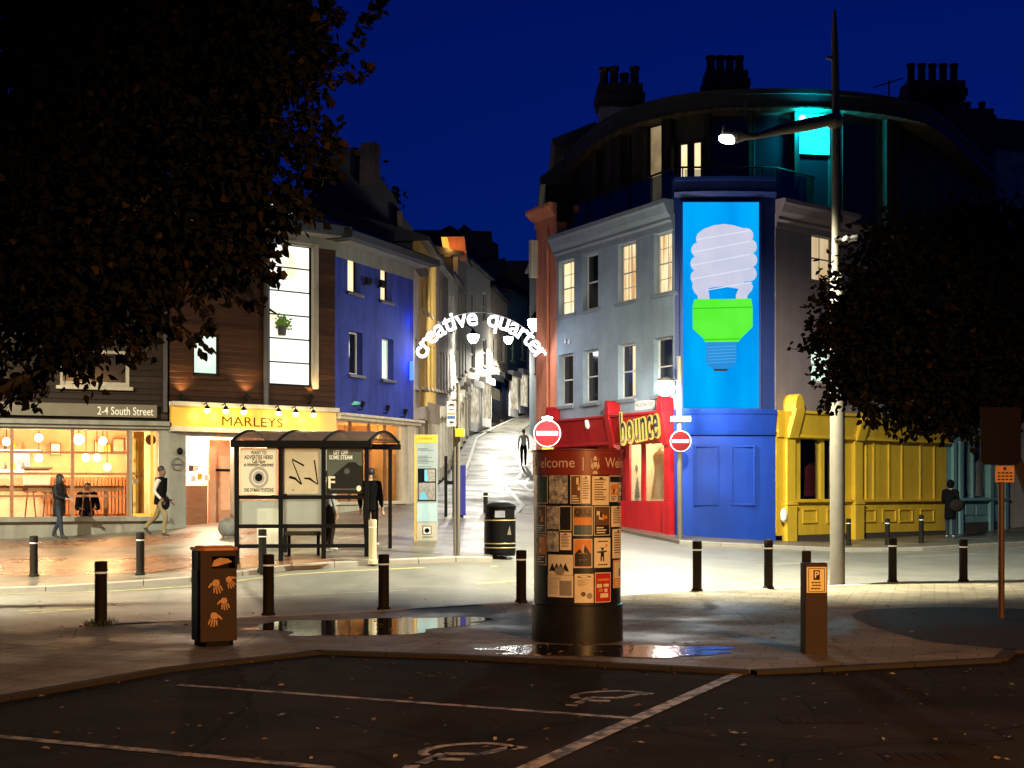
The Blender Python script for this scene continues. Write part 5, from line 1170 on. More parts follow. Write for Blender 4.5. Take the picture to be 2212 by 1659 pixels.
# arch of lit letters across the street
o = root('letter_arch', at(1036, 690, 44.3), 'arch of white lit letters reading creative quarter across the street', 'illuminated sign')
def bez(p, t):
    a = [Vector(q) for q in p]; return a[0]*(1-t)**3+a[1]*3*t*(1-t)**2+a[2]*3*t*t*(1-t)+a[3]*t**3
Y0 = 44.3; P_ = [(903, 772), (930, 668), (1105, 648), (1174, 768)]
F = Wall(-10, Y0, 10, Y0)
txt = 'creative quarter'; wd = {'c': 1, 'r': .75, 'e': 1.02, 'a': 1, 't': .7, 'i': .45, 'v': 1, ' ': .95, 'q': 1.05, 'u': 1.05}
tot = sum(wd[c] for c in txt); pts = [bez(P_, i/300) for i in range(301)]; cl = [0]
for i in range(300): cl.append(cl[-1]+(pts[i+1]-pts[i]).length)
acc = 0
for c in txt:
    s_ = (acc+wd[c]/2)/tot*cl[-1]; acc += wd[c]
    if c == ' ': continue
    i = next(k for k in range(1, 301) if cl[k] >= s_-1e-6); p = pts[i]; d = pts[i]-pts[i-1]; ang = math.atan2(-d.y, d.x)
    u, z = F.uz(p.x, p.y); q = MB(); ftext(q, F, c, u, z, .82, 0, 0, bold=.014, rot=ang*.85, depth=.07); q.build('letter', M['led'], o)
q = MB(); q.tube([F.p(*(lambda a: (a[0], -.12, a[1]+.18))(F.uz(pts[k].x, pts[k].y))) for k in range(0, 301, 12)], .02, 6)
a = F.uz(892, 775); q.tube([F.p(F.uz(893, 770)[0], -.12, F.uz(893, 770)[1]), F.p(F.uz(905, 765)[0], -.12, F.uz(905, 765)[1])], .02, 6); q.build('frame', M['steel'], o)
lamp('AREA', F.p(F.uz(1036, 720)[0], .25, F.uz(1036, 740)[1]), 160, (.95, .95, 1), o, to=F.p(F.uz(1036, 720)[0], 12, -1), size=(3.6, .5))
# boards and signs hung along the left side
for i, (px0, py0, px1, py1, Y, m, lb) in enumerate([(924, 868, 950, 912, 46, 'stone', 'blank grey projecting board above the street shop'), (1062, 835, 1080, 860, 80, 'stone', 'pale hanging board by the black shopfront'), (1007, 812, 1018, 828, 66, 'darkbrown', 'small dark pointed banner on the white house')]):
    q = MB(); a = [at(px0, py0, Y), at(px1, py0+8, Y), at(px1, py1+6, Y), at(px0, py1, Y)]; q.add([v for v in a]+[v+Vector((0, .1, 0)) for v in a], MB.BF); o = q.build('hanging_board', M[m], None); tag(o, lb, 'sign')
# ================================================================ street furniture
def base(px, py, off=0): return onground(px, py, off)
# ---- bollards
def bollard(m, label, group):
    o = root('bollard', (0, 0, 0), label, 'bollard', group)
    q = MB(); q.lathe((0, 0, 0), [(.1, -.05), (.1, .03), (.08, .05), (.078, .70)], 20); q.build('post', m, o, smooth=True)
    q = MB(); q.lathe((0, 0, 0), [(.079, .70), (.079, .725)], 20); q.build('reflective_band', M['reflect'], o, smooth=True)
    q = MB(); q.lathe((0, 0, 0), [(.082, .7251), (.082, .85), (.074, .865), (.03, .87)], 20); q.build('cap', m, o, smooth=True)
    return o
M['bolwood'] = mat('weathered dark post', (.016, .013, .01), .7, spec=.12, var=.3, scale=5, stretch=(1, 1, .3))
M['bolpale'] = mat('weathered pale post', (.5, .43, .27), .7, var=.25, scale=5, stretch=(1, 1, .3))
B0 = bollard(M['bolwood'], '', 'bollards along the near kerb'); first = True
near = [(218, 1350, 138, 'bollard with grass at its foot, left of the hand-print bin'), (580, 1330, 133, 'bollard just right of the hand-print bin'), (829, 1317, 120, 'bollard behind the long puddle, midway between bin and poster pillar'), (1126, 1302, 114, 'bollard just left of the poster pillar'), (1506, 1277, 109, 'bollard in front of the blue corner door panels'), (1660, 1272, 107, 'bollard in front of the joint between blue corner and yellow shop'), (1928, 1258, 96, 'bollard first to the right of the tall lamp column'), (2081, 1256, 91, 'bollard nearest the brown signpost on the right')]
for px, py, h, lb in near:
    o = B0 if first else copy_tree(B0); first = False
    p = base(px, py); o.location = p; k = h*p.y/FPX/.87; o.scale = (1, 1, k); o['label'] = lb
for px, py, h, lb in [(73, 1245, 88, 'leftmost bollard on the far pavement, near the walking woman'), (303, 1242, 92, 'far bollard below the man in the white sleeved top'), (567, 1232, 89, 'far bollard standing in front of the bus shelter')]:
    o = copy_tree(B0); p = base(px, py); o.location = p; o.scale = (1, 1, h*p.y/FPX/.87); o['label'] = lb; o['group'] = 'bollards along the far kerb'
B1 = bollard(M['bolpale'], 'pale weathered bollard at the right end of the bus shelter', None)
p = base(805, 1213); B1.location = p; B1.scale = (1, 1, 91*p.y/FPX/.87)
for px, py, h, lb in [(1833, 1178, 58, 'far bollard in front of the yellow shop, right behind the lamp column'), (1917, 1177, 57, 'far bollard in the middle of the yellow panels'), (1990, 1173, 61, 'far bollard nearest the figure in black'), (1049, 1108, 44, 'small bollard half hidden behind the black litter bin')]:
    o = copy_tree(B0); p = base(px, py); o.location = p; o.scale = (.85, .85, h*p.y/FPX/.87); o['label'] = lb; o['group'] = 'bollards across the road'
q = MB(); rr = random.Random(3); p = base(218, 1350)
for k in range(160):
    a = rr.uniform(0, 6.28); d = rr.uniform(.09, .24); c = p+Vector((math.cos(a)*d, math.sin(a)*d, 0)); s_ = Vector((-math.sin(a), math.cos(a), 0))*.008; q.add([c-s_, c+s_, c+Vector((math.cos(a)*.04, math.sin(a)*.04, rr.uniform(.03, .11)))], [(0, 1, 2)])
tag(q.build('grass', mat('grass blades', (.06, .1, .03), .8), None), kind='stuff')
# ---- hand-print bin (near, left)
p = base(462, 1393); o = root('litter_bin', (0, 0, 0), 'brown metal litter bin with orange hand prints on its front', 'litter bin'); hb = o
M['rust'] = mat('brown weathered steel', (.045, .022, .011), .6, var=.3, scale=4, bump=.15, col2=(.032, .016, .009), spec=.25)
M['handprint'] = mat('orange hand print paint', (.75, .42, .16), .6, scale=14, col2=(.5, .24, .08))
wd_, dp, ch_, H = .45, .41, .08, 1.13
def octo(w, d, c): return [(-w/2+c, -d/2), (w/2-c, -d/2), (w/2, -d/2+c), (w/2, d/2-c), (w/2-c, d/2), (-w/2+c, d/2), (-w/2, d/2-c), (-w/2, -d/2+c)]
q = MB(); q.prism(octo(wd_-.06, dp-.06, .06), 0, .06); q.build('foot', M['black'], o)
FB = Wall(-wd_/2, -dp/2, wd_/2, -dp/2)
op = (.15, .42, .88, 1.02)
q = MB(); wall_mesh(q, FB, ch_*.25, wd_-ch_*.25, .06, 1.08, [op], .03); q.build('front_panel', M['rust'], o)
q = MB(); q.prism([(-wd_/2+.02, -dp/2+.031), (wd_/2-.02, -dp/2+.031), (wd_/2, -dp/2+.06), (wd_/2, dp/2-ch_), (wd_/2-ch_, dp/2), (-wd_/2+ch_, dp/2), (-wd_/2, dp/2-ch_), (-wd_/2, -dp/2+.06)], .0605, .86); q.prism([(-wd_/2+.02, -dp/2+.2), (wd_/2-.02, -dp/2+.2), (wd_/2, dp/2-ch_), (-wd_/2, dp/2-ch_)], .861, 1.08); q.fbox(FB, 0, .04, -.2, -.032, .861, 1.08); q.fbox(FB, wd_-.04, wd_, -.2, -.032, .861, 1.08); q.build('body', M['black'], o, bevel=.006)
q = MB(); q.prism(octo(wd_+.02, dp+.02, .07), 1.081, 1.12); q.prism(octo(wd_-.06, dp-.06, .07), 1.1201, 1.135); q.build('lid', mat('orange lid', (.5, .2, .05), .4), o, bevel=.01)
q = MB(); q.fpoly(FB, [(.17, .9), (.2, .97), (.27, 1.0), (.36, .985), (.41, .95), (.34, .93), (.24, .905)], -.12, -.1); q.build('notice', M['handprint'], o)
def hand(cx_, cz_, rot, s, mirror=1):
    q = MB(); P = lambda x, y: (cx_+s*(mirror*x*math.cos(rot)-y*math.sin(rot)), cz_+s*(mirror*x*math.sin(rot)+y*math.cos(rot)))
    q.fpoly(FB, [P(*a) for a in [(-.42, -.1), (-.35, -.5), (.1, -.62), (.4, -.4), (.42, .05), (.1, .18), (-.3, .15)]], .0005, .004)
    for i, (x, a, l) in enumerate([(-.36, .22, .62), (-.12, .06, .8), (.13, -.06, .78), (.36, -.2, .6)]):
        d = Vector((math.sin(-a), math.cos(a))); n = Vector((d.y, -d.x))*.085; b0 = Vector((x, .22)); b1 = b0+d*l
        q.fpoly(FB, [P(*(b0-n)), P(*(b0+n)), P(*(b1+n*.8)), P(*(b1+d*.06)), P(*(b1-n*.8))], .0005, .004)
    q.fpoly(FB, [P(*a) for a in [(.44, -.3), (.5, -.42), (.95, -.05), (.98, .08), (.88, .1), (.46, -.12)]], .0005, .004)
    q.build('hand_print', M['handprint'], o)
for a in [(.2, .7, R(195), .1), (.35, .74, R(205), .085, -1), (.29, .5, R(192), .088), (.17, .33, R(170), .1, -1)]: hand(*a)
o.location = p; o.rotation_euler.z = R(27)
# ---- poster pillar
p = base(1247, 1381); o = root('poster_pillar', (0, 0, 0), 'round black poster pillar with a red Welcome band on the near pavement', 'advertising pillar')
PR = .515; HP = 2.24
q = MB(); q.lathe((0, 0, 0), [(PR+.025, 0), (PR+.025, .43), (PR, .44), (PR, HP-.3)], 64); q.build('drum', mat('black drum', (.012, .013, .013), .35, var=.4, scale=3), o, smooth=True)
q = MB(); q.lathe((0, 0, 0), [(PR+.015, HP-.299), (PR+.015, HP-.02), (PR+.03, HP-.015), (PR+.03, HP), (.05, HP+.02)], 64); q.build('band', mat('red band', (.24, .035, .025), .4), o, smooth=True)
M['bandtext'] = mat('pale band lettering', (.75, .6, .5), .5)
def curved(mb, pts, fs, r, mi=0):
    mb.add([(r*math.sin(a/PR), -r*math.cos(a/PR), z) for a, z in pts], fs, mi)
def cpatch(mb, a0, a1, z0, z1, r, mi=0, n=None):
    n = n or max(2, int((a1-a0)/.04)); pts = []; fs = []
    for i in range(n+1):
        a = a0+(a1-a0)*i/n; pts += [(a, z0), (a, z1)]
    for i in range(n): fs.append((2*i, 2*i+2, 2*i+3, 2*i+1))
    curved(mb, pts, fs, r, mi)
def ctext(mb, s, a, z, size, r, mi=0, width=None, bold=0):
    vs, fs = glyphs(s, size, bold)
    if width:
        xs = [x for x, y in vs]; k = width/(max(xs)-min(xs)); vs = [(x*k, y) for x, y in vs]
    curved(mb, [(a+x, z+y) for x, y in vs], fs, r, mi)
q = MB(); zb = HP-.16
ctext(q, 'Welcome', -.36, zb, .17, PR+.019, width=.62); ctext(q, 'Welcome', .62, zb, .17, PR+.019, width=.62); ctext(q, '|', .04, zb, .17, PR+.019); ctext(q, 'Welcome', -1.3, zb, .17, PR+.019, width=.62)
q.build('lettering', M['bandtext'], o)
q = MB()    # small crest: helmeted head between wings over a shield
ca = .18
for pts in ([(-.02, .05), (0, .075), (.02, .05), (.02, .025), (-.02, .025)], [(-.055, .06), (-.035, .02), (-.05, -.04), (-.015, -.075), (-.025, -.02), (-.04, .03)], [(.055, .06), (.035, .02), (.05, -.04), (.015, -.075), (.025, -.02), (.04, .03)], [(-.02, .01), (.02, .01), (.022, -.03), (0, -.055), (-.022, -.03)], [(-.03, -.11), (.03, -.11), (.02, -.08), (-.02, -.08)]):
    curved(q, [(ca+x*1.1, zb+y*1.15) for x, y in pts], [tuple(range(len(pts)))], PR+.019)
q.build('crest', M['bandtext'], o)
PAL = [mat('poster '+n_, c, .35, var=.1, scale=6) for n_, c in [('black', (.02, .02, .022)), ('cream', (.88, .78, .55)), ('paper', (.82, .77, .66)), ('orange', (.75, .28, .05)), ('red', (.55, .03, .025)), ('blue', (.05, .12, .2)), ('green', (.03, .08, .06)), ('grey', (.3, .28, .26)), ('brown', (.16, .08, .04)), ('silver', (.6, .62, .62))]]
M['acetate'] = mat('wrinkled film with painted reflections', (.75, .78, .8), .2, bump=1.0, bscale=9, spec=1.0, col2=(.012, .012, .016), scale=14)  # lamp reflections on the film are put into its colour as pale blotches
def ppx(x): return math.asin(max(-.985, min(.985, (x-1248)/95)))*PR       # drawn pixel -> arc length
def pz(y): return (1381-y)/1381*0+ (1382-y)/387*HP*1.0
def poster(x0, y0, x1, y1, bgc, kind, label=None, rs=None):
    a0, a1 = ppx(x0), ppx(x1); z0, z1 = pz(y1), pz(y0); w, h = a1-a0, z1-z0; q = MB(); r = PR+.004; L = lambda k: PR+.004+.0015*k
    cpatch(q, a0, a1, z0, z1, r, 1); cpatch(q, a0+.008, a1-.008, z0+.008, z1-.008, L(1), bgc)
    X = lambda t: a0+w*t; Z = lambda t: z0+h*t; rr = random.Random(rs or int(x0*7+y0))
    ink = 0 if bgc in (1, 2, 7, 9) else 1
    if kind == 'text':
        for k in range(9):
            t = .88-.085*k; cpatch(q, X(.12), X(.12+rr.uniform(.5, .76)), Z(t-.022), Z(t+.014), L(2), 8 if ink == 0 else 2)
        cpatch(q, X(.4), X(.6), Z(.9), Z(.96), L(2), ink)
    elif kind == 'quiz':
        cpatch(q, X(.06), X(.94), Z(.36), Z(.62), L(2), 3); cpatch(q, X(.06), X(.94), Z(.05), Z(.36), L(2), 5); ctext(q, 'QUIZ', X(.5), Z(.79), h*.3, L(3), 0, width=w*.84, bold=.03)
    elif kind == 'pic':
        c = rr.choice([3, 5, 8, 2]); cpatch(q, X(.08), X(.92), Z(.35), Z(.94), L(2), c)
        for k in range(5): 
            x = rr.uniform(.12, .7); y = rr.uniform(.4, .75); ww = rr.uniform(.1, .25); cpatch(q, X(x), X(min(.9, x+ww)), Z(y), Z(min(.92, y+rr.uniform(.1, .25))), L(3), rr.choice([0, 1, 2, 3, 8]))
        for k in range(3): cpatch(q, X(.14), X(rr.uniform(.5, .86)), Z(.08+.085*k), Z(.12+.085*k), L(2), ink)
    elif kind == 'mount':
        cpatch(q, X(.06), X(.94), Z(.06), Z(.5), L(2), 0)
        pts = [(X(.1), Z(.5)), (X(.3), Z(.66)), (X(.45), Z(.54)), (X(.62), Z(.78)), (X(.88), Z(.5))]; curved(q, pts, [(0, 1, 2, 3, 4)], L(3), 0)
        cpatch(q, X(.46), X(.52), Z(.5), Z(.8), L(4), 2); cpatch(q, X(.25), X(.75), Z(.26), Z(.3), L(4), 8)
    elif kind == 'figure':
        cpatch(q, X(.2), X(.8), Z(.86), Z(.9), L(2), 8); cpatch(q, X(.36), X(.56), Z(.36), Z(.56), L(2), 0); cpatch(q, X(.4), X(.53), Z(.58), Z(.67), L(2), 0); cpatch(q, X(.32), X(.6), Z(.655), Z(.675), L(3), 0)
        cpatch(q, X(.35), X(.43), Z(.22), Z(.36), L(2), 0); cpatch(q, X(.49), X(.57), Z(.22), Z(.36), L(2), 0); cpatch(q, X(.16), X(.36), Z(.5), Z(.55), L(3), 0); cpatch(q, X(.56), X(.72), Z(.52), Z(.57), L(3), 0); cpatch(q, X(.65), X(.78), Z(.7), Z(.78), L(2), 3); cpatch(q, X(.2), X(.8), Z(.08), Z(.12), L(2), 8)
    elif kind == 'dots':
        pts = [(X(.5)+w*.36*math.cos(t), Z(.9)+h*.045*math.sin(t)) for t in [2*math.pi*k/16 for k in range(16)]]; curved(q, pts, [tuple(range(16))], L(2), 0)
        for k in range(5): cpatch(q, X(.15), X(rr.uniform(.5, .8)), Z(.78-.05*k), Z(.8-.05*k), L(2), 7)
        for x, y, r_ in ((.75, .5, .15), (.45, .3, .13), (.78, .24, .16), (.5, .1, .1), (.22, .2, .18)):
            pts = [(X(x)+w*r_*math.cos(t), Z(y)+w*r_*math.sin(t)) for t in [2*math.pi*k/14 for k in range(14)]]; curved(q, pts, [tuple(range(14))], L(3), rr.choice([7, 8, 2]))
    elif kind == 'news':
        for k in range(3): cpatch(q, X(.08), X(.55), Z(.9-.06*k), Z(.92-.06*k), L(2), 7)
        for k in range(11): cpatch(q, X(.06), X(.44), Z(.7-.055*k), Z(.715-.055*k), L(2), 7)
        cpatch(q, X(.5), X(.94), Z(.08), Z(.76), L(2), 7)
    elif kind == 'tents':
        for x in (.2, .38, .55, .72):
            curved(q, [(X(x-.14), Z(.18)), (X(x+.14), Z(.18)), (X(x), Z(.6))], [(0, 1, 2)], L(2), 0)
        pts = [(X(.5)+w*.2*math.cos(t), Z(.2)+h*.22*math.sin(t)) for t in [2*math.pi*k/14 for k in range(14)]]; curved(q, pts, [tuple(range(14))], L(3), 7)
    elif kind == 'redcard':
        for (xa, xb, ya, yb, c) in ((.1, .4, .5, .62, 2), (.5, .85, .52, .62, 1), (.2, .45, .36, .46, 3), (.55, .75, .34, .46, 2), (.3, .8, .16, .3, 1), (.15, .85, .72, .8, 3)): cpatch(q, X(xa), X(xb), Z(ya), Z(yb), L(2), c)
    elif kind == 'foil':
        cpatch(q, a0, a1, z0, z1, L(3), 10)
    return q.build('poster', PAL+[M['acetate']], o)
rows = [(1159, 1048, 1176, 1142, 6, 'none'), (1180, 1048, 1208, 1142, 0, 'foil'), (1212, 1048, 1232, 1142, 8, 'pic'), (1233, 1048, 1247, 1142, 2, 'text'), (1251, 1050, 1277, 1146, 1, 'text'), (1278, 1050, 1310, 1074, 0, 'none'), (1278, 1074, 1298, 1136, 2, 'pic'), (1300, 1074, 1340, 1140, 0, 'pic'),
 (1158, 1148, 1176, 1240, 5, 'pic'), (1180, 1148, 1200, 1200, 0, 'foil'), (1202, 1148, 1216, 1228, 0, 'none'), (1219, 1152, 1250, 1254, 8, 'quiz'), (1252, 1152, 1278, 1254, 0, 'pic'), (1282, 1152, 1303, 1226, 1, 'text'),
 (1180, 1204, 1198, 1304, 0, 'foil'), (1200, 1240, 1218, 1300, 2, 'text'), (1157, 1246, 1176, 1345, 6, 'pic'), (1220, 1260, 1251, 1362, 3, 'mount'), (1253, 1260, 1280, 1360, 1, 'figure'), (1284, 1232, 1302, 1332, 1, 'text'),
 (1181, 1312, 1219, 1382, 2, 'tents'), (1181, 1384, 1219, 1456, 2, 'news'), (1222, 1378, 1252, 1476, 1, 'dots'), (1255, 1374, 1281, 1476, 4, 'redcard'), (1284, 1338, 1302, 1430, 3, 'pic')]
# measured on an enlargement of 1900..2450 x 1500..2450 (photo pixels); convert to the 2212-wide grid
rows2 = [(195,555,265,725,6,'none'),(275,555,390,725,0,'foil'),(408,555,475,725,8,'pic'),(478,555,535,725,2,'text'),(546,560,658,735,1,'text'),(662,556,755,600,0,'none'),(662,602,722,715,2,'pic'),(724,602,752,720,0,'pic'),
 (192,738,255,905,5,'pic'),(262,740,334,880,0,'foil'),(338,740,414,890,0,'none'),(424,742,550,918,8,'quiz'),(558,742,665,918,0,'pic'),(674,742,754,868,1,'text'),
 (262,892,334,1015,0,'foil'),(342,900,414,1005,2,'text'),(192,915,256,1100,6,'pic'),(428,938,548,1112,3,'mount'),(560,932,668,1112,1,'figure'),(682,882,748,1060,1,'text'),
 (268,1034,424,1156,2,'tents'),(266,1158,426,1290,2,'news'),(434,1148,556,1322,1,'dots'),(565,1142,670,1322,4,'redcard'),(688,1072,746,1240,3,'pic')]
PZ = lambda y: (1500+y*.573)/1.736; PX = lambda x: (1900+x*.573)/1.736
for x0, y0, x1, y1, c, k in rows2: poster(PX(x0), PZ(y0), PX(x1), PZ(y1), c, k)
o.location = p
# ---- pay notice post
p = base(1758, 1411); o = root('pay_notice_post', (0, 0, 0), 'brown square post with an orange lit parking notice', 'parking sign')
q = MB(); q.box(-.125, .125, -.09, .09, -.05, .98); q.build('post', M['rust'], o, bevel=.01)
FN = Wall(-.11, -.092, .11, -.092); q = MB(); q.fbox(FN, 0, .22, 0, .012, .66, .94); pl = q.build('notice_plate', mat('amber notice', (.95, .72, .3), .4), o, bevel=.004)
q = MB(); q.fbox(FN, .075, .145, .0125, .014, .8, .905); ftext(q, FN, 'P', .11, .853, .1, .0155, 1, bold=.02)
for z, a in ((.765, .055), (.735, .06), (.7, .05)): 
    for k in range(3): q.fbox(FN, a+.034*k, a+.028+.034*k, .0125, .014, z, z+.014)
for h in ((.02, .2, .92, .926), (.02, .2, .674, .68), (.02, .026, .68, .92), (.194, .2, .68, .92)): q.fbox(FN, h[0], h[1], .0125, .0135, h[2], h[3])
q.build('printing', [M['maroon'], PAL[1]], pl); o.location = p; o.rotation_euler.z = R(4)
p = at(1742, 1190, 17.0); pb = Vector((p.x, 17, gz(p.x, 17))); q = MB(); q.box(p.x-.05, p.x+.05, 16.95, 17.05, pb.z-.05, p.z); q2 = q.build('stub_post', M['bolwood'], None, bevel=.01); tag(q2, 'thin dark stub post just behind the parking notice', 'post')
# ---- brown signpost on the right with reversed board
p = base(2163, 1336); o = root('signpost', p, 'brown signpost with a dark reversed board and a small amber notice at the right', 'signpost')
Y = p.y; zt = at(0, 948, Y).z; q = MB(); q.tube([p+Vector((0, 0, -.05)), Vector((p.x, Y, zt))], .043, 14); q.build('pole', mat('brown pole', (.09, .04, .018), .5), o, smooth=True)
a, c = at(2117, 880, Y-.06), at(2204, 1004, Y-.06); q = MB(); Fs = Wall(a.x, Y-.06, c.x, Y-.06); L = Fs.L
q.fpoly(Fs, [(.05, c.z), (L-.05, c.z), (L, c.z+.05), (L, a.z), (0, a.z), (0, c.z+.05)], 0, .03); bd = q.build('board', mat('dark board', (.008, .005, .003), .7, spec=.1), o)
a, c = at(2149, 1006, Y-.06), at(2190, 1042, Y-.06); Fs = Wall(a.x, Y-.06, c.x, Y-.06); q = MB(); q.fbox(Fs, 0, Fs.L, 0, .02, c.z, a.z); pl = q.build('notice_plate', mat('scuffed amber plate', (.75, .36, .1), .5, scale=9, col2=(.4, .16, .05)), o, bevel=.004)
q = MB(); h = a.z-c.z; q.fbox(Fs, .11, .15, .0205, .022, a.z-.06, a.z-.02)
for k in range(3):
    for j in range(4): q.fbox(Fs, .03+.055*j, .07+.055*j, .0205, .022, c.z+.03+.045*k, c.z+.05+.045*k)
q.build('printing', M['maroon'], pl)
# ---- tall lamp column
p = base(1809, 1262); o = root('lamp_column', p, 'tall pale lamp column with a curved arm and lit white lamp in front of the yellow shop', 'street lamp')
Y = p.y; zt = at(0, 22, Y).z; zk = at(0, 598, Y).z; za = at(0, 255, Y).z
q = MB(); q.lathe(p, [(.16, -.05), (.14, .02), (.135, zk-p.z), (.09, zk-p.z+.06)], 20); q.build('lower_pole', M['paleblk'], o, smooth=True)
x1 = at(1803, 0, Y).x
q = MB(); q.tube([(p.x-.02, Y, zk+.0), (p.x-.02, Y, za), (x1, Y, zt-.6), (x1, Y, zt)], [.088, .078, .062, .03], 16); q.build('upper_pole', M['paleblk'], o, smooth=True)
q = MB(); c = at(1803, 262, Y); q.ball(c, .17, .15, .17); q.build('knuckle', M['paleblk'], o, smooth=True)
arm = [at(1800, 258, Y-.1), at(1740, 270, Y-.2), at(1680, 281, Y-.3), at(1636, 294, Y-.35)]
q = MB(); q.tube(arm, [.11, .12, .09, .05], 14); q.build('arm', M['paleblk'], o, smooth=True)
hd = at(1575, 292, Y-.4); q = MB(); q.tube([arm[-1], at(1612, 294, Y-.37), at(1590, 291, Y-.4), at(1560, 285, Y-.4)], [.05, .07, .17, .12], 14); hdo = q.build('lamp_head', M['paleblk'], o, smooth=True)
q = MB(); q.ball(hd+Vector((0, 0, -.06)), .2, .14, .1); q.build('bulb', M['bulbwhite'], hdo, smooth=True)
q = MB(); c = at(1611, 277, Y-.37); q.tube([c-Vector((0, 0, .1)), c+Vector((0, 0, .1))], [.05, .03], 8); q.tube([c+Vector((0, 0, .1)), c+Vector((0, 0, .5))], .012, 6); q.build('sensor', M['paleblk'], hdo)
q = MB(); c = at(1799, 128, Y); q.tube([c+Vector((-.13, 0, .03)), c+Vector((.08, 0, 0))], [.02, .07], 8); q.build('collar', M['paleblk'], o)
lamp('SPOT', hd+Vector((0, 0, -.2)), LAMP_COLUMN_W, (1, .94, .7), o, .16, to=hd+Vector((-.3, 5, -8.4)), spot=126, blend=.65)
q = MB(); c = at(1815, 517, Y-.12); q.tube([c, c+Vector((.12, 0, -.02))], .03, 8); q.fbox(Wall(p.x-.2, Y-.12, p.x+.2, Y-.12), .1, .3, -.04, .04, c.z-.02, c.z+.02); o2 = root('security_camera', c, 'white bullet camera bracketed to the lamp column beside the round tree', 'camera'); q.build('bracket', M['steel'], o2)
q = MB(); c2 = at(1829, 517, Y-.2); q.ball(c2, .075); q.tube([c2, c2+Vector((.2, -.03, .03))], [.05, .055], 12); q.build('housing', M['white'], o2, smooth=True); q = MB(); q.tube([c2+Vector((.2, -.03, .03)), c2+Vector((.26, -.04, .04))], [.06, .05], 12); q.build('lens', M['black'], o2)
q = MB(); q.tube([at(1812, 300, Y-.1), at(1817, 420, Y-.12), at(1815, 500, Y-.13)], .012, 6); q.build('cable', M['black'], o)
# the next column of the same row stands to the left, beyond the picture, and lights that end of the road
c2 = copy_tree(o); c2.location = (-12.0, 21.2, gz(-12.0, 21.2)); c2.rotation_euler.z = R(0); c2['label'] = 'second pale lamp column of the row, on the near kerb left of the overhanging tree'; c2['group'] = 'lamp columns along the road'; o['group'] = c2['group']
for ch in c2.children:
    if ch.type == 'LIGHT': ch.data = ch.data.copy(); ch.data.energy = LAMP_COLUMN_W*1.5
# ---- post with the bright lamp and no-entry sign at the corner
p = base(1469, 1150); o = root('corner_lamp_post', p, 'pale post at the red shop corner with a dazzling lamp at its head', 'street lamp'); Y = 36.9; p = at(1469, 1150, Y); p = Vector((p.x, Y, gz(p.x, Y)))
zt = at(0, 770, Y).z; q = MB(); q.tube([p+Vector((0, 0, -.1)), Vector((p.x-.02, Y, zt))], .075, 16); q.build('pole', M['paleblk'], o, smooth=True)
c = at(1437, 836, Y-.25); q = MB(); q.tube([Vector((p.x-.02, Y, c.z+.2)), c+Vector((0, 0, .22))], .03, 8); q.build('arm', M['paleblk'], o)
q = MB(); q.ball(c, .26, .26, .25); q.build('bulb', M['bulbwhite'], o, smooth=True); q = MB(); q.lathe(c+Vector((0, 0, .15)), [(.24, 0), (.2, .07), (.05, .12)], 16); q.build('lamp_hood', M['paleblk'], o)
lamp('POINT', c+Vector((-.05, -.42, -.3)), CORNER_LAMP_W, (1, .98, .9), o, .2)
q = MB(); a = at(1452, 905, Y-.09); q.box(a.x-.05, a.x+.5, Y-.12, Y-.08, a.z-.07, a.z+.07); q.build('direction_arm', M['white'], o)
def no_entry(px, py, r, Y, label, post=None, red=None):
    c = at(px, py, Y); o = root('no_entry_sign', c, label, 'road sign', 'no entry signs at the street mouth'); Fd = Wall(c.x-1, Y, c.x+1, Y)
    def disc(mb, r, v0, v1, mi=0): mb.fpoly(Fd, [(1+r*math.cos(2*math.pi*k/40), c.z+r*math.sin(2*math.pi*k/40)) for k in range(40)], v0, v1, mi)
    q = MB(); disc(q, r, 0, .02); q.build('plate', M['signwhite'], o)
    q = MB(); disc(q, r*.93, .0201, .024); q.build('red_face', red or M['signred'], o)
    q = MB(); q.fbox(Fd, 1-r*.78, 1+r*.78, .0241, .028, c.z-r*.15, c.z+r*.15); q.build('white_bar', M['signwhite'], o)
    if post is not None:
        q = MB(); q.tube([(c.x, Y+.05, gz(c.x, Y)-.1), (c.x, Y+.05, c.z+r+.1)], .045, 12); q.build('pole', M['paleblk'], o, smooth=True)
    return o, c
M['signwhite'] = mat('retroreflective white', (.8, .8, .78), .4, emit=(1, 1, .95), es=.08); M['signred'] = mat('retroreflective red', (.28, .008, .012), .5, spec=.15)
no_entry(1470, 953, .285, Y-.14, 'no entry sign on the pale lamp post in front of the blue corner', red=mat('shaded sign red', (.1, .004, .006), .6, spec=.1))  # darker copy of the sign red; weak light is put into the colour
M['signred2'] = M['signred']
o, c = no_entry(1182, 936, .37, 37.0, 'dazzlingly lit no entry sign above the poster pillar', True)
q = MB(); q.lathe(c+Vector((0, -.1, .4)), [(.12, -.02), (.15, .02), (.06, .05)], 14); hl = q.build('sign_light', M['bulbwhite'], o); lamp('SPOT', c+Vector((0, -.32, .52)), 150, (1, .97, .93), o, .05, to=c+Vector((0, 0, -.1)), spot=100, blend=.6)
q = MB(); a = at(1171, 967, 36.95); e = at(1195, 992, 36.95); q.box(a.x, e.x, 36.9, 36.93, e.z, a.z); q.build('yellow_plate', M['signyellow'], o)
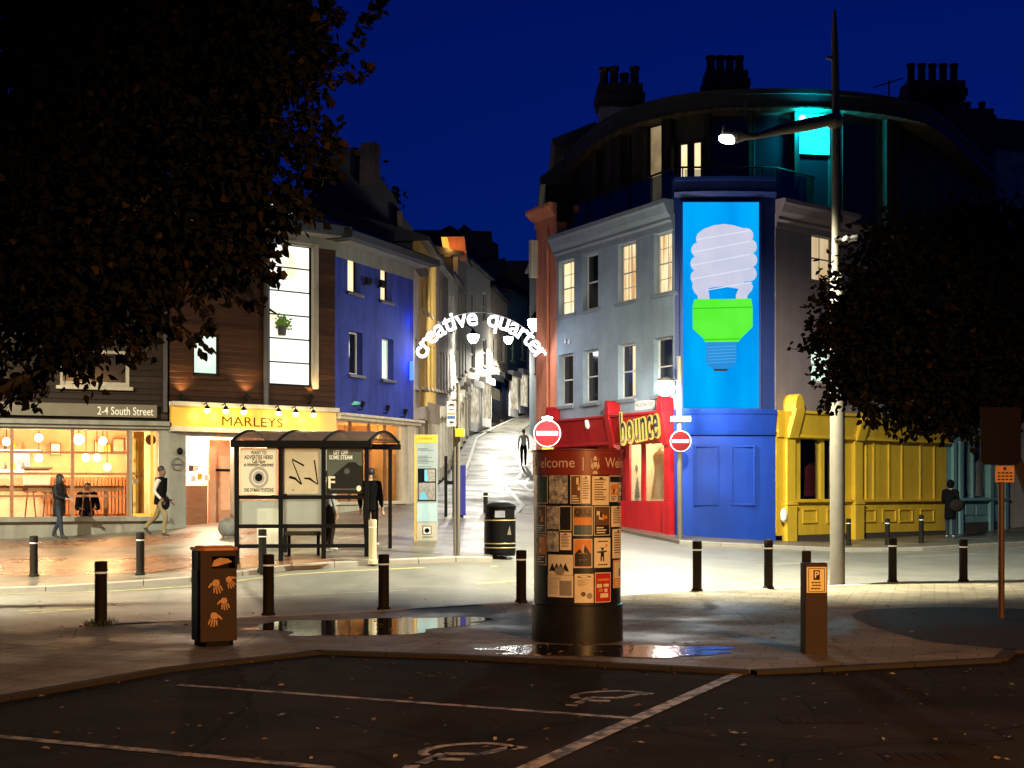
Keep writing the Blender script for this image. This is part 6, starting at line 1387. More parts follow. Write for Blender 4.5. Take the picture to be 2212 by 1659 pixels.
# ---- round black litter bin
p = base(1080, 1197); o = root('black_litter_bin', p, 'round black litter bin with gold bands and square lid openings on the far pavement', 'litter bin')
r = 34/FPX*p.y; H = (1197-1085)/FPX*p.y
q = MB(); q.lathe(p, [(r*.97, -.03), (r*.97, .02), (r, .03), (r, H*.66)], 28); q.build('body', M['black'], o, smooth=True)
q = MB()
for k in range(8):
    a0 = R(22.5+45*k); 
    if k % 2 == 0: q.prism([(p.x+r*math.cos(a0+t), p.y+r*math.sin(a0+t)) for t in (0, .26, .52, .78)]+[(p.x+r*.85*math.cos(a0+t), p.y+r*.85*math.sin(a0+t)) for t in (.78, .52, .26, 0)], p.z+H*.661, p.z+H*.88)
for k in range(16):
    a0 = 2*math.pi*k/16; a1 = 2*math.pi*(k+1)/16
    for z0, z1 in ((.661, .7), (.84, .9)): q.prism([(p.x+r*math.cos(a0), p.y+r*math.sin(a0)), (p.x+r*math.cos(a1), p.y+r*math.sin(a1)), (p.x+r*.85*math.cos(a1), p.y+r*.85*math.sin(a1)), (p.x+r*.85*math.cos(a0), p.y+r*.85*math.sin(a0))], p.z+H*z0, p.z+H*z1)
q.lathe(p, [(r*1.05, H*.9), (r*1.05, H*.925), (r*.9, H*.96), (r*.5, H*1.0), (.02, H*1.0)], 24); q.build('lid', M['black'], o, smooth=True, angle=30)
for zz in (.645, .2, .12): q = MB(); q.lathe(p, [(r*1.003, H*zz), (r*1.012, H*zz+.004), (r*1.012, H*zz+.018), (r*1.003, H*zz+.022)], 28); q.build('gold_band', mat('gold band', (.4, .33, .16), .35, .3), o)
q = MB(); Fb = Wall(p.x+r*.45, p.y-r*.93, p.x+r*.7, p.y-r*.76); q.fpoly(Fb, [(0, p.z+H*.38), (.1, p.z+H*.38), (.06, p.z+H*.55)], .0, .012); q.build('emblem', M['paleblk'], o)
# ---- bus stop pole, flag and yellow box
p = base(986, 1200); o = root('bus_stop_pole', p, 'pale twin bus stop pole with timetable flag and yellow box', 'bus stop'); Y = p.y
for dx, x1 in ((-.06, 979), (.06, 992)):
    q = MB(); q.tube([p+Vector((dx*.6, 0, -.05)), Vector((p.x+dx*.6, Y, at(0, 905, Y).z if dx < 0 else at(0, 830, Y).z))], .028 if dx < 0 else .04, 12); q.build('pole', M['paleblk'], o, smooth=True)
a, e = at(965, 867, Y-.06), at(985, 921, Y-.06); Ff = Wall(a.x, Y-.06, e.x, Y-.06); q = MB(); q.fbox(Ff, 0, Ff.L, -.02, 0, e.z, a.z); fl = q.build('flag', M['white'], o, bevel=.004)
q = MB(); h = a.z-e.z; w_ = Ff.L
for z0, z1, x0, x1, mi in ((.47, .54, .08, .92, 1), (.3, .42, .08, .92, 2), (.86, .91, .3, .8, 0), (.8, .84, .15, .9, 0), (.66, .69, .2, .8, 0), (.14, .2, .3, .8, 0), (.08, .11, .3, .7, 0)): q.fbox(Ff, w_*x0, w_*x1, .0005, .003, e.z+h*z0, e.z+h*z1, mi)
q.build('printing', [M['black'], mat('orange strip', (.8, .25, .05), .5), mat('blue strip', (.05, .12, .3), .5)], fl)
a, e = at(983, 926, Y-.08), at(1003, 944, Y-.08); q = MB(); q.box(a.x, e.x, Y-.14, Y-.03, e.z, a.z); q.build('yellow_box', mat('yellow box', (.85, .55, .03), .45), o, bevel=.01)
# ---- blue A-board and dark frame behind the bus stop
p = base(992, 1117); Y = p.y; o = root('blue_board', p, 'deep blue upright board standing at the foot of the climbing street', 'board')
a, e = at(985, 1005, Y), at(1006, 1114, Y); q = MB(); q.box(a.x, e.x, Y-.02, Y+.06, p.z+.05, a.z); q.build('panel', mat('navy board', (.01, .015, .22), .4), o, bevel=.01)
q = MB(); q.box(a.x-.1, a.x-.01, Y-.05, Y+.1, p.z, at(0, 975, Y).z); q.box(a.x-.32, a.x-.24, Y-.05, Y+.1, p.z, at(0, 985, Y).z); q.box(a.x-.24, a.x-.1, Y-.02, Y+.04, p.z+.9, p.z+1.0); q.box(a.x+.1, a.x+.2, Y-.1, Y+.12, p.z, p.z+.05); q.build('frame', M['black'], o)
# ---- information totem
p = base(918, 1169); Y = p.y; o = root('information_totem', p, 'tall pale information totem with yellow header and map panels', 'information sign'); a, e = at(893, 939, Y), at(945, 1169, Y)
Ft = Wall(a.x, Y, e.x, Y); L = Ft.L; Zt = lambda y: p.z+(1169-y)/230*(a.z-p.z)
q = MB(); q.fbox(Ft, .07, L, -.1, 0, p.z-.03, a.z); body = q.build('body', mat('pale panel', (.26, .32, .34), .5, spec=.2), o, bevel=.006)
q = MB(); q.fbox(Ft, .022, .069, -.11, .003, p.z-.03, a.z); q.build('yellow_edge', M['signyellow'], o); q = MB(); q.fbox(Ft, .0705, L-.001, .0005, .004, Zt(957), a.z-.003); hd_ = q.build('yellow_header', M['signyellow'], o)
q = MB(); ftext(q, Ft, 'Folkestone', .27, Zt(947), .07, .0045); q.build('lettering', M['black'], hd_)
q = MB(); rr = random.Random(8)
for y in (970, 973, 986, 989, 992, 995, 998, 1001, 1009): q.fbox(Ft, .1, .1+rr.uniform(.2, .36), .0005, .002, Zt(y), Zt(y)+.012)
q.build('text_lines', M['darkgrey'], o)
M['palebase'] = mat('cream panel', (.42, .41, .34), .5); M['mapgrey'] = mat('map grey', (.35, .34, .33), .5, scale=18, col2=(.12, .11, .1)); M['mapblue'] = mat('map blue', (.12, .42, .62), .5); M['palepic'] = mat('pale blue print', (.4, .56, .6), .5, scale=8, col2=(.3, .46, .54))
q = MB(); q.fbox(Ft, .1, L-.03, .0005, .003, Zt(1083), Zt(1009)-.03, 0); q.fbox(Ft, .27, L-.05, .0031, .005, Zt(1040), Zt(1014), 1); q.fbox(Ft, .12, L-.05, .0031, .005, Zt(1080), Zt(1043), 1)
q.fpoly(Ft, [(.25, Zt(1039)), (.33, Zt(1039)), (.29, Zt(1015)), (.25, Zt(1015))], .0051, .007, 2); q.fpoly(Ft, [(.13, Zt(1079)), (.33, Zt(1079)), (.25, Zt(1063)), (.18, Zt(1063))], .0051, .007, 2)
q.build('map_panel', [M['black'], M['mapgrey'], M['mapblue']], o)
q = MB(); q.fbox(Ft, .08, L-.01, .0005, .003, Zt(1127), Zt(1087)); q.build('picture_panel', M['palepic'], o)
q = MB(); q.fbox(Ft, .08, L-.01, .0005, .003, Zt(1168), Zt(1129)); q.build('base_panel', M['palebase'], o)
q = MB(); u0 = L*.38; q.fbox(Ft, u0, u0+.2, .0031, .005, Zt(1155), Zt(1136), 0); q.fbox(Ft, u0+.02, u0+.18, .0051, .006, Zt(1153.3), Zt(1137.7), 1); q.fpoly(Ft, [(u0+.1+.06*math.cos(R(t)), Zt(1146)+.055*math.sin(R(t))) for t in range(0, 360, 30)], .0061, .008, 0); q.fbox(Ft, u0-.01, u0+.22, .0031, .005, Zt(1161), Zt(1159.5), 0); q.build('emblem', [M['black'], M['white']], o)
# ---- bus shelter
Y = 27.7; pl_, pr_ = at(511, 1200, Y), at(789, 1190, Y); S0 = Wall(pl_.x, Y, pr_.x, Y+.25); L = S0.L
o = root('bus_shelter', S0.p(L/2, 0, gz(S0.p(L/2, 0, 0).x, Y)), 'black framed bus shelter with barrel roof and three poster panels', 'bus shelter'); sh = o
zt = CAMZ-(966-HY)/FPX*Y; zz = lambda y: CAMZ-(y-HY)/FPX*Y
us = [0, L/3*1.01, L*2/3, L]
for i, u in enumerate(us):
    g = S0.p(u, 0, 0); q = MB(); q.fbox(S0, u-.045, u+.045, -.09, 0, gz(g.x, g.y)-.05, zt); q.fhex(S0, [(u-.045, -.25, gz(g.x, g.y)-.05), (u+.045, -.25, gz(g.x, g.y)-.05), (u+.045, -.091, gz(g.x, g.y)-.05), (u-.045, -.091, gz(g.x, g.y)-.05), (u-.045, -.13, gz(g.x, g.y)+.5), (u+.045, -.13, gz(g.x, g.y)+.5), (u+.045, -.091, gz(g.x, g.y)+.5), (u-.045, -.091, gz(g.x, g.y)+.5)]); q.build('post', M['black'], o, bevel=.006)
for y in (1074, 1137, 1180):
    q = MB(); q.fbox(S0, .046, L-.046, -.07, -.015, zz(y)-.04, zz(y)+.04); q.build('rail', M['black'], o)
DX, DV = .62, -1.35         # the roof runs back to a rear line set over to the right
q = MB(); q.fbox(S0, -.12, L+.1, -.1, .03, zt, zt+.14); q.build('front_beam', M['black'], o, bevel=.01)
q = MB(); q.fbox(S0, -.12+DX, L+.1+DX, DV-.06, DV+.02, zt, zt+.12); q.build('rear_beam', M['black'], o, bevel=.01)
q = MB()
for u in (L*.1, L*.95): g = S0.p(u+DX, DV, 0); q = MB(); q.fbox(S0, u+DX-.04, u+DX+.04, DV-.05, DV, gz(g.x, g.y)-.05, zt); q.build('rear_post', M['black'], o)
arcp = lambda u, t: S0.p(u+DX*t, DV*t, zt+.14+.22*math.sin(math.pi*t))
for i in range(4):
    u = -.08+(L+.14)*i/3; q = MB(); q.tube([arcp(u, k/12) for k in range(13)], .03, 6); q.build('rib', M['black'], o)
q = MB(); n = 12; vs = []
for k in range(n+1): vs += [arcp(-.08, k/n), arcp(L+.06, k/n)]
q.add(vs, [(2*k, 2*k+1, 2*k+3, 2*k+2) for k in range(n)])
rf_ = q.build('roof', glassmat('tinted roof sheet', (.8, .68, .58), .04, .1, frost=.15, frostc=(.5, .4, .32)), o); sm = rf_.modifiers.new('thick', 'SOLIDIFY'); sm.thickness = .008
# poster panels
pz0, pz1 = zz(1070)+.03, zt-.02
cuts = [(us[i]+.07, us[i+1]-.07) for i in range(3)]
M['papr'] = mat('poster paper', (.62, .55, .4), .5, scale=2); M['paps'] = mat('sun-stained backing', (.5, .42, .27), .5, scale=1.4, col2=(.36, .3, .19)); M['posterdark'] = mat('dark poster', (.008, .009, .008), .5, spec=.2); M['postergrey'] = mat('grey green poster', (.07, .08, .06), .5, spec=.2)
for i, (u0, u1) in enumerate(cuts):
    q = MB(); uc = (u0+u1)/2; H = pz1-pz0; w_ = u1-u0
    q.fbox(S0, u0, u1, -.06, -.03, pz0, pz1, 0)
    if i == 0:
        q.fbox(S0, u0+.0, u1, -.0299, -.027, pz0, pz1, 1)
        for t, z, ww in (('WANT TO', .9, .42), ('ADVERTISE HERE?', .8, .78), ('Call Now', .71, .36), ('an Advertising Department', .64, .8), ('ONE OF MANY POSITIONS', .08, .8)): ftext(q, S0, t, uc, pz0+H*z, .11, -.026, 2, width=w_*ww, bold=.02)
        for r_, mi, v in ((.2, 3, -.0262), (.145, 1, -.0255), (.12, 3, -.0248), (.075, 2, -.024)): q.fpoly(S0, [(uc+r_*math.cos(R(a)), pz0+H*.36+r_*1.1*math.sin(R(a))) for a in range(0, 360, 15)], -.0269, v, mi)
    elif i == 1:
        for pts in ([(.2, .75), (.24, .72), (.5, .22), (.47, .2)], [(.22, .74), (.55, .6), (.56, .64), (.22, .78)], [(.12, .36), (.16, .4), (.32, .36), (.48, .22), (.46, .2), (.3, .31), (.15, .34)], [(.82, .74), (.86, .74), (.95, .22), (.92, .22)], [(.55, .36), (.72, .36), (.93, .22), (.92, .2), (.7, .31), (.55, .33)], [(.22, .07), (.28, .07), (.25, .1)]):
            q.fpoly(S0, [(u0+w_*x, pz0+H*z) for x, z in pts], -.0299, -.028, 2)
    else:
        q.fbox(S0, u0, u1, -.0299, -.028, pz0, pz1, 4)
        q.fpoly(S0, [(u0+w_*x, pz0+H*z) for x, z in [(0, .0), (1, 0), (1, .62), (.9, .62), (.78, .7), (.6, .7), (.3, .5), (.0, .3)]], -.0279, -.0265, 5)
        for t, z, ww in (('LET OFF', .91, .4), ('SOME STEAM', .8, .64)): ftext(q, S0, t, uc-.12*w_, pz0+H*z, .12, -.0262, 6, width=w_*ww, bold=.02)
        ftext(q, S0, 'F', u0+w_*.12, pz0+H*.24, .34, -.026, 1, bold=.02)
        q.fbox(S0, u0+.05, u1-.05, -.0264, -.026, pz0+.08, pz0+.11, 7); q.fpoly(S0, [(u0+w_*.88+.05*math.cos(R(a)), pz0+H*.12+.06*math.sin(R(a))) for a in range(0, 360, 30)], -.0264, -.0255, 1)
        q.fpoly(S0, [(u0+w_*.55+.06*math.cos(R(a)), pz0+H*.5+.06*math.sin(R(a))) for a in range(0, 360, 30)], -.0264, -.026, 7)
    p_ = q.build('poster_panel', [M['paps'], M['papr'], M['black'], PAL[7], M['postergrey'], M['posterdark'], M['offwhite'], M['darkgrey']], o)
    p_['label'] = ['cream advertising poster with round emblem', 'stained blank panel with scrawled arrows', 'dark poster with a large white F'][i]
for i, (u0, u1) in enumerate(cuts):
    q = MB(); q.fbox(S0, u0-.02, u1+.02, -.05, -.042, zz(1137)+.045, zz(1074)-.045); q.build('lower_glass', M['frost'] if i < 2 else M['clear'], o)
q = MB(); g = S0.p(L*.5, -.6, 0); zg_ = gz(g.x, g.y); q.fbox(S0, L*.36, L*.64, -.85, -.5, zg_+.43, zg_+.52)
be = q.build('bench', M['darkgrey'], o, bevel=.02)
for u in (L*.385, L*.615): q = MB(); q.fbox(S0, u-.03, u+.03, -.75, -.6, zg_-.06, zg_+.43); q.build('bench_leg', M['black'], be)
# ---- stone ball left of the shelter
p = base(493, 1160); r = .25; o = root('stone_ball', p, 'large stone ball with one pale side standing left of the bus shelter', 'stone ball'); q = MB(); q.ball(p+Vector((0, 0, r-.02)), r, r, r, 22); q.build('ball', mat('pitted stone', (.2, .2, .18), .85, bump=.4, bscale=14, col2=(.07, .065, .055)), o, smooth=True)
q = MB(); q.lathe(p, [(.16, -.03), (.15, .03)], 16); q.build('foot', M['darkgrey'], o)
# ---- pale planter boxes seen through the shelter
for u, w_, h_, lb in ((.35, .7, .85, 'pale utility cabinet seen through the first shelter bay'), ):
    g = S0.p(L*.2, -3.2, 0); q = MB(); q.fbox(S0, L*.05, L*.28, -3.5, -3.1, gz(g.x, g.y)-.05, gz(g.x, g.y)+.8); c = q.build('utility_cabinet', M['cream'], None, bevel=.02); tag(c, lb, 'cabinet')
# ---- fallen leaves
q = MB(); rr = random.Random(21)
def leaf_at(x, y, z, s):
    a = rr.uniform(0, 6.28); d = Vector((math.cos(a), math.sin(a), rr.uniform(-.1, .25)))*s; e = Vector((-math.sin(a), math.cos(a), rr.uniform(-.15, .35)))*s*.45; c = Vector((x, y, z+.012))
    q.add([c-d, c+e+Vector((0, 0, s*.2)), c+d, c-e], [(0, 1, 2, 3)], rr.choice([0, 0, 0, 1, 2]))
for k in range(300):
    y = rr.uniform(9, 15.6); x = rr.uniform(-.36, .37)*y; leaf_at(x, y, gz(x, y)-.035, rr.uniform(.015, .038))
for a, b_ in zip(CPK[1:4], CPK[2:5]):
    for k in range(120):
        t = rr.random(); x = a[0]+(b_[0]-a[0])*t; y = a[1]+(b_[1]-a[1])*t-abs(rr.gauss(0, .07))-.02; leaf_at(x, y, gz(x, y)-.03, rr.uniform(.02, .05))
for k in range(160):
    y = rr.uniform(15.5, 22); x = rr.uniform(-.36, .37)*y; leaf_at(x, y, gz(x, y)+.003, rr.uniform(.02, .05))
for k in range(60):
    c = gp(rr.uniform(1100, 1520), rr.uniform(1392, 1425)); leaf_at(c[0], c[1], .008, rr.uniform(.02, .05))
tag(q.build('fallen_leaves', [mat('leaf litter brown', (.16, .09, .045), .7), mat('leaf litter pale', (.3, .22, .14), .6), mat('leaf litter grey', (.2, .18, .15), .6)]), kind='stuff')
# ================================================================ trees
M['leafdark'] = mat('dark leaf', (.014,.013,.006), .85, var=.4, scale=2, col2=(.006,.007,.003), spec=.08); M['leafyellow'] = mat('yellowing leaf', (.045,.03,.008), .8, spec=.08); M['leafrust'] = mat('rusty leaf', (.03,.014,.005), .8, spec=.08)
def tree(name, label, base_, blobs, trunk, n, leaf, seed, sprays=(), mats=(0,)*34+(1, 2), hang=0.0):
    rr = random.Random(seed); o = root(name, base_, label, 'tree'); q = MB(); tot = sum(b[3]*b[4]*b[5] for b in blobs)
    def leaf_(c, s, out):
        d = Vector((rr.gauss(0, 1), rr.gauss(0, 1), rr.gauss(-.5, .8)-hang)).normalized(); d = (d+out*.7).normalized(); s_ = d.cross(Vector((rr.gauss(0, 1), rr.gauss(0, 1), rr.gauss(0, 1)))).normalized(); nn = d.cross(s_)
        w = s*.42; q.add([c, c+d*s*.35+s_*w+nn*s*.08, c+d*s*.8+s_*w*.6, c+d*s*1.15, c+d*s*.8-s_*w*.6, c+d*s*.35-s_*w+nn*s*.08], [(0, 1, 2, 3, 4, 5)], rr.choice(mats))
    for cx_, cy_, cz_, rx, ry, rz_ in blobs:
        m = max(10, int(n*rx*ry*rz_/tot)); k = 0
        cl = []
        for _ in range(max(6, m//26)):
            v = Vector((rr.gauss(0, 1), rr.gauss(0, 1), rr.gauss(0, 1))).normalized(); rad = rr.random()**.3; cl.append((v, rad))
        while k < m:
            v, rad = rr.choice(cl); c = Vector((cx_+v.x*rx*rad, cy_+v.y*ry*rad, cz_+v.z*rz_*rad)); sp = .06*(rx+ry+rz_)/3+leaf*.7
            c += Vector((rr.gauss(0, sp), rr.gauss(0, sp), rr.gauss(0, sp)))
            leaf_(c, leaf*rr.uniform(.7, 1.25), v); k += 1
    tw = MB()
    for path, m in sprays:
        path = [Vector(p) for p in path]; tw.tube(path, [max(.006, leaf*.12*(1-.7*i/(len(path)-1))) for i in range(len(path))], 6)
        for k in range(m):
            t = rr.random()*(len(path)-1); i = min(int(t), len(path)-2); c = path[i].lerp(path[i+1], t-i)+Vector((rr.gauss(0, leaf*.35), rr.gauss(0, leaf*.35), rr.gauss(0, leaf*.35))); leaf_(c, leaf*rr.uniform(.7, 1.15), (path[-1]-path[0]).normalized())
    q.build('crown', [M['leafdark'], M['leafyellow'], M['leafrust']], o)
    for path, r0, r1 in trunk: tw.tube(path, [r0+(r1-r0)*i/(len(path)-1) for i in range(len(path))], 12)
    tw.build('trunk', M['bark'], o, smooth=True); return o
# big tree, left foreground: crown of overlapping masses, drooping at its edge
T = 13.0
def tb(px, py, r, Y=T, ky=1.0, kz=1.0):
    p = at(px, py, Y); k = r/FPX*Y; return (p.x, p.y, p.z, k, k*ky, k*kz)
blobs = [tb(60, 180, 250, 13.4, 1.3), tb(330, 100, 260, 13.6, 1.3), tb(560, 110, 165, 13), tb(120, 520, 240, 13), tb(380, 420, 230, 13.2), tb(580, 330, 130, 12.8), tb(265, 610, 125, 12.6), tb(60, 740, 110, 12.6), tb(470, 560, 80, 12.8), tb(650, 150, 70, 12.8), tb(150, 700, 120, 12.4), tb(-150, 500, 260, 13), tb(380, -150, 300, 13.5), tb(20, 830, 45, 12.4), tb(640, 60, 60, 12.9), tb(-60, 880, 60, 12.5)]
sp = [([at(640, 200, 12.8), at(720, 150, 12.6), at(770, 80, 12.5), at(812, 10, 12.4), at(830, -40, 12.4)], 110), ([at(660, 170, 12.8), at(735, 175, 12.6), at(770, 165, 12.5), at(800, 150, 12.5)], 34), ([at(620, 100, 12.8), at(690, 60, 12.6), at(740, 30, 12.6)], 40), ([at(600, 300, 12.8), at(690, 360, 12.6), at(725, 368, 12.5)], 55), ([at(560, 420, 12.8), at(640, 430, 12.6), at(690, 470, 12.5)], 50), ([at(500, 560, 12.8), at(570, 600, 12.6), at(610, 590, 12.5)], 40), ([at(480, 620, 12.8), at(540, 655, 12.6), at(565, 655, 12.5)], 36), ([at(330, 680, 12.7), at(400, 720, 12.5), at(455, 760, 12.5)], 40), ([at(240, 700, 12.6), at(300, 760, 12.4), at(270, 790, 12.4)], 26), ([at(80, 780, 12.5), at(100, 840, 12.4), at(75, 885, 12.4)], 30), ([at(600, 20, 12.9), at(690, 20, 12.8), at(720, -20, 12.7)], 40), ([at(640, 240, 12.8), at(700, 270, 12.7), at(728, 300, 12.6)], 50), ([at(420, 640, 12.8), at(470, 690, 12.5), at(430, 730, 12.5)], 34)]
tb_ = Vector((-6.6, 13.2, gz(-6.6, 13.2)))
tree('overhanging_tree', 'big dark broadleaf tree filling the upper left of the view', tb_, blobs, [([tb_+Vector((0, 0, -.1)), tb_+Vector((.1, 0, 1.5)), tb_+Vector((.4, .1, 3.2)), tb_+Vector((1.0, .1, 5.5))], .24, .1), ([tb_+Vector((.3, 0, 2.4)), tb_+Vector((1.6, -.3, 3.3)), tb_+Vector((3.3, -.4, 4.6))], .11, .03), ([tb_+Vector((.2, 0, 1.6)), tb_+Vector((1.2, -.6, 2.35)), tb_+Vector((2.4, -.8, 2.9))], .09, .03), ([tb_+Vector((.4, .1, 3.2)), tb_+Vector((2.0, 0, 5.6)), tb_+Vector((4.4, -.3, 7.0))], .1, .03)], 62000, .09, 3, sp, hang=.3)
# round-headed tree on the right
Y = 22.0
def rb(px, py, r, dy=0, kz=1.0): return tb(px, py, r, Y+dy, 1.0, kz)
blobs = [rb(2010, 700, 225, 0, .98), rb(1880, 720, 125, -.3), rb(2130, 620, 170, .2), rb(2150, 760, 170, -.2), rb(1990, 815, 110, -.4), rb(2080, 520, 100, 0), rb(1830, 640, 70), rb(1810, 800, 60), rb(2250, 700, 200), rb(1930, 560, 80), rb(2130, 860, 95, -.5), rb(1900, 800, 100, -.3), rb(2060, 850, 95, -.4), rb(1790, 730, 40)]
p0 = Vector((8.45, 21.9, gz(8.45, 21.9)))
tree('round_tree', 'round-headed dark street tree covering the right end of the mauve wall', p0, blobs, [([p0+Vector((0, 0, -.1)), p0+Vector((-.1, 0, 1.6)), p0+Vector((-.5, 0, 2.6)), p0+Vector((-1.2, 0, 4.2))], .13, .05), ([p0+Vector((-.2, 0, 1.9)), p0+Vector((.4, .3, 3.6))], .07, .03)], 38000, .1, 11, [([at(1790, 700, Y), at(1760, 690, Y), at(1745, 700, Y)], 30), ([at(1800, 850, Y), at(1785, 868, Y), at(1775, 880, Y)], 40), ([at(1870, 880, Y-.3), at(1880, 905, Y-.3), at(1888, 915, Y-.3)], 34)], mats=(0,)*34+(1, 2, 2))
# dark evergreen behind the left roofs
p1 = at(790, 470, 70); p1 = Vector((p1.x, 70, gz(p1.x, 70)))
tree('ridge_tree', 'dark tree mass on the skyline above the violet building', p1, [tb(760, 400, 55, 70), tb(810, 430, 45, 70), tb(720, 380, 50, 70), tb(840, 450, 25, 70)], [([p1, p1+Vector((0, 0, 8))], .25, .1), ], 2500, .3, 5)
# ================================================================ people
SKIN = mat('skin', (.42, .25, .17), .55); SKIND = mat('dark skin', (.12, .065, .04), .55); HAIRB = mat('black hair', (.012, .01, .009), .6)
def skin_mesh(name, joints, bones, mats, boneM, rootj, sub=2):
    """joints {name:(x,y,z,r)}, bones [(a,b)]; one continuous surface grown on the skeleton"""
    names = list(joints); ix = {n: i for i, n in enumerate(names)}
    me = bpy.data.meshes.new(name); me.from_pydata([joints[n][:3] for n in names], [(ix[a], ix[b]) for a, b in bones], []); o = bpy.data.objects.new(name, me); C.objects.link(o)
    o.modifiers.new('skin', 'SKIN'); o.modifiers['skin'].use_smooth_shade = True
    sv = me.skin_vertices[0].data
    for n in names:
        r = joints[n][3]; sv[ix[n]].radius = r if isinstance(r, (tuple, list)) else (r, r); sv[ix[n]].use_root = (n == rootj)
    s = o.modifiers.new('sub', 'SUBSURF'); s.levels = sub; s.render_levels = sub
    dg = bpy.context.evaluated_depsgraph_get(); m2 = bpy.data.meshes.new_from_object(o.evaluated_get(dg)); m2.name = name
    o.modifiers.clear(); o.data = m2; bpy.data.meshes.remove(me)
    m2.materials.clear()
    for m in mats: m2.materials.append(m)
    P = [(Vector(joints[a][:3]), Vector(joints[b][:3]), boneM(a, b)) for a, b in bones]
    for f in m2.polygons:
        c = f.center; best = 9; bi = 0
        for a, b, mi in P:
            d = b-a; t = max(0, min(1, (c-a).dot(d)/max(1e-9, d.length_squared))); q = (c-(a+d*t)).length
            if q < best: best, bi = q, mi
        f.material_index = bi; f.use_smooth = True
    return o
def person(loc, yaw, H, label, pose, top, bottom, shoes, skin=SKIN, hair=HAIRB, hairlong=False, jacket=None, jlen=.86, hood=False, sleeves=None, bulk=1.0, group=None):
    """faces local -Y; pose: knees/ankles/elbows/wrists as offsets"""
    g = pose.get
    J = {}
    lean = g('lean', 0)
    def set_(n, x, y, z, r): J[n] = (x, y, z, r)
    set_('pelvis', 0, 0, .95, (.135*bulk, .1*bulk)); set_('waist', 0, -lean*.4, 1.1, (.125*bulk, .09*bulk)); set_('chest', 0, -lean*.8, 1.3, (.155*bulk, .105*bulk)); set_('upchest', 0, -lean, 1.42, (.13*bulk, .085*bulk)); set_('neck', 0, -lean-.005, 1.5, .052)
    hx, hy = g('head', (0, -.02)); set_('jaw', hx*.5, -lean+hy, 1.565, (.06, .065)); set_('skull', hx, -lean+hy*.6, 1.66, (.076, .092)); set_('crown', hx, -lean+hy*.5+.01, 1.725, (.05, .06)); set_('nose', hx*1.2, -lean+hy-.1, 1.62, .013)
    for s, k in ((-1, 'l'), (1, 'r')):
        hy_, kn, an = 0, g('knee'+k, (0, .5)), g('ankle'+k, (0, .09))
        set_('hip'+k, s*.09, 0, .9, .1*bulk); set_('knee'+k, s*.1, kn[0], kn[1], .068); set_('shin'+k, s*.1, (kn[0]+an[0])/2+.012, (kn[1]+an[1])/2, .06); set_('ankle'+k, s*.1, an[0], an[1], .043); tz = an[1]-.045+g('toez'+k, 0); set_('heel'+k, s*.1, an[0]+.03, an[1]-.045, .035); set_('toe'+k, s*.115, an[0]-.17, tz, (.042, .028))
        set_('shoulder'+k, s*.185*bulk, -lean, 1.42, .062); e, w_ = g('elbow'+k, (.245, .03, 1.13)), g('wrist'+k, (.25, -.04, .88)); set_('elbow'+k, s*e[0], e[1]-lean, e[2], .048); set_('wrist'+k, s*w_[0], w_[1]-lean, w_[2], .03)
        E, Wr = Vector(J['elbow'+k][:3]), Vector(J['wrist'+k][:3]); d = (Wr-E).normalized(); fwd = Vector((0, -1, 0)); side = d.cross(fwd).normalized() if abs(d.y) < .95 else Vector((s, 0, 0)); up_ = side.cross(d).normalized()
        palm = Wr+d*.075; J['palm'+k] = (*palm, (.036, .02))
        for i, (off, ln) in enumerate(((-.028, .07), (-.01, .082), (.01, .078), (.027, .06))):
            b_ = palm+up_*off+d*.03; m_ = b_+d*ln*.55+side*(-s*.012); t_ = b_+d*ln*.9+side*(-s*.035); J['k%d%s' % (i, k)] = (*b_, .0095); J['m%d%s' % (i, k)] = (*m_, .0088); J['f%d%s' % (i, k)] = (*t_, .0075)
        th = Wr+d*.03+up_*.035; J['ta'+k] = (*th, .011); t2 = th+d*.045+up_*.025; J['tb'+k] = (*t2, .009)
    bones = [('pelvis', 'waist'), ('waist', 'chest'), ('chest', 'upchest'), ('upchest', 'neck'), ('neck', 'jaw'), ('jaw', 'skull'), ('skull', 'crown'), ('jaw', 'nose')]
    for k in 'lr':
        bones += [('pelvis', 'hip'+k), ('hip'+k, 'knee'+k), ('knee'+k, 'shin'+k), ('shin'+k, 'ankle'+k), ('ankle'+k, 'heel'+k), ('ankle'+k, 'toe'+k), ('upchest', 'shoulder'+k), ('shoulder'+k, 'elbow'+k), ('elbow'+k, 'wrist'+k), ('wrist'+k, 'palm'+k), ('wrist'+k, 'ta'+k), ('ta'+k, 'tb'+k)]
        for i in range(4): bones += [('palm'+k, 'k%d%s' % (i, k)), ('k%d%s' % (i, k), 'm%d%s' % (i, k)), ('m%d%s' % (i, k), 'f%d%s' % (i, k))]
    def bm_(a, b):
        if b[:4] in ('jaw', 'skul', 'crow', 'nose', 'neck') or b == 'jaw': return 0
        if b[:4] in ('palm',) or b[0] in 'kmft' and b[1:2].isdigit() or b[:2] in ('ta', 'tb'): return 0
        if b.startswith('knee') or b.startswith('shin') or b.startswith('hip') or b.startswith('ankle'): return 2
        if b.startswith('heel') or b.startswith('toe'): return 3
        if b.startswith('elbow') or b.startswith('wrist'): return 4
        return 1
    r = root('person', (0, 0, 0), label, 'person', group)
    body = skin_mesh('body', J, bones, [skin, top, bottom, shoes, sleeves or top], bm_, 'pelvis'); body.parent = r
    hd = Vector(J['skull'][:3])
    # eyes, ears and mouth
    q = MB()
    for s in (-1, 1): q.ball(hd+Vector((s*.03, -.082, -.02)), .011, n=8)
    q.build('eyes', mat('eye', (.05, .04, .035), .2), r, smooth=True)
    q = MB()
    for s in (-1, 1): q.ball(hd+Vector((s*.079, .005, -.03)), .012, .022, .032, n=8)
    q.build('ears', skin, r, smooth=True)
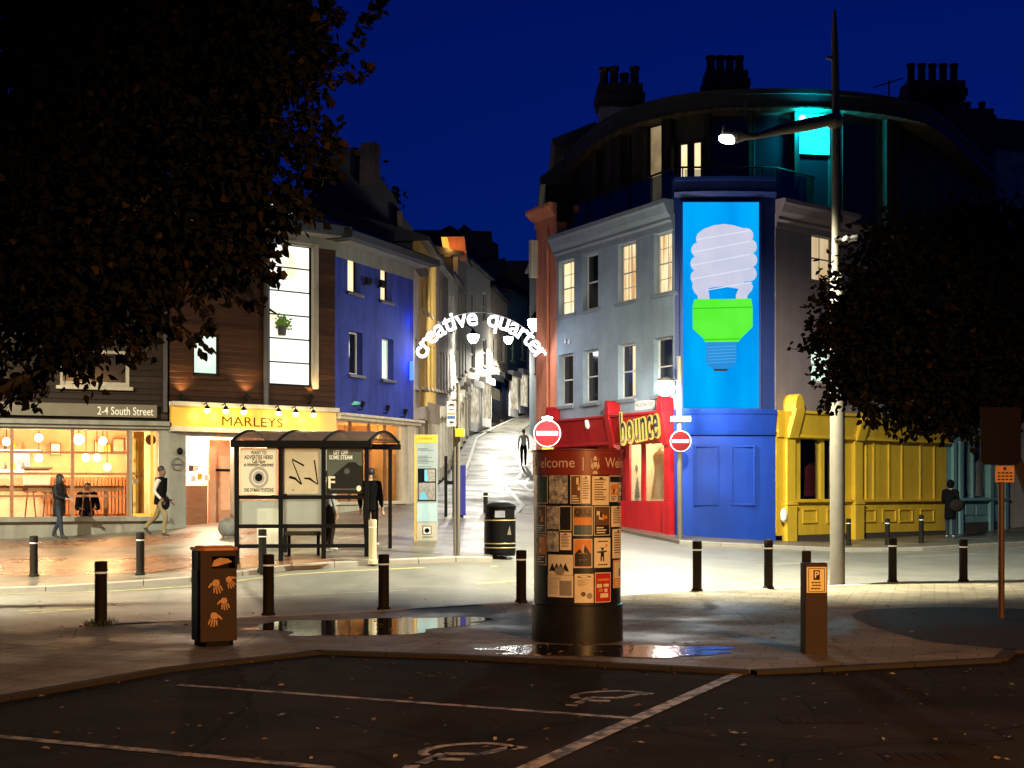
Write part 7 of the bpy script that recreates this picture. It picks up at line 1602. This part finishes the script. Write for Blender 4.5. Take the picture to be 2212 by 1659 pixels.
    q = MB(); q.ball(hd+Vector((0, -.082, -.085)), .022, .01, .007, n=8); q.build('mouth', mat('lip', (.3, .12, .1), .5), r, smooth=True)
    # hair cap (and hood)
    q = MB(); q.ball(hd+Vector((0, .018, .028)), .088, .1, .09, n=16)
    if hairlong: q.ball(hd+Vector((0, .045, -.1)), .1, .085, .2, n=14); q.ball(hd+Vector((.055, -.02, -.06)), .05, .07, .14, n=12); q.ball(hd+Vector((-.055, -.02, -.06)), .05, .07, .14, n=12)
    if hood: q.ball(hd+Vector((0, .02, -.02)), .115, .118, .15, n=16)
    q.build('hood' if hood else 'hair', top if hood else hair, r, smooth=True)
    if jacket:
        JJ = {}; X = lambda n, r_: JJ.__setitem__(n, (*J[n][:3], r_))
        bk = bulk*1.12
        X('pelvis', (.165*bk, .135*bk)); X('waist', (.155*bk, .13*bk)); X('chest', (.175*bk, .14*bk)); X('upchest', (.13*bk, .095*bk)); JJ['collar'] = (0, -lean, 1.5, (.07, .068)); JJ['hem'] = (0, .01, jlen, (.175*bk, .14*bk)); JJ['hemend'] = (0, .01, jlen-.05, (.172*bk, .138*bk))
        bb = [('hemend', 'hem'), ('hem', 'pelvis'), ('pelvis', 'waist'), ('waist', 'chest'), ('chest', 'upchest'), ('upchest', 'collar')]
        if jacket[1]:
            for k in 'lr':
                X('shoulder'+k, .082); X('elbow'+k, .068); JJ['cuff'+k] = (*(Vector(J['elbow'+k][:3]).lerp(Vector(J['wrist'+k][:3]), .9)), .052); bb += [('upchest', 'shoulder'+k), ('shoulder'+k, 'elbow'+k), ('elbow'+k, 'cuff'+k)]
        else:
            for k in 'lr':
                s = -1 if k == 'l' else 1; JJ['sh'+k] = (s*.15*bulk, -lean, 1.425, .072); JJ['st'+k] = (s*.19*bulk, -lean, 1.40, .07); bb += [('upchest', 'sh'+k), ('sh'+k, 'st'+k)]
        j = skin_mesh('jacket' if jacket[1] else 'waistcoat', JJ, bb, [jacket[0]], lambda a, b: 0, 'chest'); j.parent = r
    r.location = loc; r.rotation_euler.z = yaw; k = H/1.775; r.scale = (k, k, k); return r
def bag(par, c, sx, sy, sz, m, strap=None, name='shoulder_bag'):
    q = MB(); q.ball(Vector(c), sx, sy, sz, n=14); b_ = q.build(name, m, None, smooth=True)
    return b_
dn = mat('dark denim', (.03, .035, .05), .9, spec=.05); puff = mat('black quilted coat', (.009, .009, .011), .6, bump=1.0, bscale=7, stretch=(.6, .6, 2.6), spec=.2); blk = mat('black cloth', (.006, .006, .007), .95, spec=.02, bump=.6, bscale=14); wht = mat('white cotton', (.45, .43, .38), .9, spec=.1, bump=.6, bscale=14); khaki = mat('khaki cotton', (.2, .16, .08), .9, spec=.1, bump=.6, bscale=14); gry = mat('grey shirt', (.36, .36, .36), .9, spec=.1, bump=.5, bscale=12); shoe = mat('black shoe', (.015, .014, .013), .5); whshoe = mat('pale trainer', (.55, .53, .48), .5); brn = mat('dark brown cloth', (.022, .018, .015), .95, spec=.03, bump=.6, bscale=14)
stride = dict(kneel=(-.16, .53), anklel=(-.2, .11), kneer=(.1, .5), ankler=(.34, .2), toezr=-.11)
# walking left to right or away; -Y is the front
p = base(128, 1166); person(p, R(75), 1.66, 'woman in a long black quilted coat and jeans walking past the cafe window', dict(kneel=(-.1, .52), anklel=(-.16, .09), kneer=(.06, .5), ankler=(.25, .15), toezr=-.06, elbowl=(.2, -.05, 1.16), wristl=(.1, -.27, 1.1), elbowr=(.2, -.05, 1.16), wristr=(.08, -.27, 1.08), head=(0, -.05)), puff, dn, shoe, hairlong=True, jacket=(puff, True), jlen=.66)
p = base(346, 1160); person(p, R(80), 1.8, 'man in a dark waistcoat with white sleeves striding past the grey pillar', dict(kneel=(-.2, .53), anklel=(-.14, .09), kneer=(.16, .5), ankler=(.46, .23), toezr=-.13, elbowl=(.25, .08, 1.14), wristl=(.25, -.1, .95), elbowr=(.25, .05, 1.14), wristr=(.26, -.12, .93), lean=.03, head=(0, -.03)), wht, khaki, shoe, SKIND, jacket=(blk, False), jlen=.84)
q = MB(); q.ball(p+Vector((.2, -.24, .86)), .11, .07, .17, n=14); o = q.build('holdall', blk, None, smooth=True); tag(o, 'black bag carried at the side of the striding man', 'bag')
Y = 29.6; x = at(801, 0, Y).x; p = Vector((x, Y, gz(x, Y))); person(p, R(170), 1.72, 'man in black standing at the right end of the bus shelter', dict(elbowl=(.22, .0, 1.14), wristl=(.24, -.06, .9), kneel=(-.02, .5), anklel=(-.03, .09)), blk, brn, whshoe, jacket=(blk, True), jlen=.84)
Y = 29.1; x = at(712, 0, Y).x; p = Vector((x, Y, gz(x, Y))); person(p, R(120), 1.74, 'person in dark trousers waiting behind the dark poster of the bus shelter', dict(kneel=(-.03, .5), anklel=(.02, .09), elbowr=(.22, -.06, 1.15), wristr=(.12, -.26, 1.15)), gry, brn, whshoe)
p = base(1131, 1006); person(p, R(185), 1.74, 'man in a grey shirt and black trousers walking up the climbing street', dict(kneel=(-.1, .52), anklel=(-.1, .09), kneer=(.05, .5), ankler=(.18, .13), toezr=-.04, elbowl=(.245, .05, 1.13), wristl=(.25, -.03, .9), elbowr=(.245, .05, 1.13), wristr=(.24, -.07, .92), head=(0, -.03)), gry, blk, shoe, sleeves=gry)
p = base(2053, 1163); p = Vector((p.x, p.y, p.z)); r = person(p, R(150), 1.74, 'figure in a long black coat with a shoulder bag facing the yellow shop end', dict(elbowl=(.22, -.02, 1.15), wristl=(.1, -.2, 1.12), elbowr=(.22, -.02, 1.15), wristr=(.12, -.22, 1.1), kneel=(.0, .5), anklel=(.03, .09), kneer=(-.03, .5), ankler=(-.02, .09), head=(0, -.05)), blk, dn, whshoe, hood=True, jacket=(blk, True), jlen=.62)
q = MB(); q.ball(p+Vector((.13, -.22, .98)), .22, .1, .19, n=14); q.tube([p+Vector((.28, -.1, 1.05)), p+Vector((.1, -.16, 1.38)), p+Vector((-.12, .0, 1.47)), p+Vector((-.16, .1, 1.4))], .022, 6); o = q.build('shoulder_bag', brn, None, smooth=True); tag(o, 'dark shoulder bag on the back of the figure by the teal shop', 'bag')
# someone bent over the cafe counter: only the back and head show above it
u, z = GW.uz(189, 1049, -1.2); c = GW.p(u, -1.45, z); person(Vector((c.x, c.y, shop_b-.1-.66)), R(20), 1.66, 'person in black hunched over the cafe counter in the right pane', dict(lean=.4, elbowl=(.3, -.12, 1.02), wristl=(.2, -.3, 1.02), elbowr=(.3, -.12, 1.02), wristr=(.2, -.3, 1.02), head=(0, -.2), kneel=(-.4, .55), anklel=(-.4, .12), kneer=(-.4, .55), ankler=(-.4, .12)), blk, brn, shoe, jacket=(blk, True), bulk=1.25)
# ================================================================ sodium street lamp behind the camera, lighting the near ground
o = root('sodium_lamp', (10.0, -5.0, 0), 'old amber street lamp standing in the car park', 'street lamp')
q = MB(); q.lathe((10.0, -5.0, 0), [(.14, -.06), (.09, 1), (.06, 6.4)], 14); q.build('pole', M['darkgrey'], o, smooth=True)
q = MB(); q.tube([(10, -5, 6.3), (9.8, -4.8, 6.6), (9.3, -4.3, 6.6)], .04, 8); q.build('arm', M['darkgrey'], o)
q = MB(); q.tube([(9.4, -4.4, 6.62), (8.9, -3.9, 6.6)], [.08, .12], 10); q.build('lamp_head', M['darkgrey'], o)
q = MB(); q.ball((9.1, -4.1, 6.5), .16, .1, .06); q.build('bulb', glow('sodium bulb', (1, .5, .12), 8), o)
lamp('SPOT', (9.1, -4.1, 6.38), SODIUM_W, (1, .47, .14), o, .15, to=(1.6, 15.4, -2.2), spot=58, blend=.8)
